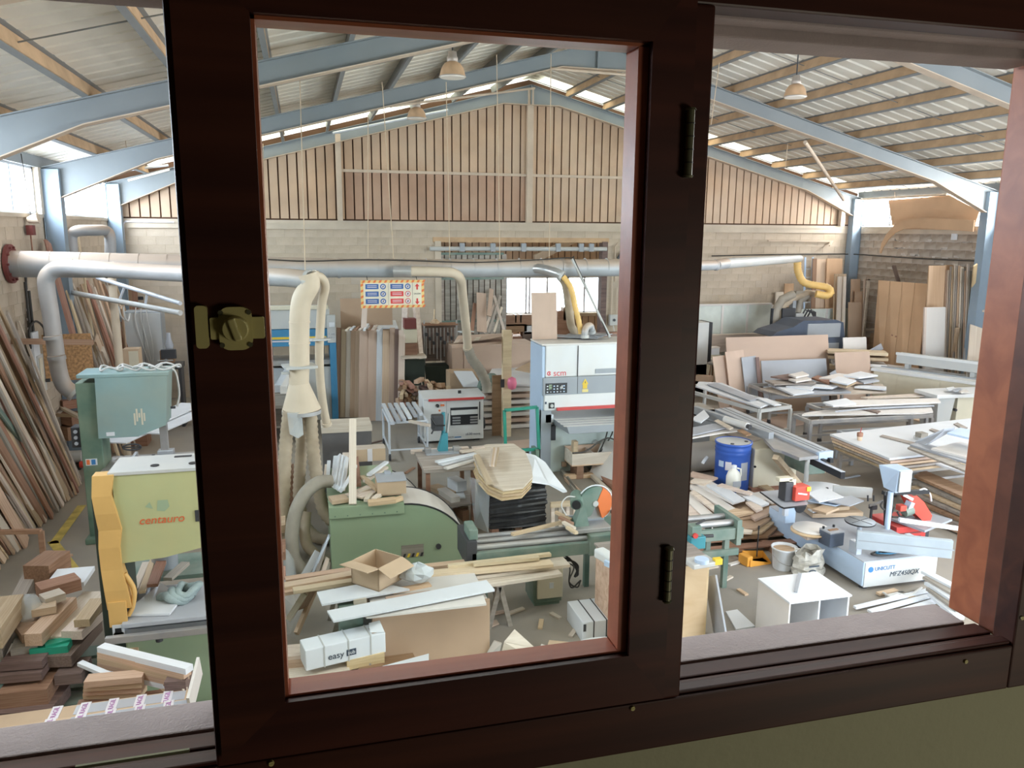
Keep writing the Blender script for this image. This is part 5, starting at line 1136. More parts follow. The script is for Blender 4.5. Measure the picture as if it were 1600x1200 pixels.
# offcuts on the sander
G = 'offcuts heaped on the green sander'
LB = ['white bundle of ridged mouldings','short white moulding by the ridged bundle','thin white moulding at the heap end','white moulding lying flat at the heap end','upright pale lath sticking up from the heap','pale lath slanting across the heap','pinkish block leaning on the lath','oak strip slanting to the carton','white slotted strip on the heap','pale strip below the slotted strip','tan panel piece lying flat in the heap','small pine block at the lid edge','thin pale stick in the middle of the heap','brown batten under the flat panel','pale wedge at the lid edge','second pale wedge at the lid edge','small taped carton piece at the lid corner','oak lath behind the heap']
specs = [((533,762),(541,712),.10,.10,pale,.96),((520,755),(524,715),.05,.06,whiteb,.95),((512,752),(514,722),.05,.05,whiteb,.94),((508,748),(510,728),.04,.05,pale,.93),((551,790),(550,655),.09,.03,pale,None),((536,764),(556,728),.035,.03,whiteb,1.05),((560,758),(556,715),.07,.05,redw,.95),((566,745),(590,765),.06,.04,oak,.98),((576,742),(604,722),.06,.03,whiteb,1.03),((570,752),(604,730),.06,.03,pale,.98),((552,776),(586,762),.28,.02,pale,.93),((616,782),(628,778),.06,.05,ply,.92),((560,770),(580,764),.05,.04,pale,.93),((575,786),(618,781),.12,.05,ply,.915),((572,782),(580,772),.06,.04,pale,.93),((584,780),(594,772),.06,.04,pale,.94),((516,782),(542,778),.20,.05,card,.93),((540,716),(562,708),.08,.05,oak,.95)]
for k, (a, b, w_, th, m, z) in enumerate(specs):
    if z is None: board('upright_lath', P(551,788,.90), A(551,655,10.2), w_, th, m, LB[k]+' on the green sander', 'lath', G, up=(0,-1,.1))
    else: board('sander_offcut', P(*a,z), P(*b,z+.02*wob(1)), w_, th, m, LB[k]+' on the green sander', 'offcut', G)
for k in range(3): board('ridged_moulding', P(523+5*k,760+3*k,.99), P(531+5*k,712+2*k,1.02), .05, .06, whiteb, ('first','second','third')[k]+' ridged white moulding in the bundle on the green sander', 'moulding', G, up=(.7,0,.7))
t = T('taped_carton', 'small brown carton with a strip of white tape behind the sander heap', 'carton', P(557,722,.89)); MB().bx(0,.42,0,.22,0,.18).build('carton_body', card, t); MB().bx(.16,.23,-.004,.224,-.002,.184).build('tape', tapew, t); MB().bx(0,.42,.0,.22,.18,.19).build('lid_flap', pale, t)
t = T('dusty_carton', 'dust covered carton at the corner of the green sander', 'carton', P(590,778,.90)); MB().bx(0,.36,0,.34,.03,.20).build('carton_body', card, t, .004); MB().bx(0,.37,-.01,.35,.20,.212).build('lid', greyb, t); MB().bx(.12,.2,.28,.34,.212,.25).build('lid_tab', greyb, t)
MB().bx(.05,.3,.05,.3,0,.03).build('pallet_bit', oak, t)
t = T('dark_panel_box', 'dark grey box with a pale top edge behind the green sander', 'box', (P(503,745,0).x,11.9,0)); a, b = A(503,668,11.9), A(580,664,11.9); w_ = b.x-a.x; t.location.x = a.x
MB().bx(0,w_,0,.5,0,a.z-.08).build('box_body', mat('slate_panel',(.13,.12,.12),.6), t); MB().bx(-.01,w_+.01,-.02,.52,a.z-.09,a.z+.0).build('top_edge', pale, t)
# long boards, carton and table nearer the window
G = 'long boards on trestles before the green sander'
for k, (a, b, z, w_, m, lb) in enumerate((((446,906),(566,888),.66,.10,oak,'oak board end showing left of the open carton'),((434,918),(575,893),.69,.12,pine,'pine board left of the open carton'),((440,926),(580,903),.66,.10,oak,'lower oak board left of the open carton'),((458,923),(572,905),.70,.09,pine,'pale pine batten foremost left of the open carton'),((630,890),(838,866),.62,.10,oak,'oak board running behind the plastic bag'),((640,900),(862,880),.66,.14,pine,'wide pine board running behind the plastic bag'),((650,908),(885,878),.60,.22,pale,'broad pale board reaching to the electric box'),((612,926),(672,914),.66,.09,ply,'short plywood batten before the plastic bag'),((650,922),(870,890),.56,.30,pale,'lowest broad pale board before the electric box'),((700,885),(860,866),.69,.06,pine,'thin pine batten on the broad boards'),((740,882),(842,872),.71,.05,pine,'topmost thin pine batten'))): board('long_board', P(*a,z), P(*b,z), w_, .035, m, lb, 'board', G)
for k, x in enumerate((.25,1.9)):
    t = T('trestle', ('trestle under the long boards near the open carton','trestle under the long boards near the electric box')[k], 'trestle', (x,8.0,0)); MB().bx(-.05,.05,-.4,.3,.48,.54).build('top_bar', greyw, t)
    for y in (-.35,.25): MB().bar((-.12,y,0),(0,y,.5),.05,.05).build('leg', greyw, t); MB().bar((.12,y,0),(0,y,.5),.05,.05).build('leg', greyw, t)
a = P(592,925,.72); t = T('open_carton', 'open brown carton with raised flaps on the long boards', 'carton', (a.x,a.y,.72), .75)
w_, h_ = .36, .24
for nm, b_ in (('front_wall',(0,w_,0,.012,0,h_)),('back_wall',(0,w_,w_-.012,w_,0,h_)),('side_wall',(0,.012,0,w_,0,h_)),('side_wall',(w_-.012,w_,0,w_,0,h_)),('bottom',(0,w_,0,w_,0,.012))): MB().bx(*b_).build(nm, card, t)
def flap(p0, p1, out, dz): 
    p0, p1, out = V(p0), V(p1), V(out)
    q = [p0,p1,p1+out+V((0,0,dz)),p0+out+V((0,0,dz))]; MB().add(q+[p-V((0,0,.008)) for p in q],[(0,1,2,3),(7,6,5,4),(0,4,5,1),(1,5,6,2),(2,6,7,3),(3,7,4,0)]).build('flap', card, t)
flap((0,0,h_),(w_,0,h_),(0,-.15,0),-.06); flap((0,w_,h_),(0,0,h_),(-.16,0,0),.02); flap((w_,0,h_),(w_,w_,h_),(.12,0,0),-.1); flap((w_,w_,h_),(0,w_,h_),(0,.1,0),-.1)
o = MB(); r4 = random.Random(2)
vs = []; nn = 10
for i in range(6):
    th = PI*i/5
    for k in range(nn): rr_ = r4.uniform(.75,1.15); vs.append((.17*math.sin(th)*math.cos(2*PI*k/nn)*rr_,.13*math.sin(th)*math.sin(2*PI*k/nn)*rr_,.09+.09*math.cos(th)*r4.uniform(.85,1.3)))
o.add(vs,[(i*nn+k,i*nn+(k+1)%nn,(i+1)*nn+(k+1)%nn,(i+1)*nn+k) for i in range(5) for k in range(nn)]); o = o.build('plastic_bag', clearfilm); o.location = P(652,908,.70); tag(o, 'crumpled clear plastic bag beside the open carton', 'bag')
o.data.materials[0] = sheer('bag_film', (.66,.70,.72), .75)
t = T('electric_box', 'cream electrical cabinet with buttons standing on the floor', 'electrical box', (2.42,7.98,0)); MB().bx(-.04,.30,.02,.36,.04,.62).build('cabinet', mgreen, t, .01); MB().bx(0,.30,-.01,.02,.10,.60).build('door', creamy, t, .006); MB().bx(-.02,.28,.04,.34,0,.05).build('plinth', mgreen, t)
for k in range(6): MB().cyl((.10+.05*(k%3),-.03,.50-.06*(k//3)),(.10+.05*(k%3),-.01,.50-.06*(k//3)),.015,n=10).build('button', (redp,greyb,orangep)[k%3], t)
MB().cyl((.26,-.03,.38),(.26,-.01,.38),.02,n=10).build('lock', dark, t); MB().bx(.14,.19,-.014,-.01,.22,.29).build('label', whiteb, t)
for k in range(2): MB().tube(smooth_path([(.30,.05,.5),(.38+.05*k,0,.45),(.36,-.05,.3),(.40+.06*k,-.05,.22),(.5,-.05,.3)]),.01,6).build('loose_wire', cable, t)
for k in range(3): MB().tube(smooth_path([(.32,.1,.48+.05*k),(.42,.05,.5),(.5,.05,.42-.04*k),(.46,.05,.3)]),.012,6).build('coiled_wire', dark, t)
# mitre saw bench
t = T('saw_bench', 'long green roller bench running behind the mitre saw', 'saw bench', (1.65,8.0,0))
for y in (0,.16,.3): MB().cyl((.0,y,.78),(1.75,y,.78),.035,n=10).build('roller_rail', iron, t)
MB().bx(0,3.3,-.1,-.04,.62,.76).build('front_beam', mgreen, t, .006); MB().bx(0,3.3,.36,.42,.62,.76).build('rear_beam', mgreen, t, .006)
MB().bx(1.35,2.0,-.12,.46,.60,.84).build('saw_base', mgreen, t, .01)
for y in (.0,.2): MB().cyl((2.2,y,.80),(3.25,y,.80),.04,n=10).build('roller_rail', iron, t)
MB().bx(3.2,3.26,-.12,.44,.55,.86).build('end_plate', mgreen, t); MB().bx(2.2,3.25,-.10,-.06,.42,.50).build('lower_beam', mgreen, t); MB().bx(-.06,.06,-.1,.44,.6,.9).build('end_block', dark, t, .01); MB().box((.03,.1,.95),(.1,.3,.12)).build('end_motor', mgreen, t, .01)
for x in (.15,1.5,2.4,3.1): 
    for y in (-.05,.38): MB().bx(x-.03,x+.03,y-.03,y+.03,0,.62).build('leg', mgreen, t)
t = T('mitre_saw', 'green mitre saw with an orange blade guard on the roller bench', 'saw', (A(915,850,8.1).x,8.1,.845))
MB().bx(-.22,.26,-.14,.2,0,.05).build('saw_table', iron, t, .006); MB().bx(-.2,.26,.10,.13,.05,.13).build('fence', alu, t)
ce = (.10,.04,.30); 
MB().cyl((ce[0],.02,ce[2]),(ce[0],.026,ce[2]),.20,n=30).build('blade', tinfoil, t)
MB().prism([(ce[0]+.195*math.cos(a),ce[2]+.195*math.sin(a)) for a in [PI*.36+PI*.95*k/16 for k in range(17)]]+[(ce[0]-.05,ce[2]-.14)], -.02, .06).build('upper_guard', mgreen, t, .006)
og = [(ce[0]+.02,ce[2]+.02)]+[(ce[0]+.20*math.cos(a),ce[2]+.20*math.sin(a)) for a in [PI*.36-PI*.72*k/12 for k in range(13)]]
MB().prism(og, -.025, .055).build('orange_guard', orangep, t, .004)
MB().tube([V((ce[0]+.215*math.cos(a),.0,ce[2]+.215*math.sin(a))) for a in [PI*.8-PI*1.1*k/14 for k in range(15)]],.008,6).build('guard_rim', whiteb, t)
MB().cyl((-.16,-.1,.34),(-.08,.12,.36),.07,.08,14).build('motor', mgreen, t); MB().cyl((-.17,-.13,.34),(-.16,-.1,.34),.05,n=14).build('motor_cap', black, t)
MB().bar((-.14,.05,.34),(.08,.05,.30),.12,.10).build('arm', mgreen, t, .01); MB().cyl((ce[0],-.03,ce[2]),(ce[0],-.02,ce[2]),.035,n=12).build('hub', lgrey, t)
MB().hexa([(-.16,-.05,.05),(.02,-.05,.05),(.02,.1,.05),(-.16,.1,.05)],[(-.08,-.02,.26),(-.02,-.02,.26),(-.02,.08,.26),(-.08,.08,.26)]).build('pivot', mgreen, t)
MB().tube(smooth_path([(-.12,-.05,.4),(-.25,-.05,.42),(-.32,-.05,.33),(-.26,-.05,.2)]),.008,6).build('cord', cablew, t); MB().cyl((.32,-.05,.05),(.32,-.05,.22),.012,n=6).build('clamp_rod', dark, t); MB().bx(.28,.36,-.07,-.03,.18,.21).build('clamp_foot', dark, t)
board('loose_batten', P(800,835,.9), P(895,812,.9), .05, .03, oak, 'weathered batten behind the mitre saw pivot', 'batten')
for k in range(4): board('scrap', P(868+6*k,800+8*k,1.0-.02*k), P(892+3*k,812+7*k,.95), .04, .03, (oak,redw,pale,pine)[k], ('oak scrap by the saw motor','reddish scrap by the saw motor','pale scrap by the saw motor','pine scrap by the saw motor')[k], 'scrap')
# things seen right of the mullion on the bench
t = T('blue_vice', 'small teal blue clamp vice on the bench beside the mullion', 'vice', P(1086,852,.85)); MB().box((0,0,.05),(.18,.14,.14)).build('vice_body', tealp, t, .01); MB().box((-.02,0,.18),(.12,.12,.12)).build('vice_top', mgreen, t, .01); MB().cyl((-.02,0,.1),(.2,-.02,.1),.02,n=8).build('screw_rod', dark, t); MB().cyl((-.04,-.08,.14),(-.04,-.06,.14),.03,n=10).build('red_button', redp, t); MB().cyl((0,0,.24),(.1,.0,.28),.012,n=6).build('lever', dark, t)
# plywood cabinet partly behind the mullion
t = T('plywood_cabinet', 'open plywood cabinet standing behind the mullion', 'cabinet', (2.92,6.85,0))
zc = .88
MB().bx(0,1.02,-.05,.7,zc,zc+.025).build('top', greyw, t, .003); MB().bx(.0,.05,0,.06,0,zc).build('corner_post', ply, t); MB().bx(.02,.05,.06,.68,.05,zc).build('side_panel', oak, t); MB().bx(.98,1.0,0,.68,.05,zc).build('side_panel', ply, t); MB().bx(.05,.98,.0,.02,.06,zc-.02).build('front_panel', ply, t); MB().bx(.02,1.0,.02,.66,.05,.08).build('bottom', ply, t); castors(t, (.06,.92), (.08,.6), .025)
t2 = T('white_tool', 'white hand tool with a flexible grey hose on the plywood cabinet', 'tool', P(950,880,.905)); MB().box((0,.05,.05),(.12,.28,.1),.25).build('tool_body', mwhite, t2, .02); MB().box((.02,-.12,.03),(.10,.2,.06),.4).build('blue_base', mblue, t2, .006)
t2 = T('spray_gun', 'pale blue tool tray on the end of the plywood cabinet', 'tray', P(1085,885,.905)); MB().box((.06,0,.04),(.28,.2,.05),.1).build('tray', lgrey, t2, .01); MB().cyl((.05,-.05,.06),(.05,-.05,.10),.07,n=16).build('disc', mblue, t2); MB().box((.22,-.06,.06),(.08,.06,.06)).build('yellow_block', yellow, t2)
board('thin_lath', P(1098,890,.3), P(1122,885,.3), .03, .02, pale, 'thin pale lath pointing out from the plywood cabinet', 'lath')
# table with white boards and mdf front
t = T('panel_table', 'low table with a brown panel front under white boards', 'table', (.50,7.0,0))
MB().bx(.0,1.14,0,.03,.05,.66).build('mdf_front', mdf, t, .003); MB().bx(.0,1.12,.03,.7,.62,.66).build('tabletop', warmb, t); MB().bx(1.10,1.14,.03,.7,.0,.62).build('side_panel', mdf, t); MB().bx(.0,.04,.03,.7,0,.62).build('side_panel', mdf, t); MB().bx(-.30,-.08,.05,.5,.0,.66).build('green_box', mgreen, t, .006); MB().bx(-.08,.0,.1,.3,.35,.62).build('bracket', greyb, t)
G = 'white boards on the low panel table'
poly('white_board', [(511,954),(521,970),(773,921),(760,906)], .74, .02, whiteb, 'long white board lying slantwise on the low table', group=G)
poly('white_board', [(570,961),(573,964),(760,943),(754,926),(640,938)], .70, .02, warmb, 'second white board beneath the slanting one', group=G)
poly('white_board', [(495,925),(503,944),(640,920),(600,912),(560,913)], .72, .02, whiteb, 'short white board behind the slanting one', group=G)
poly('tan_block', [(602,932),(672,922),(672,934),(606,946)], .68, .05, mdfp, 'tan board between the white boards', group=G)
board('small_block', P(552,940,.68), P(572,937,.68), .06, .06, pale, 'small pale block beside the green box', 'block')
a = P(478,1046,.36); b = P(603,1016,.36); t = T('white_carton', 'long white carton lettered in grey with a torn corner', 'carton', (a.x,a.y,.34), math.atan2(b.y-a.y,b.x-a.x)); l_ = (b-a).length
MB().bx(0,l_,0,.22,0,.20).build('carton_body', whiteb, t, .008); text('easy', inkd, .085, (l_*.37,-.003,.085), FRONT, t); pl = MB().bx(l_*.50,l_*.62,-.004,0,.055,.115).build('brand_patch', inkd, t); text('sub', whiteb, .05, (l_*.56,-.006,.085), FRONT, pl)
for f in (.22,.52,.80): MB().bx(l_*f,l_*f+.012,-.004,.224,-.002,.204).build('strap', lgrey, t)
MB().add([(l_*.82,.05,.206),(l_*.99,.0,.206),(l_*.97,.1,.28),(l_*.84,.13,.26),(l_*.82,.05,.204),(l_*.99,.0,.204),(l_*.97,.1,.278),(l_*.84,.13,.258)],[(0,1,2,3),(7,6,5,4),(0,4,5,1),(1,5,6,2),(2,6,7,3),(3,7,4,0)]).build('torn_flap', whiteb, t); MB().bx(l_*.84,l_*.96,.03,.14,.201,.203).build('torn_hole', carddk, t)
G = 'timbers under the white carton'
for k, (a, b, z, w_, th, m, lb) in enumerate((((436,1022),(476,1018),.34,.22,.05,pale,'pale board under the end of the white carton'),((436,1034),(478,1030),.30,.2,.06,oak,'oak board under the end of the white carton'),((440,1052),(545,1038),.26,.26,.04,pale,'broad pale board below the white carton'),((436,1066),(560,1048),.20,.3,.04,pale,'lowest broad board at the sash bottom'),((540,1034),(598,1022),.30,.14,.10,ply,'plywood box end under the white carton'),((538,1040),(580,1036),.26,.06,.03,greyw,'grey lath under the white carton'),((560,1046),(600,1040),.24,.05,.03,brownw,'brown lath under the white carton'))): board('under_board', P(*a,z), P(*b,z), w_, th, m, lb, 'board', G)
poly('white_triangle', [(520,1064),(600,1040),(670,1021),(670,1040),(560,1066)], .32, .02, whiteb, 'white wedge-shaped board at the bottom of the sash')
slab('support_crate', (.25,6.75,.10), (1.3,.7,.19), brownw, .1, 'dark crate under the boards below the white carton', 'crate')
# scraps and cartons on the floor
t = T('flat_carton', 'open flattened brown carton on the floor below the table', 'carton', P(722,1026,0)); 
for nm, q in (('carton_wall',[(-.22,-.1,0),(.02,-.12,0),(.0,.05,.26),(-.24,.02,.14)]),('carton_wall',[(.02,-.12,0),(.2,-.1,0),(.26,.12,.06),(.0,.05,.26)]),('carton_base',[(-.3,-.2,.01),(.24,-.22,.01),(.2,.12,.01),(-.24,.1,.01)])): 
    q = [V(p) for p in q]; MB().add(q+[p+V((0,.012,.004)) for p in q],[(0,1,2,3),(7,6,5,4),(0,4,5,1),(1,5,6,2),(2,6,7,3),(3,7,4,0)]).build(nm, card, t)
for k, (pxs, zs, m, lb) in enumerate((([(756,1028),(772,1000),(784,1004),(778,1028)],[.05,.22,.24,.06],warmb,'white curled paper scrap beside the flat carton'),([(782,1026),(788,1002),(804,983),(836,1012),(828,1024)],[.02,.18,.26,.06,.02],pale,'pale paper sheet bent up on the floor'),([(838,1022),(846,1006),(852,1008),(846,1024)],[.03,.12,.12,.03],warmb,'small white scrap on the floor'),([(852,1020),(858,1000),(900,1004),(896,1018)],[.02,.08,.06,.02],card,'flat brown cardboard scrap on the floor'),([(752,974),(776,968),(780,974),(756,984)],[.02]*4,mdfp,'tan offcut on the floor beside the low table'))): poly('floor_scrap', pxs, 0, .012, m, lb, 'scrap', zs=zs)
a = P(907,1000,0); t = T('white_banded_box', 'white flat pack box with dark bands at the sash corner', 'carton', (a.x,a.y-.05,0)); MB().bx(0,.5,0,.5,0,.22).build('box_body', whiteb, t, .006)
for x in (.12,.26): MB().bx(x,x+.012,-.003,.503,-.001,.223).build('band', dark, t)
MB().bx(.01,.04,-.004,0,.12,.2).build('label', dark, t)
o = MB().tube(smooth_path([P(866,1020,.02),P(892,1009,.14),P(920,999,.235),P(965,996,.235)]),.012,6).build('white_cable', cablew); tag(o, 'white cable trailing over the banded box', 'cable')
# left of the table: film and leaning boards
G = 'boards propped at the left end of the green sander'
for k, (a, b, w_, m, lb) in enumerate((((474,902),(497,862),.09,whiteb,'white strip propped beside the hoses'),((484,905),(515,835),.03,alu,'thin metal strip propped on the sander'),((492,905),(508,850),.05,greyw,'grey lath propped on the sander'),((502,902),(512,872),.05,pale,'pale lath propped low on the sander'),((508,900),(514,878),.04,greyw,'short grey lath at the sander corner'))):
    p, q = P(*a,.05), A(*b,9.45); board('propped_strip', p, q, w_, .02, m, lb, 'lath', G, up=(.3,-1,.1))
for k, (a, b, z, w_, m, lb) in enumerate((((452,966),(478,925),.5,.08,pale,'pale stick under the plastic film'),((470,948),(487,918),.55,.11,oak,'square oak block leaning over the plastic film'),((463,990),(492,922),.35,.04,oak,'long oak lath slanting down by the film'))): board('film_stick', P(*a,z-.2), P(*b,z+.1), w_, .06, m, lb, 'stick')
o = MB().add([(-.25,.3,.5),(.0,.25,.5),(.08,.0,.25),(.0,-.2,.1),(-.25,-.2,.05),(-.3,0,.35),(-.1,.0,.48)],[(0,6,5),(0,1,6),(1,2,6),(2,3,6),(3,4,6),(4,5,6)]).build('plastic_film', clearfilm); o.location = P(455,990,0); tag(o, 'crumpled clear film heaped at the sash stile', 'film')
o = MB().lathe([(.10,0),(.14,.1),(.12,.3),(.06,.42),(.02,.45)],n=9).build('plastic_sack', clearfilm); o.location = P(445,912,.0); tag(o, 'upright clear plastic sack behind the long boards', 'bag')
# ================================================================== right side of the hall
def frame_table(label, c, rz, w_, l, z, m=lgrey, wheels=True, name='frame_table'):
    """Tubular table frame: centre c, width w_ (local x), length l (local y), top of frame at z."""
    t = T(name, label, 'table', (c[0],c[1],0), rz)
    for x in (-w_/2,w_/2): MB().bx(x-.03,x+.03,-l/2,l/2,z-.07,z).build('side_rail', m, t)
    for y in (-l/2,l/2): MB().bx(-w_/2,w_/2,y-.03,y+.03,z-.07,z).build('cross_rail', m, t)
    for x in (-w_/2,w_/2):
        for y in (-l/2,l/2): MB().bx(x-.03,x+.03,y-.03,y+.03,.1 if wheels else 0,z-.07).build('leg', m, t)
    for y in (-l/2,l/2): MB().bx(-w_/2,w_/2,y-.02,y+.02,.22,.26).build('stretcher', m, t)
    if wheels: castors(t, (-w_/2,w_/2), (-l/2,l/2), .055)
    return t
# blue drum and jug
t = T('plastic_drum', 'blue plastic drum with a grey lid and paper labels', 'drum', (6.72,11.2,0))
MB().lathe([(.255,0),(.275,.02),(.28,.3),(.282,.6),(.285,.66),(.292,.68),(.285,.70),(.285,.72),(.293,.74),(.285,.76),(.285,.80)],n=32).build('barrel', bluep, t)
MB().lathe([(.287,.80),(.30,.82),(.30,.85),(.28,.85),(.28,.83)],n=32).build('rim', bluep, t); MB().lathe([(0.001,.838),(.279,.842)],n=32).build('lid', lgrey, t)
for a in (-2.2,-.4): MB().cyl((.2*math.cos(a),.2*math.sin(a),.84),(.2*math.cos(a),.2*math.sin(a),.855),.03,n=10).build('bung', dark, t)
def curved(a0, a1, z0, z1, r, m, nm):
    n = 5; vs = [(r*math.cos(a0+(a1-a0)*k/n), r*math.sin(a0+(a1-a0)*k/n), z) for z in (z0,z1) for k in range(n+1)]
    MB().add(vs,[(k,k+1,n+2+k,n+1+k) for k in range(n)]).build(nm, m, t)
curved(-2.5,-2.15,.42,.56,.286,tapew,'paper_label'); curved(-2.95,-2.6,.46,.56,.286,mblue,'blue_label'); curved(-1.6,-1.1,.25,.55,.284,greyb,'dust_patch')
p = P(1138,764,.0); t = T('plastic_jug', 'white plastic jug standing before the blue drum', 'jug', (p.x-.25,p.y-.55,.22)); MB().lathe([(.10,0),(.115,.02),(.115,.18),(.09,.26),(.04,.31),(.035,.34)],n=18).build('bottle', mat('milky_plastic',(.85,.83,.74),.35), t); MB().lathe([(.042,.33),(.042,.37),(.02,.375)],n=14).build('cap', whiteb, t); MB().tube([V((.05,0,.32)),V((.12,0,.30)),V((.13,0,.2)),V((.11,0,.16))],.014,8).build('handle', MT['milky_plastic'], t); MB().bx(-.07,.07,-.118,-.112,.05,.14).build('label', greyb, t)
# panel saw
t = T('panel_saw', 'long sliding table panel saw behind the blue drum', 'panel saw', (7.55,11.6,0))
def bx_(nm, m, x0,x1,y0,y1,z0,z1, bv=.008, par=None): return MB().bx(x0,x1,y0,y1,z0,z1).build(nm, m, par or t, bv)
def W2(p): return V(p)-t.location
bx_('body', creamy, -.55,.25,-.6,.9,.08,.74,.015); bx_('plinth', brownw, -.6,.3,-.65,.95,0,.09); 
a0, a1, b1, b0 = P(1117,639,.9), P(1276,706,.9), P(1298,703,.9), P(1141,636,.9)
q = [W2(p) for p in (a0,a1,b1,b0)]; MB().hexa([p-V((0,0,.12)) for p in q],[p for p in q]).build('sliding_beam', alu, t, .004)
for f in (.33,.62): 
    c0, c1 = q[0].lerp(q[3],f), q[1].lerp(q[2],f); MB().bar(c0+V((0,0,.003)),c1+V((0,0,.003)),.02,.01).build('beam_groove', mgrey, t)
MB().bar(q[1]+V((0,-.03,-.06)),q[2]+V((0,-.03,-.06)),.06,.12).build('beam_end', mblue, t)
for f in (.25,.75): MB().box(q[1].lerp(q[2],f)+V((0,-.08,-.13)),(.06,.1,.07)).build('end_clamp', black, t)
pp = [W2(P(*p,.86)) for p in ((1193,684),(1214,682),(1279,712),(1249,715),(1222,704),(1209,701))]; MB().add([p for p in pp]+[p-V((0,0,.05)) for p in pp],[(5,4,3,2,1,0),(6,7,8,9,10,11)]+[(i,(i+1)%6,6+(i+1)%6,6+i) for i in range(6)]).build('saw_table', iron, t)
e = W2(P(1262,716,.82)); MB().cyl(e,(e.x,e.y,0),.035,n=8).build('leg', lgrey, t)
e0, e1 = W2(P(1264,718,.74)), W2(P(1317,743,.74)); MB().bar(e0,e1,.07,.10).build('outrigger_arm', black, t); MB().bar(e0+V((0,0,.053)),e1+V((0,0,.053)),.07,.006).build('outrigger_face', alu, t)
bx_('gear_housing', mgreen, .0,.35,-1.2,-.6,.45,.78,.01); bx_('grey_skirt', mgrey, -.5,.3,.9,2.0,.1,.8,.01)
b0_, b1_ = W2(P(1212,714,.72)), W2(P(1248,757,.1)); MB().bar(b0_,b1_,.1,.08).build('timber_prop', pine, t)
g0, g1 = W2(P(1133,655,1.0)), W2(P(1168,666,1.0)); MB().cyl(g0,g1,.06,n=12).build('guard_roller', mwhite, t); MB().cyl(g1,g1+(g1-g0)*.12,.04,n=10).build('roller_end', dark, t)
h0, h1 = W2(P(1086,640,.9)), W2(P(1205,682,.9)); MB().bar(h0,h1,.10,.14).build('rip_fence', mgrey, t)
for k in range(3): MB().cyl((-.54,-.605,.45-.0*k),(-.54+.0,-.62,.45),.02,n=8).build('bolt', dark, t)
G = 'sheets on the panel saw side table'
for k, (pxs, z, m, lb) in enumerate((([(1080,655),(1100,640),(1108,650),(1095,660)],.98,whiteb,'white sheet nearest the mullion on the saw side table'),([(1080,668),(1125,660),(1135,668),(1080,680)],.92,greyb,'grey sheet on the saw side table'),([(1080,676),(1122,664),(1160,672),(1128,676),(1082,684)],.88,warmb,'off-white sheet over the saw side table'),([(1128,676),(1150,668),(1196,684),(1172,690)],.76,pale,'tan sheet sliding off behind the drum'),([(1116,657),(1122,655),(1146,668),(1140,670)],.95,pale,'pale strip on the saw side table'),([(1152,672),(1160,670),(1174,678),(1166,680)],.93,brownw,'brown strip behind the drum'))): poly('saw_sheet', pxs, z, .02, m, lb, group=G)
t = T('side_table', 'brown legged castor table beside the mullion', 'table', (P(1086,712,0).x,P(1086,712,0).y,0)); bx_('tabletop', greyw, -.5,.6,-.1,1.0,.74,.80); legs(t, (-.0,.5), (0,.9), .74, .10, brownw); castors(t, (.0,.5), (0,.9), .05)
o = MB().cyl((-.4,0,.28),(.55,.15,.26),.26,n=24).build('foam_roll', warmb); o.location = P(1095,738,0); tag(o, 'thick white roll lying left of the blue drum', 'roll')
poly('white_lath', [(1096,722),(1100,716),(1104,712),(1107,714),(1100,723)], .52, .02, whiteb, 'small white scrap on the thick white roll', 'scrap')
# long white table by the stools
t = frame_table('long grey frame table with white sheets near the stools', (8.85,15.0), .22, .85, 2.6, .74, lgrey, False)
G = 'white sheets on the long frame table'
poly('white_sheet', [(1087,603),(1092,596),(1128,598),(1204,630),(1188,636)], .80, .03, whiteb, 'long white sheet covering the frame table near the stools', group=G)
poly('white_sheet', [(1180,621),(1198,622),(1221,632),(1210,633)], .83, .02, whiteb, 'narrow white sheet overhanging the frame table end', group=G)
poly('white_sheet', [(1105,600),(1120,598),(1185,622),(1172,626)], .83, .015, greyb, 'thin grey sheet on top of the long white sheet', group=G)
# board table with heaped sheets
t = frame_table('rolling frame table under heaped boards before the grey panels', (11.2,15.6), -.08, 2.4, 1.0, .72, iron)
G = 'boards heaped on the rolling frame table'
hp = [([(1188,607),(1232,618),(1385,612),(1380,600),(1230,600)],.76,pale,'broad base board of the heaped table'),([(1200,600),(1240,616),(1330,612),(1300,600)],.80,greyb,'grey board on the heaped table'),([(1213,604),(1240,616),(1272,612),(1245,602)],.84,whiteb,'white board near the end of the heaped table'),([(1228,603),(1268,609),(1272,605),(1240,600)],.87,whiteb,'short white board on the heaped table'),([(1195,594),(1210,600),(1275,598),(1262,592)],.92,greyw,'dark edged board in the middle of the heap'),([(1204,588),(1230,592),(1262,586),(1232,584)],.98,darkw,'dark board in the middle of the heap'),([(1232,585),(1244,589),(1264,585),(1254,580)],1.04,warmb,'small topmost board of the heap'),([(1232,592),(1244,596),(1268,592),(1258,587)],.99,warmb,'pale board under the small topmost board'),([(1268,590),(1295,599),(1300,594),(1278,586)],.92,brownw,'brown board edge in the heap'),([(1280,590),(1302,592),(1340,586),(1310,583)],.95,warmb,'off-white board at the right of the heap'),([(1296,596),(1322,604),(1338,597),(1312,592)],.92,oak,'tan block at the right of the heap'),([(1296,594),(1324,600),(1338,594),(1310,588)],.98,whiteb,'white block at the right of the heap'),([(1318,586),(1342,590),(1372,586),(1345,580)],.98,whiteb,'white sheet scraps at the far right of the heap'),([(1335,592),(1350,598),(1374,594),(1360,588)],.90,greyb,'dark edged sheet at the far right of the heap'),([(1335,604),(1385,608),(1385,604),(1345,601)],.83,whiteb,'thin white sheet at the far right of the heap'),([(1268,604),(1300,606),(1310,602),(1275,600)],.88,whiteb,'white sheet centred on the heaped table')]
for k, (pxs, z, m, lb) in enumerate(hp): poly('heaped_board', pxs, z, .035, m, lb, group=G)
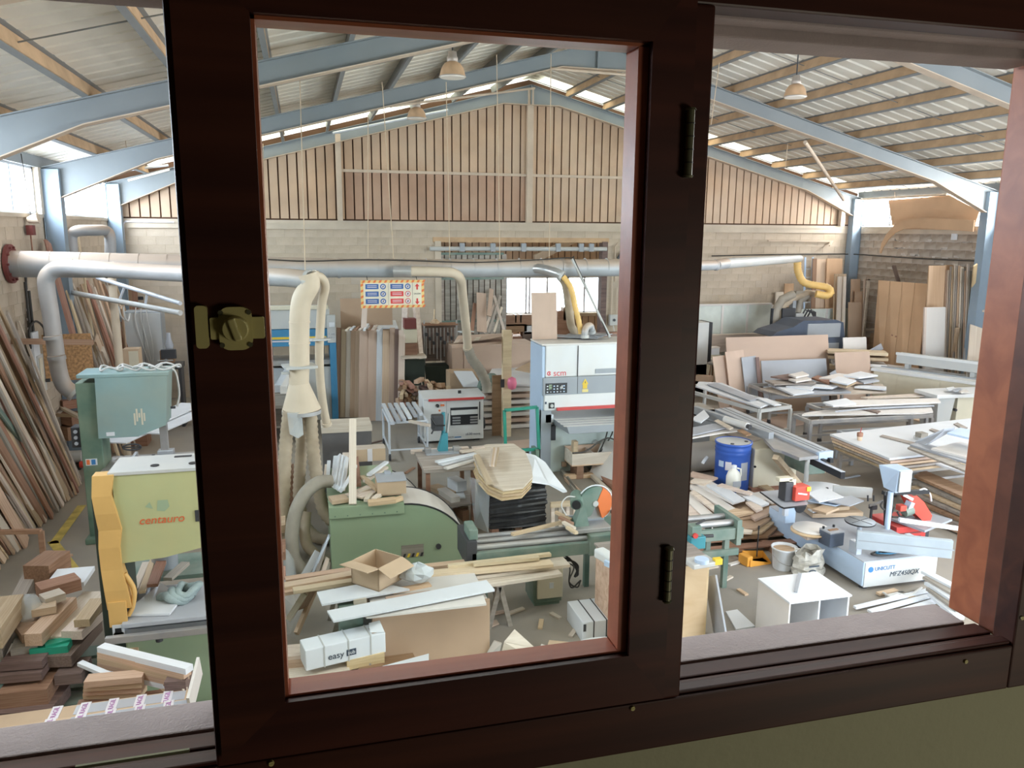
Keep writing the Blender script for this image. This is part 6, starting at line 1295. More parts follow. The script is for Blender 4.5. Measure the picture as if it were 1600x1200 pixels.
upright('brown_backing', 1212,1282,622,650,15.9,.03,mdf,'brown sheet standing below the heaped table','sheet')
poly('floor_sheet', [(1190,655),(1225,668),(1262,660),(1225,648)], .03, .03, mdfp, 'tan sheet lying on the floor under the heaped table')
# two narrow rolling tables
t = frame_table('narrow rolling table with a white board, nearer the panel saw', (10.6,12.95), -.03, 2.7, .55, .70, iron)
G = 'boards on the narrow rolling tables'
for k, (pxs, z, m, lb) in enumerate((([(1253,648),(1258,645),(1290,640),(1455,636),(1458,643),(1440,645)],.74,warmb,'long off-white board on the nearer narrow table'),([(1342,638),(1350,637),(1376,642),(1371,645)],.76,darkw,'dark strip lying across the narrow table'),([(1290,632),(1320,634),(1470,628),(1465,622),(1330,625)],.84,warmb,'long off-white board on the farther narrow table'),([(1305,642),(1345,638),(1460,633),(1400,632)],.79,greyb,'grey board between the two narrow tables'),([(1286,628),(1302,634),(1338,630),(1322,622)],.88,whiteb,'white panel at the end of the farther narrow table'),([(1345,620),(1356,622),(1445,618),(1430,615)],.755,pale,'tan board behind the farther narrow table'))): poly('table_board', pxs, z, .03, m, lb, group=G)
t = frame_table('narrow rolling table farther from the panel saw', (11.3,13.7), -.03, 2.5, .5, .72, iron)
t = frame_table('low bench with short legs under the narrow tables', (10.4,12.2), -.02, 1.5, .45, .55, mgrey, False, 'low_bench'); poly('bench_sheet', [(1318,655),(1360,656),(1425,650),(1420,647),(1340,650)], .60, .03, warmb, 'off-white sheet on the low bench')
# broad white sheet stack
t = frame_table('low frame carrying the broad white sheet stack', (10.6,11.0), .05, 3.0, 1.3, .45, iron)
G = 'broad white sheet stack'
base = [(1297,678),(1390,716),(1530,700),(1530,652)]
for k in range(5): poly('broad_sheet', [(x+(k*1.5 if x < 1500 else 0),y+(k*5.0)) for x,y in base], .745-.045*k, .036, (whiteb,mdfp,oak,greyw,oak)[k], ('broad white top sheet with a cup standing on it','second sheet of the broad stack, tan edged','third sheet of the broad stack','fourth sheet of the broad stack','lowest sheet of the broad stack')[k], group=G)
for k, (pxs, lb) in enumerate((([(1375,681),(1379,679),(1430,691),(1425,694)],'dark strip lying on the broad white sheet'),([(1452,671),(1456,669),(1475,675),(1470,678)],'second dark strip on the broad white sheet'),([(1490,662),(1496,660),(1512,668),(1505,670)],'third dark strip at the jamb side of the broad sheet'))): poly('dark_strip', pxs, .765, .02, greyw, lb, 'strip')
p = P(1343,687,.76); t = T('paper_cup', 'small cup with a straw on the broad white sheet', 'cup', (p.x,p.y,.748)); MB().lathe([(.035,0),(.045,.07),(.048,.13)],n=16).build('cup', pine, t); MB().lathe([(.047,.07),(.05,.1),(.05,.13),(.04,.14)],n=16).build('coffee_band', brownw, t); MB().cyl((0,0,.12),(.02,0,.22),.006,n=6).build('straw', redp, t)
# grey boards with film at the right jamb
t = T('film_post', 'post wrapped in clear film holding the grey boards', 'post', (P(1432,752,0).x,P(1432,752,0).y,0)); MB().bx(-.07,.07,-.07,.07,0,.87).build('post', greyw, t); MB().lathe([(.12,.0),(.13,.2),(.11,.4),(.14,.6),(.12,.8)],n=10).build('film', clearfilm, t)
G = 'grey boards heaped by the right jamb'
for k, (pxs, z, m, lb, zs) in enumerate((([(1418,699),(1424,696),(1540,738),(1540,748)],.90,greyw,'long grey beam at the right jamb',None),([(1422,694),(1440,690),(1540,722),(1540,732)],.93,greyb,'grey laminate board above the long beam',None),([(1430,690),(1475,670),(1492,668),(1445,695)],1.0,greyb,'grey board tilted upward at the right jamb',[.93,1.2,1.2,.93]),([(1480,676),(1500,668),(1540,676),(1540,690)],1.15,mblue,'pale blue board topmost at the right jamb',None),([(1455,700),(1500,690),(1540,700),(1540,722)],.96,warmb,'pale board under the tilted grey one',None),([(1436,716),(1455,712),(1540,738),(1540,748)],.6,whiteb,'white sheet edge below the long grey beam',None))): poly('grey_board', pxs, z, .03, m, lb, group=G, zs=zs)
G = 'planks stacked on the floor by the right jamb'
for k in range(7):
    z = .40-.055*k; poly('floor_stack_plank', [(1428-2*k,742+9*k),(1446,735+9*k),(1540,775+10*k),(1540,792+9*k)], z, .045, (brownw,greyw,oak,greyw,brownw,greyw,oak)[k], ('topmost','second','third','fourth','fifth','sixth','lowest')[k]+' plank of the floor stack behind the red saw', 'plank', G)
# cream planers at the right
t = T('cream_planer', 'long cream machine cabinet with doors and a grey beam on top', 'planer', (13.6,16.4,0), -1.13)
MB().bx(0,3.6,0,.75,.05,.86).build('cabinet', creamy, t, .015); MB().bx(-.05,3.7,-.05,.85,.86,.93).build('table', mwhite, t, .006)
for x in (.6,1.7,2.8): dd = MB().bx(x,x+.98,-.02,0,.1,.82).build('door', creamy, t, .006); MB().box((x+.88,-.03,.45),(.05,.03,.03)).build('latch', dark, dd)
MB().bx(.3,4.0,.5,.75,1.05,1.30).build('grey_beam', lgrey, t, .01); MB().bx(.3,4.0,.45,.5,1.26,1.32).build('beam_lip', mwhite, t)
for x in (.5,2.0,3.4): MB().bx(x,x+.1,.55,.7,.93,1.05).build('beam_post', lgrey, t)
MB().bx(.0,3.6,.3,.36,.93,.96).build('table_groove', mgrey, t); MB().bx(2.2,2.35,.6,.66,1.32,1.38).build('beam_clamp', dark, t)
t = T('cream_jointer', 'cream jointer with a flared pedestal in front of the long cabinet', 'jointer', (13.0,13.6,0), -.05)
MB().hexa([(.0,0,0),(.28,0,0),(.28,.5,0),(.0,.5,0)],[(-.06,-.04,.78),(.36,-.04,.78),(.36,.54,.78),(-.06,.54,.78)]).build('pedestal', lgrey, t, .01); MB().bx(-.15,1.6,-.1,.6,.78,.86).build('table', mwhite, t, .01); MB().bx(.5,1.6,.05,.5,.1,.78).build('body', creamy, t, .01); MB().cyl((.42,-.03,.5),(.42,.05,.5),.03,n=8).build('lock', dark, t)
for k in range(3): poly('jointer_scrap', [(1478+10*k,606+2*k),(1490+10*k,604+2*k),(1494+10*k,608+2*k),(1482+10*k,610+2*k)], .93, .015, (whiteb,alu,warmb)[k], ('white scrap on the jointer table','metal strip on the jointer table','off-white scrap on the jointer table')[k], 'scrap')
poly('floor_sawdust_board', [(1410,650),(1470,668),(1500,655),(1440,640)], .02, .02, pine, 'light board on the floor before the jointer')
# leaning panels in the middle right distance
G = 'large panels leaning behind the heaped table'
for k, (x0, x1, yt, yb, Y, m, lb, lean, tl) in enumerate(((1134,1293,525,612,17.4,mdfp,'very large tan sheet leaning behind the heaped table',.35,.0),(1120,1140,556,618,16.7,mdfp,'pinkish panel with a dark edge beside the stool',.3,-.12),(1140,1168,548,618,16.6,mdfp,'second pinkish panel with a dark edge',.3,-.12),(1164,1186,557,620,16.5,greyb,'grey panel among the leaning panels',.3,-.1),(1189,1290,562,606,16.9,greyb,'wide grey panel leaning low before the tan sheet',.3,0),(1184,1189,558,606,16.4,darkw,'thin dark board leaning beside the grey panel',.25,-.06),(1304,1358,550,592,16.6,mdfp,'square tan panel leaning at the right of the grey one',.3,0),(1317,1353,527,560,17.6,warmb,'upright off-white panel behind the square one',.3,0))): upright('leaning_sheet', x0,x1,yt,yb,Y,.025,m,lb,'panel',G,lean,tl,z0=.02)
board('slanting_strip', A(1298,588,16.4), A(1378,541,17.2), .16, .02, greyb, 'grey strip slanting across the square tan panel', 'strip', up=(0,-1,.3))
G = 'boards stacked behind the slanting strip'
for k, (a, b, z, w_, m) in enumerate((((1292,548),(1385,552),1.25,.5,pine),((1292,556),(1385,560),1.12,.5,oak),((1300,566),(1383,570),.95,.5,warmb),((1292,572),(1380,578),.8,.5,pine),((1330,584),(1383,582),.6,.5,oak))): board('rear_board', P(*a,z), P(*b,z), w_, .07, m, ('topmost light board behind the slanting strip','second board behind the slanting strip, orange edged','third off-white board behind the slanting strip','fourth light board behind the slanting strip','lowest board behind the slanting strip')[k], 'board', G)
t = T('board_support', 'dark support frame under the boards behind the slanting strip', 'trestle', (13.3,17.0,0)); MB().bx(-.7,.7,-.2,.3,.5,.56).build('top_bar', brownw, t); legs(t, (-.6,.6), (-.15,.25), .5, .08, brownw)
# covered machine and motor head at the far right
t = T('covered_machine', 'navy moulded machine cover with grey base near the far wall', 'machine', (A(1205,515,18).x,18.0,0)); L0 = t.location
w_ = A(1320,515,18).x-L0.x
cvp = [(A(px,py,18).x-L0.x,A(px,py,18).z) for px,py in ((1205,526),(1214,519),(1240,511),(1256,501),(1308,500),(1318,504),(1320,528),(1314,533),(1256,533))]
MB().prism(cvp[::-1],0,.9).build('cover', navy, t, .03)
wa0, wa1 = A(1262,506,18), A(1312,527,18); MB().bx(wa0.x-L0.x,wa1.x-L0.x,-.02,.02,wa1.z,wa0.z).build('window', mgrey, t, .02); MB().bx(.75,w_,.0,.9,1.1,1.40).build('lower_cover', navy, t, .03); MB().bx(.95,w_-.15,-.02,0,1.16,1.34).build('lower_window', mgrey, t, .01); MB().bx(.0,w_,.1,.8,0,1.25).build('base', lgrey, t, .02)
t = T('router_head', 'dark motor head with pipes above the navy cover', 'machine', (A(1235,512,19.2).x,19.2,0)); zb = A(1235,512,19.2).z; L0 = t.location
def q2(px, py, Y=19.2): return A(px,py,Y)-L0
MB().tube([q2(1210,508),q2(1212,485),q2(1222,468),q2(1240,460)],.12,10).build('exhaust_pipe', hoseg, t); MB().tube([q2(1220,500),q2(1223,478),q2(1240,466),q2(1262,458),q2(1276,460)],.10,10).build('exhaust_pipe', hosem, t); MB().tube([q2(1246,488),q2(1250,470),q2(1262,462)],.10,10).build('exhaust_pipe', hoseg, t)
MB().box(q2(1228,492),(.4,.3,.4)).build('motor', dark, t, .02); MB().box(q2(1244,500),(.24,.3,.4)).build('gearbox', lgrey, t, .02); MB().box(q2(1238,478),(.1,.2,.3)).build('spindle_plate', mgrey, t); MB().cyl(q2(1206,508),q2(1208,482),.06,n=10).build('side_tube', black, t)
for k in range(3): MB().tube([q2(1250+5*k,498),q2(1258+5*k,484),q2(1268+3*k,488),q2(1274,500)],.025,6).build('drag_chain', dark, t)
MB().bx(-.35,.4,-.1,.5,0,zb+.02).build('pedestal', lgrey, t, .01); MB().bar(q2(1242,458),q2(1278,458),.12,.12).build('hose_manifold', hoseg, t)
# partition panels and cabinet at the far right
t = T('panel_screen', 'low white panel screen along the far wall', 'screen', (A(1090,500,20.4).x,20.4,0)); za = A(1150,477,20.4).z; zb = A(1150,515,20.4).z
x = 0; 
for px0, px1 in ((1075,1127),(1129,1166),(1168,1204),(1206,1240),(1242,1290),(1292,1328)):
    a, b = A(px0,490,20.4).x-t.location.x, A(px1,490,20.4).x-t.location.x; MB().bx(a,b,0,.03,0,za-(.15 if px0 > 1205 else 0)).build('infill_panel', mat('mint_white',(.66,.70,.64),.5) if 'mint_white' not in MT else MT['mint_white'], t); MB().bx(b,b+.06,-.03,.03,0,za-(.15 if px0 > 1205 else 0)).build('stud', warmb, t)
MB().bx(-.2,A(1204,490,20.4).x-t.location.x,-.04,.04,za,za+.05).build('top_rail', warmb, t); MB().bx(0,A(1290,520,20.2).x-t.location.x,-.25,-.05,zb-.6,zb-.1).build('ledge', pale, t)
p = A(1100,575,18.2); t = T('glazed_cabinet', 'grey cabinet with a black glazed front beside the mullion', 'cabinet', (A(1090,540,18.2).x,18.2,0)); za = A(1100,504,18.2).z; wq = A(1112,540,18.2).x-t.location.x
MB().bx(-.3,wq-.1,0,.6,0,za).build('body', lgrey, t, .01); MB().bx(wq-.1,wq,.0,.6,.9,za).build('door', black, t, .01); MB().bx(wq-.02,wq+.005,.1,.5,1.4,za-.1).build('window', mgrey, t); MB().bx(-.1,wq,.0,.02,.05,.85).build('lower_panel', creamy, t)
for k, (px, py) in enumerate(((1112,567),(1101,585))):
    p = A(px,py,18.3); t = T('bar_stool', ('bar stool with a grey round seat beside the mullion','second bar stool half hidden behind the first')[k], 'stool', (p.x,18.3+.5*k,0)); z = p.z
    MB().lathe([(.17,-.03),(.19,0),(.19,.04),(.15,.06)],(0,0,z),20).build('seat', greyw, t)
    for a in (.8,2.3,3.9,5.5): MB().bar((.2*math.cos(a),.2*math.sin(a),0),(.11*math.cos(a),.11*math.sin(a),z-.03),.04,.04).build('leg', brownw, t)
    for a in (0,1): MB().bar((-.15,.15*(-1)**a,z*.4),(.15,.15*(-1)**a,z*.4),.025,.025).build('footrest', brownw, t)
board('brown_beam', A(1088,590,17.8), A(1112,592,17.4), .2, .14, mdf, 'brown beam end beside the stools', 'beam')
t = T('small_white_box', 'small white box beneath the glazed cabinet', 'box', A(1115,548,18.9)); MB().bx(-.12,.12,-.1,.1,-.1,.1).build('box_body', whiteb, t, .005); MB().bx(-.13,.13,-.11,.11,.08,.11).build('lid', warmb, t); MB().bx(-.15,.15,-.12,.12,-t.location.z,-.1).build('stand', creamy, t)
# boards leaning at the far right corner and right wall
G = 'boards leaning in the far right corner'
for k, (x0, x1, yt, yb, Y, m, lb) in enumerate(((1270,1276,404,560,20.7,redw,'thin reddish board standing by the ladder'),(1276,1292,405,560,20.8,pine,'light board standing by the ladder'),(1292,1316,404,560,20.7,orangeply,'broad orange board standing in the far right corner'),(1304,1322,428,575,20.3,oak,'oak board before the broad orange board'),(1309,1318,432,580,20.1,pale,'thin pale board before the oak board'),(1318,1322,432,580,20.0,pale,'pale post of the standing frame'),(1286,1292,432,560,20.85,pale,'short pale board in the far right corner'),(1226,1240,443,500,20.85,orangeply,'small orange board on the far wall ledge'),(1212,1224,456,500,20.85,pale,'small pale board on the far wall ledge'),(1330,1344,436,560,20.2,mdf,'brown panel right of the standing frame'),(1336,1350,455,570,20.0,mdf,'shorter brown panel overlapping it'),(1326,1346,472,590,19.8,mdf,'low wide brown panel in the corner'),(1350,1352,436,590,19.9,pale,'thin pale upright at the shelf edge'))): upright('corner_board', x0,x1,yt,yb,Y,.04,m,lb,'board',G,.1 if Y > 20.8 else .25,z0=.02)
t = T('step_ladder', 'blue grey ladder standing against the far wall', 'ladder', (A(1260,470,20.75).x,20.7,0)); a, b = A(1255,402,20.75), A(1266,402,20.75)
for x in (-.12,.14): MB().bar((x,-.2,0),(x,.1,a.z),.05,.03).build('stile', mblue, t)
for k in range(13): MB().bar((-.12,-.2+.3*k/13,.2+k*(a.z-.3)/13),(.14,-.2+.3*k/13,.2+k*(a.z-.3)/13),.03,.03).build('rung', lgrey, t)
t = T('frame_shelf', 'open wooden shelf holding panels in the far right corner', 'shelf', (A(1358,500,19.6).x,19.6,0)); za = A(1358,436,19.6).z
MB().bx(-.15,.75,0,.06,za-.04,za+.02).build('top_bar', pale, t)
for x in (-.12,.7): MB().bx(x-.03,x+.03,0,.06,0,za).build('post', pale, t)
MB().bx(-.12,.7,0,.06,1.4,1.46).build('middle_bar', pale, t)
for k in range(4): MB().bx(.05+.14*k,.15+.14*k,.1,.14,.05,1.2+.12*(k%3)).build('stored_board', (redw,oak,brownw,oak)[k], t)
t = T('wardrobe_doors', 'wide orange-brown panel of joined boards leaning on the right wall', 'panel', (0,0,0))
a0, a1 = A(1374,438,18.9), A(1452,444,17.4); b0, b1 = A(1366,540,18.5), A(1436,580,16.7)
n_ = 4
for k in range(n_):
    f0, f1 = k/n_+.004, (k+1)/n_-.004; qd = [b0.lerp(b1,f0),b0.lerp(b1,f1),a0.lerp(a1,f1),a0.lerp(a1,f0)]
    qd[0].z = qd[1].z = 1.0-.25*k*0; 
    for i_ in (0,1): qd[i_] = qd[i_]+(qd[i_]-qd[3-i_])*.0; 
    lowA, lowB = qd[0]+(qd[0]-qd[3])*(qd[0].z/(qd[3].z-qd[0].z)), qd[1]+(qd[1]-qd[2])*(qd[1].z/(qd[2].z-qd[1].z))
    fc = [lowA,lowB,qd[2],qd[3]]; nrm = (fc[1]-fc[0]).cross(fc[3]-fc[0]).normalized()*.035
    MB().add([p for p in fc]+[p-nrm*(1 if nrm.y < 0 else -1) for p in fc],[(0,1,2,3),(7,6,5,4),(0,4,5,1),(1,5,6,2),(2,6,7,3),(3,7,4,0)]).build('joined_board', orangeply, t)
for px, py in ((1384,522),(1390,524),(1431,532)): MB().cyl(A(px,py,17.6)-V((0,.25,0)),A(px,py,17.6)-V((0,.22,0)),.02,n=8).build('knob', brownw, t)
G = 'boards leaning on the right wall'
for k, (x0, x1, yt, yb, Y, m, lb, th) in enumerate(((1451,1477,415,480,17.0,ply,'light plywood sheet standing tallest on the right wall',.03),(1476,1493,414,560,17.1,orangeply,'orange sheet behind the light plywood',.03),(1446,1477,480,561,16.5,warmb,'off-white sheet standing before the plywood',.03),(1394,1399,415,440,18.8,darkw,'short dark board above the wide orange panel',.04),(1444,1447,480,560,16.5,pale,'pale edge board beside the off-white sheet',.05))): upright('wall_sheet', x0,x1,yt,yb,Y,th,m,lb,'sheet',G,.25, z0=.02 if k not in (3,) else None)
for k in range(12):
    x = 1480+3.3*k; a = A(x,418+wob(6),17.0-.06*k); p = V((a.x-.15+wob(.05),a.y-.5,.02)); board('standing_lath', p, a, .07, .03, (oak,pale,greyw)[k%3], ('light oak','pale sawn','weathered grey')[k%3]+' tall lath in the bundle standing on the right wall', 'lath', 'lath bundle on the right wall', up=(0,-1,.1))
for k, (a, b, w_, m, lb) in enumerate((((1480,562),(1496,512),.09,oak,'short oak board leaning at the foot of the lath bundle'),((1500,580),(1522,505),.05,oak,'slanting oak lath near the jamb'),((1520,600),(1530,512),.45,pale,'rough pale slab leaning near the jamb'),((1508,520),(1524,414),.1,ply,'plywood strip standing near the jamb'))): board('jamb_board', P(a[0],a[1]+60,.02), A(*b,16.3-.3*k), w_, .03, m, lb, 'board', G, up=(-.4,-1,.1))
board('wall_rail', B(1500,486,XR-.1), B(1560,486,XR-.1), .05, .06, pale, 'pale rail fixed across the right wall', 'rail')
# curved hardboard sheets stuck in front of the right clerestory window
t = T('curved_sheet', 'big orange hardboard sheet with a rounded end fixed high on the right wall', 'sheet', (0,0,0))
def wallpoly(pxs, X, m, nm, th=.02):
    pts = [B(x,y,X) for x,y in pxs]; n = len(pts); MB().add([p for p in pts]+[p+V((th,0,0)) for p in pts],[tuple(range(n)),tuple(range(2*n-1,n-1,-1))]+[(i,(i+1)%n,n+(i+1)%n,n+i) for i in range(n)]).build(nm, m, t)
wallpoly([(1388,313),(1394,352),(1520,360),(1530,330),(1483,305)],XR-.06,orangeply,'flat_sheet')
cv = [(1374,395),(1377,380),(1384,367),(1396,353),(1412,345),(1432,341),(1465,341),(1522,344)]; cu = [(1520,362),(1465,358),(1432,356),(1412,358),(1398,364),(1388,374),(1380,386),(1376,396)]
wallpoly(cv+cu,XR-.45,orangeply,'curved_strip',.03)
wallpoly([(1412,345),(1432,341),(1522,344),(1524,360),(1415,358)],XR-.30,orangeply,'lower_sheet')
MB().cyl(B(1340,312,XR-.1),B(1480,304,XR-.1),.03,n=6).build('hanging_rail', dustflange, t)
for px in (1398,1500): MB().cyl(B(px,311,XR-.06),B(px,300,XR-.06),.012,n=5).build('hanger', dustflange, t); MB().cyl(B(px,350,XR-.42),B(px,350,XR),.015,n=5).build('wall_peg', dustflange, t)
# edge banding machine (pale blue)
t = T('edge_bander', 'pale blue edge banding machine with lettered front near the white cabinet', 'edge bander', (6.3,7.45,0))
MB().bx(0,1.05,0,2.0,.06,.37).build('body', mblue, t, .012); MB().bx(.02,1.05,-.01,.02,.05,.36).build('front_panel', lgrey, t, .004); MB().bx(-.0,1.06,-.0,2.0,.365,.375).build('top_deck', greyb, t)
for x in (.1,.95): 
    for y in (.1,1.9): MB().cyl((x,y,0),(x,y,.07),.05,n=10).build('foot', dark, t)
text('UNICUTT', inkb, .066, (.30,-.013,.27), FRONT, t, bold=.001); text('MFZ450QX', inkd, .085, (.58,-.013,.18), FRONT, t, shear=.2, bold=.002)
MB().cyl((.10,-.014,.27),(.10,-.010,.27),.035,n=16).build('logo', inkb, t)
f0, f1 = P(1339,829,.70)-t.location, P(1489,844,.70)-t.location; dz_ = V((0,0,.11)); MB().bar(f0-dz_,f1-dz_,.07,.22).build('fence_beam', mat('beam_grey_blue',(.42,.47,.51),.45), t, .008); MB().bar(f0-dz_+V((0,-.038,0)),f1-dz_+V((0,-.038,0)),.006,.015).build('beam_slot', mgrey, t); MB().bx(.05,.12,.2,.34,.37,.52).build('beam_post', alu, t); MB().bx(.85,.92,.2,.34,.37,.52).build('beam_post', alu, t)
for k in range(4): MB().tube([V((.36+.07*k+.16*math.cos(a),.12+.05*math.sin(a),.40+.01*k)) for a in [2*PI*j/22 for j in range(23)]],.012,6).build('coiled_hose', (cable,pressb,cable,redw)[k], t)
pz = A(1392,768,8.3)-t.location
MB().cyl((pz.x,pz.y,.37),(pz.x,pz.y,pz.z),.035,n=10).build('head_post', mblue, t); hb = A(1380,714,8.3)-t.location; wq = A(1424,714,8.3).x-A(1380,714,8.3).x
hd = MB().hexa([(pz.x-.0,pz.y-.08,pz.z-.0),(pz.x+.20,pz.y-.10,pz.z+.02),(pz.x+.21,pz.y+.10,pz.z+.04),(pz.x-.02,pz.y+.12,pz.z+.02)],[(pz.x+.02,pz.y-.09,pz.z+.31),(pz.x+.21,pz.y-.10,pz.z+.31),(pz.x+.20,pz.y+.16,pz.z+.32),(pz.x-.08,pz.y+.18,pz.z+.32)]).build('control_head', mblue, t, .008); MB().bx(pz.x+.02,pz.x+.20,pz.y-.115,pz.y-.10,pz.z+.02,pz.z+.30).build('head_front', lgrey, hd)
# things standing on it and around
t = T('wood_disc', 'pair of round wooden discs lying on the edge bander', 'disc', P(1265,830,.45)); MB().lathe([(.001,0),(.235,0),(.235,.02),(.001,.02)],n=36).build('disc', ply, t); MB().lathe([(.001,.022),(.225,.022),(.225,.042),(.001,.042)],(.03,.02,0),36).build('upper_disc', warmb, t); MB().bx(-.1,.1,-.1,.1,-.075,0).build('block', pale, t)
t = T('round_support', 'round grey disc on a stand behind the dark battery', 'disc', P(1344,815,.56)); MB().lathe([(.001,0),(.18,0),(.185,.012),(.001,.016)],n=36).build('disc', mgrey, t); MB().lathe([(.183,-.012),(.19,0),(.183,.006)],n=36).build('edge_band', black, t)
for a in (.3,.3+PI/2): MB().bar((-.17*math.cos(a),-.17*math.sin(a),.017),(.17*math.cos(a),.17*math.sin(a),.017),.008,.003).build('score_line', dark, t)
MB().cyl((0,0,-.19),(0,0,0),.03,n=8).build('stem', alu, t)
t = T('battery', 'dark blue battery with a handle on the edge bander', 'battery', P(1296,856,.375), .1); MB().bx(0,.22,0,.20,0,.17).build('case', navy, t, .008); MB().bx(.0,.22,.0,.20,.17,.19).build('lid', greyb, t, .004); MB().bx(.04,.18,.06,.10,.19,.20).build('handle', brownw, t); MB().cyl((.03,.16,.19),(.03,.16,.22),.015,n=8).build('terminal', black, t); MB().cyl((.19,.16,.19),(.19,.16,.22),.015,n=8).build('terminal', black, t)
t = T('trim_station', 'small grey tilting table with a red trimming tool', 'trimmer', P(1235,790,.62)); L0 = t.location
tp = [P(*p,.74)-L0 for p in ((1188,768),(1222,765),(1262,785),(1260,789),(1225,793),(1220,791))]; MB().add([p for p in tp]+[p-V((0,0,.02)) for p in tp],[tuple(range(5,-1,-1)),tuple(range(6,12))]+[(i,(i+1)%6,6+(i+1)%6,6+i) for i in range(6)]).build('tilting_table', greyb, t); 
MB().tube([tp[0]-V((0,.0,.01)),tp[5]-V((0,.0,.01)),tp[4]-V((0,.0,.01)),tp[3]-V((0,.0,.01))],.012,6).build('table_edging', black, t)
rt = P(1247,780,.76)-L0; MB().box(rt+V((0,0,.10)),(.23,.16,.19),.1).build('red_tool', redl, t, .01); MB().box(rt+V((-.16,.05,.12)),(.12,.16,.26)).build('tool_motor', dark, t, .01); MB().box(rt+V((-.10,.05,.24)),(.10,.1,.08)).build('tool_cap', creamy, t); MB().box(rt+V((-.2,.05,.28)),(.2,.1,.05)).build('tool_arm', creamy, t, .01); MB().box(rt+V((.09,-.085,.16)),(.06,.005,.06)).build('yellow_sticker', yellow, t); MB().box(rt+V((.0,-.085,.1)),(.14,.006,.02),Matrix.Rotation(.2,3,'Y')).build('white_swoosh', whiteb, t)
MB().bx(-.08,.08,-.02,.14,-L0.z+.375,.08).build('stand', mblue, t, .01); MB().cyl((.14,-.02,-.02),(.14,.12,-.02),.09,n=16).build('handwheel', black, t); MB().bx(-.12,-.06,-.06,.0,-.12,.06).build('bracket', steelc, t)
# cartons, white panels and round table behind
G = 'cartons and offcuts behind the edge bander'
for k, (a, b, z, w_, th, m, lb) in enumerate((((1262,812),(1330,806),.30,.3,.12,card,'lower carton stack behind the wooden discs'),((1262,800),(1340,798),.42,.3,.06,card,'flat cardboard behind the wooden discs'),((1262,795),(1320,790),.48,.2,.05,oak,'oak board over the cardboard'),((1280,800),(1300,792),.52,.2,.03,card,'folded cardboard flap over the stack'),((1290,820),(1318,812),.25,.2,.14,brownw,'dark box behind the battery'),((1310,820),(1342,816),.22,.25,.16,card,'light carton behind the grey disc'))): board('carton_piece', P(*a,z), P(*b,z), w_, th, m, lb, 'cardboard', G)
G = 'white panels behind the red trimming tool'
for k, (pxs, z, m, lb) in enumerate((([(1262,770),(1290,762),(1318,776),(1280,784)],.62,whiteb,'white panel right of the red trimming tool'),([(1290,782),(1330,774),(1350,782),(1328,790)],.60,greyb,'grey panel tilted behind the round grey disc'),([(1262,782),(1305,790),(1318,786),(1275,776)],.56,mblue,'pale blue panel edge behind the trimming tool'),([(1262,795),(1290,790),(1306,794),(1270,800)],.50,whiteb,'lower white panel behind the trimming tool'))): poly('rear_panel_sheet', pxs, z, .015, m, lb, group=G)
t = T('round_table', 'round white table top with a grey fence behind the cartons', 'table', (7.3,9.6,0)); zq = .50; MB().lathe([(.001,zq-.03),(.36,zq-.03),(.36,zq),(.001,zq)],n=36).build('tabletop', whiteb, t); MB().cyl((0,0,0),(0,0,zq-.03),.06,n=12).build('pedestal', lgrey, t); MB().lathe([(.25,0),(.25,.03),(.06,.05)],n=20).build('foot', lgrey, t); e0, e1 = P(1294,770,.52)-t.location, P(1354,774,.52)-t.location; MB().bar(e0+V((0,-.1,.07)),e1+V((0,-.1,.07)),.06,.14).build('fence', lgrey, t); MB().cyl((.05,0,zq),(.05,0,zq+.02),.02,n=8).build('pin', dark, t)
# radial saw
t = T('radial_saw', 'radial saw with a red motor hood and black arm on a grey table', 'saw', (8.0,8.5,0)); L0 = t.location
def q3(px, py, Y=8.5): return A(px,py,Y)-L0
tp = [P(*p,.34)-L0 for p in ((1392,810),(1440,798),(1488,811),(1445,829))]; MB().hexa([p-V((0,0,.03)) for p in tp],[p for p in tp]).build('saw_table', greyb, t)
MB().bar(q3(1405,812,8.2)+V((0,0,.0)),q3(1500,826,8.0),.05,.05).build('fence', whiteb, t)
MB().bx(-.38,.10,-.05,.5,0,.30).build('red_base', redp, t, .01); MB().bx(.14,.20,0,.4,0,.30).build('leg', dark, t)
for k in range(3): MB().bx(-.34,.02,-.055,-.05,.08+.06*k,.10+.06*k).build('vent_slot', darkred, t)
MB().bar(q3(1386,830),q3(1386,768),.06,.06).build('column', black, t); MB().bar(q3(1380,770),q3(1450,768),.06,.05).build('arm', black, t); MB().bar(q3(1410,772),q3(1425,780),.05,.04).build('arm_strut', lgrey, t)
mh = [(1420,778),(1432,776),(1443,786),(1455,806),(1453,813),(1444,814),(1430,800)]
a_ = [q3(*p) for p in mh]; MB().add([p for p in a_]+[p+V((0,.14,0)) for p in a_],[tuple(range(7)),tuple(range(13,6,-1))]+[(i,(i+1)%7,7+(i+1)%7,7+i) for i in range(7)]).build('blade_hood', redl, t, .015)
MB().cyl(q3(1412,800),q3(1424,796),.07,n=12).build('motor', mgreen, t); MB().box(q3(1408,793),(.1,.1,.08)).build('red_block', redl, t, .01); MB().box(q3(1420,790),(.06,.1,.12),Matrix.Rotation(.4,3,'Y')).build('guard_plate', mblue, t)
for k, pt in enumerate(([(1398,792),(1392,806),(1404,808),(1412,806)],[(1380,784),(1376,790),(1382,796),(1386,788)],[(1436,766),(1445,764),(1453,772),(1455,783)],[(1402,800),(1408,808),(1420,808),(1428,808)])): MB().tube(smooth_path([q3(*p) for p in pt]),.014,6).build('cable', (cable,cable,cablew,dark)[k], t)
for px in (1356,1365): MB().cyl(q3(px,783,8.9),q3(px,774,8.9),.012,n=6).build('stop_pin', dark, t)
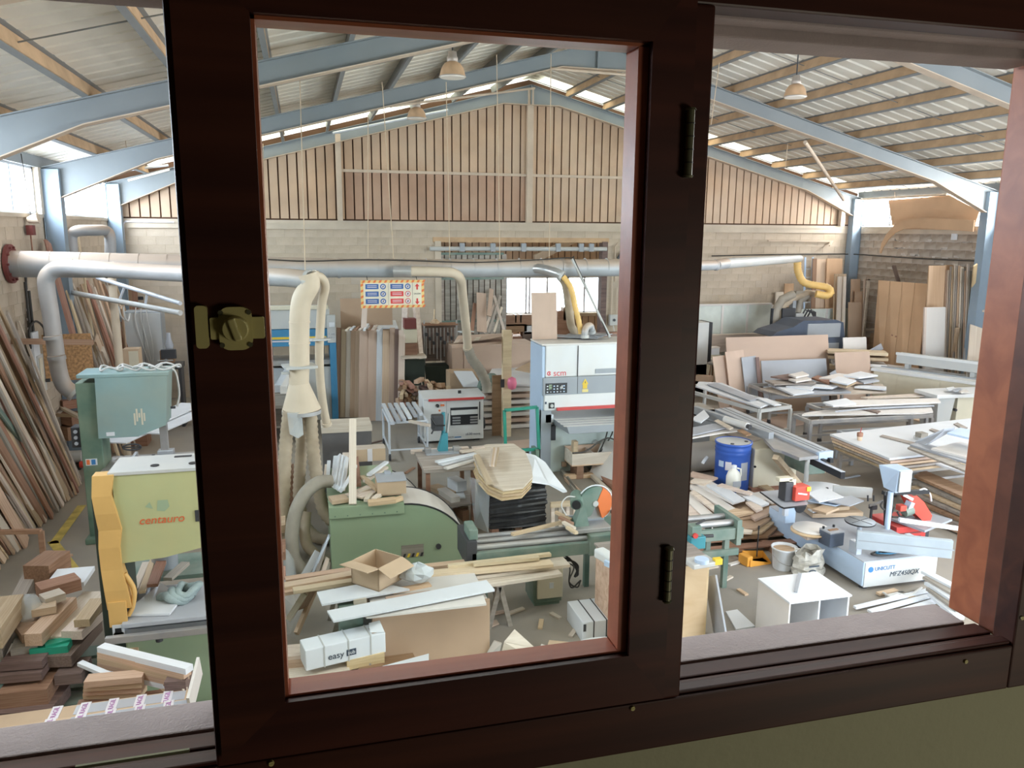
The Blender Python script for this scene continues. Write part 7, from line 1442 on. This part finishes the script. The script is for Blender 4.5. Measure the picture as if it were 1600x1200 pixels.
MB().box(q3(1364,792,8.9),(.08,.08,.06)).build('stop_block', dark, t); MB().bar(q3(1360,790,8.9),q3(1382,782,8.7),.03,.03).build('stop_rail', iron, t); MB().cyl(q3(1362,792,8.9)+V((0,0,-.03)),V((q3(1362,792,8.9).x,q3(1362,792,8.9).y,0)),.02,n=6).build('stop_leg', dark, t)
# bucket, sack and orange trolley
p = P(1232,893,0); t = T('white_bucket', 'white plastic bucket full of sawdust', 'bucket', (p.x,p.y+.12,0)); MB().lathe([(.125,0),(.13,.01),(.155,.26),(.165,.27),(.165,.285),(.15,.285),(.145,.25)],n=28).build('pail', whiteb, t); MB().lathe([(.001,.262),(.148,.25)],n=28).build('sawdust', oak, t); MB().tube([V((.165*math.cos(a),.165*math.sin(a)-.01,.20-.10*math.sin(-a))) for a in [PI+PI*k/14 for k in range(15)]],.005,6).build('handle', iron, t)
p = P(1268,902,0); t = T('paper_sack', 'crumpled printed paper sack beside the white bucket', 'sack', (p.x,p.y+.1,0)); r5 = random.Random(4); vs = []; nn = 14
for i in range(9):
    z = .04*i; rr_ = (.17,.18,.18,.175,.17,.165,.15,.14,.16)[i]
    for k in range(nn): w2 = r5.uniform(.82,1.15); vs.append((rr_*1.15*math.cos(2*PI*k/nn)*w2, rr_*.8*math.sin(2*PI*k/nn)*w2, z+(r5.uniform(-.03,.05) if i > 5 else r5.uniform(-.008,.008))))
MB().add(vs,[(i*nn+k,i*nn+(k+1)%nn,(i+1)*nn+(k+1)%nn,(i+1)*nn+k) for i in range(8) for k in range(nn)]).build('paper_bag', mat('sack_paper',(.52,.49,.43),.8,0,.25,14), t)
MB().lathe([(.001,.25),(.13,.24)],n=12).build('filling', greyw, t); MB().tube([V((-.05+.05*math.cos(a),-.175,.10+.03*math.sin(a))) for a in [2*PI*k/16 for k in range(17)]],.008,6).build('printed_ring', inkd, t); MB().bx(-.1,.04,-.178,-.17,.17,.185).build('printed_line', inkd, t)
p = P(1192,884,0); t = T('orange_dustpan', 'orange dustpan with a thin black rod on the floor', 'dustpan', (p.x,p.y+.1,0), .2); MB().add([(-.2,-.06,0),(.12,-.1,0),(.16,.1,0),(-.16,.14,0),(-.2,-.06,.09),(.12,-.1,.02),(.16,.1,.10),(-.16,.14,.14)],[(3,2,1,0),(0,1,5,4),(1,2,6,5),(2,3,7,6),(3,0,4,7)]).build('pan', mat('pan_orange',(.80,.36,.05),.5), t); MB().bx(-.24,-.15,-.05,.12,0,.13).build('rear_block', MT['pan_orange'], t, .01); MB().cyl((-.02,.02,.08),(.0,.04,.46),.008,n=6).build('rod', black, t); MB().cyl((.0,.04,.45),(.0,.04,.49),.012,n=6).build('rod_tip', black, t)
# flat boards stack left of the trimmer
G = 'boards stacked flat below the blue drum'
t = T('board_pallet', 'low pallet under the flat boards below the blue drum', 'pallet', (5.5,9.6,0)); 
for k in range(3): MB().bx(-.6+.5*k,-.5+.5*k,-.9,.8,0,.08).build('bearer', brownw, t)
for k in range(6): MB().bx(-.7,1.2,-.85+.3*k,-.7+.3*k,.08,.1).build('slat', brownw, t)
fb = [([(1060,842),(1200,838),(1240,800),(1060,760)],.14,brownw,'lowest brown board of the flat stack'),([(1060,835),(1190,832),(1235,796),(1060,755)],.18,oak,'second oak board of the flat stack'),([(1060,828),(1180,826),(1232,792),(1060,750)],.22,mdf,'third tan board of the flat stack'),([(1130,812),(1196,806),(1225,794),(1165,790)],.26,oak,'fourth oak board of the flat stack'),([(1060,770),(1112,820),(1128,815),(1066,760)],.28,warmb,'off-white board close to the mullion'),([(1078,769),(1132,810),(1138,806),(1084,765)],.31,pale,'long pale board pointing to the green bench'),([(1062,790),(1100,826),(1118,822),(1075,785)],.27,pale,'pale board at the mullion corner'),([(1072,758),(1140,800),(1152,796),(1088,755)],.30,warmb,'off-white board in the middle of the flat stack'),([(1086,754),(1145,786),(1164,780),(1104,748)],.33,warmb,'broad off-white board in the flat stack'),([(1104,757),(1146,784),(1164,780),(1128,757)],.36,whiteb,'white block of strips on the flat stack'),([(1076,742),(1112,750),(1122,746),(1082,736)],.34,mdfp,'tan sheet near the white roll'),([(1078,752),(1100,756),(1112,750),(1085,747)],.36,pale,'small pale sheet near the white roll'),([(1120,758),(1172,772),(1176,770),(1128,755)],.38,pale,'pale lath lying across toward the drum'),([(1150,770),(1180,784),(1198,779),(1170,766)],.33,warmb,'off-white boards crossing below the drum'),([(1160,776),(1190,790),(1202,786),(1176,773)],.34,whiteb,'white strip crossing below the drum'),([(1165,784),(1182,798),(1192,794),(1180,782)],.33,pale,'pale strip at the edge of the flat stack'),([(1176,770),(1206,785),(1216,782),(1188,768)],.32,warmb,'off-white strip nearest the trimming table'),([(1130,800),(1150,794),(1178,800),(1152,806)],.31,oak,'oak strip along the stack edge'),([(1090,820),(1108,808),(1128,815),(1118,822)],.33,whiteb,'white offcut at the corner of the flat stack'),([(1172,806),(1210,790),(1220,794),(1180,812)],.27,mdfp,'tan board sticking out toward the edge bander'),([(1090,824),(1098,818),(1176,828),(1174,832)],.24,pale,'long pale lath in front of the flat stack'),([(1176,754),(1200,766),(1210,764),(1190,752)],.12,oak,'oak board on the floor right of the drum'),([(1182,750),(1215,756),(1225,748),(1200,742)],.1,brownw,'brown board on the floor under the panel saw')]
for k, (pxs, z, m, lb) in enumerate(fb): poly('flat_board', pxs, z, .03, m, lb, group=G)
t = T('paper_roll', 'white rolled sheet on the floor before the edge bander', 'roll', P(1190,828,.08)); MB().cyl((-.05,0,.02),(.22,.05,.04),.06,n=14).build('roll', whiteb, t); MB().bx(-.08,.05,-.12,.02,-.08,.03).build('loose_end', warmb, t)
# white open cabinet at the front
t = T('white_cabinet', 'low white cabinet with two open compartments below the window', 'cabinet', (4.55,6.36,0))
w_, d_, h_ = .70, .56, .60
for nm, b_, m in (('top',(-.01,w_+.01,-.02,d_,h_-.02,h_),whiteb),('side_panel',(0,.02,0,d_,0,h_-.02),warmb),('side_panel',(w_-.02,w_,0,d_,0,h_-.02),whiteb),('divider',(w_/2-.01,w_/2+.01,0,d_,.02,h_-.02),whiteb),('back_panel',(.02,w_-.02,d_-.02,d_,0,h_-.02),greyw),('bottom',(.02,w_-.02,0,d_,.0,.02),warmb)): MB().bx(*b_).build(nm, m, t, .002)
board('thin_strip', P(1243,925,.61), P(1250,896,.61), .035, .012, greyb, 'grey strip lying on the white cabinet', 'strip')
# floor boards by the front right
G = 'white boards on the floor before the edge bander'
for k, (pxs, z, m, lb) in enumerate((([(1333,946),(1338,949),(1460,922),(1452,918)],.06,whiteb,'narrow white board on the floor by the white cabinet'),([(1355,952),(1362,956),(1478,926),(1470,922)],.05,whiteb,'second narrow white board on the floor'),([(1360,965),(1400,960),(1490,932),(1480,928)],.04,whiteb,'third white board near the window sill'),([(1452,955),(1470,948),(1490,938),(1490,952)],.05,whiteb,'small white panel at the sill corner'))): poly('floor_strip', pxs, z, .025, m, lb, group=G)
for k in range(5): board('stacked_strip', P(1444+3*k,893+9*k,.22-.03*k), P(1500,922+11*k,.22-.03*k), .10, .035, (whiteb,greyw,whiteb,greyw,whiteb)[k], ('topmost white strip in the bundle by the jamb','grey strip in the bundle by the jamb','second white strip in the bundle by the jamb','second grey strip in the bundle by the jamb','lowest white strip in the bundle by the jamb')[k], 'strip', 'strip bundle by the jamb')
for k, (a, b, w_, m, lb) in enumerate((((1372,928),(1400,922),.06,card,'brown scrap under the edge bander front'),((1385,932),(1412,926),.04,cablew,'white scrap under the edge bander front'),((1405,928),(1435,920),.05,greyw,'grey scrap under the edge bander front'),((1418,934),(1445,926),.04,oak,'oak scrap under the edge bander front'))): board('floor_scrap', P(*a,.03), P(*b,.03), w_, .03, m, lb, 'scrap')
o = MB().tube(smooth_path([P(1380,926,.05),P(1392,932,.06),P(1405,928,.05),P(1420,930,.06),P(1440,918,.08)]),.014,6).build('floor_cable', cablew); tag(o, 'white cable on the floor in front of the edge bander', 'cable')
poly('sill_panel', [(1134,955),(1150,983),(1180,978),(1152,952)], .02, .02, whiteb, 'white panel lying on the floor left of the white cabinet')
board('leaning_shelf', P(1128,1005,.02), P(1110,900,.62), .36, .02, greyb, 'grey board leaning on the plywood cabinet side', 'board', up=(1,0,.3))
# annex furniture behind the gateway
t = T('annex_workbench', 'brown machine parts and timber seen through the gateway', 'workbench', (A(810,505,24).x,24,0)); L0 = t.location
for nm, px, py, sx, sz, m in (('brown_crate',812,500,1.0,.35,redw),('brown_crate',800,512,.9,.25,brownw),('white_box',823,514,.25,.3,whiteb),('dark_block',822,525,.3,.3,darkw),('brown_block',878,505,.4,.8,redw),('brown_block',885,490,.3,.4,brownw),('white_post',829,528,.06,.3,steelc),('white_post',804,497,.06,.25,whiteb),('white_post',812,497,.06,.25,whiteb)): MB().box(A(px,py,24)-L0,(sx,.3,sz)).build(nm, m, t, .005)
MB().bx(-.9,1.6,-.1,.5,0,A(810,525,24).z).build('bench', brownw, t)
p = A(959,500,20.8); t = T('wall_switch_box', 'grey switch box with conduits at the gateway jamb', 'electrical box', (p.x,20.9,p.z)); MB().bx(-.12,.12,-.12,0,-.15,.15).build('enclosure', lgrey, t, .01); MB().cyl((0,-.15,0),(0,-.12,0),.04,n=10).build('switch', dark, t); MB().cyl((-.06,-.04,.15),(-.06,-.04,1.3),.018,n=6).build('conduit', dustflange, t); MB().cyl((.1,-.04,.15),(.1,-.04,.9),.018,n=6).build('conduit', dustflange, t); MB().tube(smooth_path([(.0,-.06,-.15),(.05,-.2,-.5),(.3,-.3,-.6),(.4,-.3,-.2),(.45,-.3,.3)]),.014,6).build('cable', cablew, t)
for k in range(8): board('dark_lumber', A(930+3*k,524+wob(3),15.5+.1*k), A(985,522+wob(4),15.8), .1, .06, (darkw,brownw)[k%2], 'dark lumber piece heaped behind the wide sander', 'lumber', 'dark lumber behind the wide sander')
p = A(1243,412,20.9)

# ================================================================== remaining small things
# dark corner behind the far bandsaw
for k, (a, b, z, w_, th, m, lb) in enumerate((((94,632),(122,628),1.0,.3,.16,brownw,'brown box in the dark corner behind the blue-green bandsaw'),((94,650),(124,655),.75,.3,.2,redw,'reddish box below it in the dark corner'),((94,636),(125,652),.95,.07,.05,pale,'pale lath sloping in the dark corner'),((78,648),(124,650),.88,.06,.05,oak,'oak lath lying flat in the dark corner'),((96,672),(118,676),.5,.3,.25,brownw,'dark crate lowest in the corner'))):
    p, q = P(*a,z), P(*b,z); board('corner_piece', p, q, w_, th, m, lb, 'offcut', 'things in the dark corner behind the far bandsaw')
c = P(100,700,0); slab('corner_cabinet', (c.x+.25,c.y+1.0,.2), (.8,.9,.4), brownw, 0, 'low dark cabinet in the corner behind the far bandsaw', 'cabinet')
t = T('electric_motor', 'dusty electric motor with a red cap behind the far bandsaw', 'motor', P(116,735,0)); MB().cyl((-.15,.1,.22),(.12,.1,.22),.11,n=14).build('motor_body', lgrey, t); MB().cyl((.10,.0,.1),(.16,.0,.1),.06,n=12).build('red_cap', redl, t); MB().bx(-.14,.1,.0,.2,0,.12).build('foot', dark, t)
# conduits on the far wall
o = MB().tube([A(194,375,20.95),A(192,350,20.95),A(196,346,20.95),A(272,347,20.95)],.025,8).build('wall_conduit', tapew); tag(o, 'white bent conduit high on the far wall by the corner column', 'conduit')
o = MB().tube([A(961,440,20.93),A(961,385,20.93),A(968,378,20.93)],.02,6).build('wall_conduit', dustflange); tag(o, 'dusty conduit on the far wall right of the gateway', 'conduit')
o = MB().bar(A(965,404,20.9),A(974,392,20.9),.06,.06).build('wall_bracket', dark); tag(o, 'short dark bracket on the far wall above the switch box', 'bracket')
o = MB().bar(A(1200,376,20.93),A(1300,377,20.93),.05,.03).bar(A(1300,377,20.93),A(1296,384,20.7),.05,.03).build('wall_shelf_rail', dustflange); tag(o, 'thin rail on the far wall above the ladder', 'rail')
p = B(1491,370,XR-.03); o = MB().box((0,0,0),(.03,.18,.16)).box((-.02,0,0),(.02,.08,.06)).build('wall_plate', whiteb); o.location = p; tag(o, 'small white plate on the right block wall', 'wall plate')
# smeared mortar on the right wall
r6 = random.Random(11)
sm = MB()
for k in range(150):
    y, z = r6.uniform(14.5,19.3), 2.6+.2*r6.randint(0,7)+r6.uniform(-.03,.03); l = r6.uniform(.04,.22); h = r6.uniform(.015,.05)
    sm.bx(XR-.012,XR+.0,y,y+l,z,z+h)
o = sm.build('mortar_smears', mortarw, wr); o['kind'] = 'stuff'
# scraps and shavings on the floor
for k, (px, py, l, a, m) in enumerate(((805,955,.12,.4,pale),(845,975,.10,1.2,oak),(868,962,.08,2.0,pale),(775,958,.10,.2,mdfp),(896,988,.10,.9,pale),(1135,905,.12,.5,pale),(1160,925,.08,1.7,oak),(1148,880,.1,.3,warmb),(590,690,.2,.6,darkw),(640,735,.18,1.0,brownw),(930,770,.15,.4,pale),(1290,735,.14,.7,pale),(1330,745,.2,.2,greyb),(100,870,.1,.5,oak),(75,905,.12,1.4,pale))):
    c = P(px,py,.012); dv = V((math.cos(a),math.sin(a),0))*l; board('floor_chip', c-dv, c+dv, .05, .02, m, 'small wood scrap lying loose on the concrete floor', 'scrap', 'loose scraps on the floor')
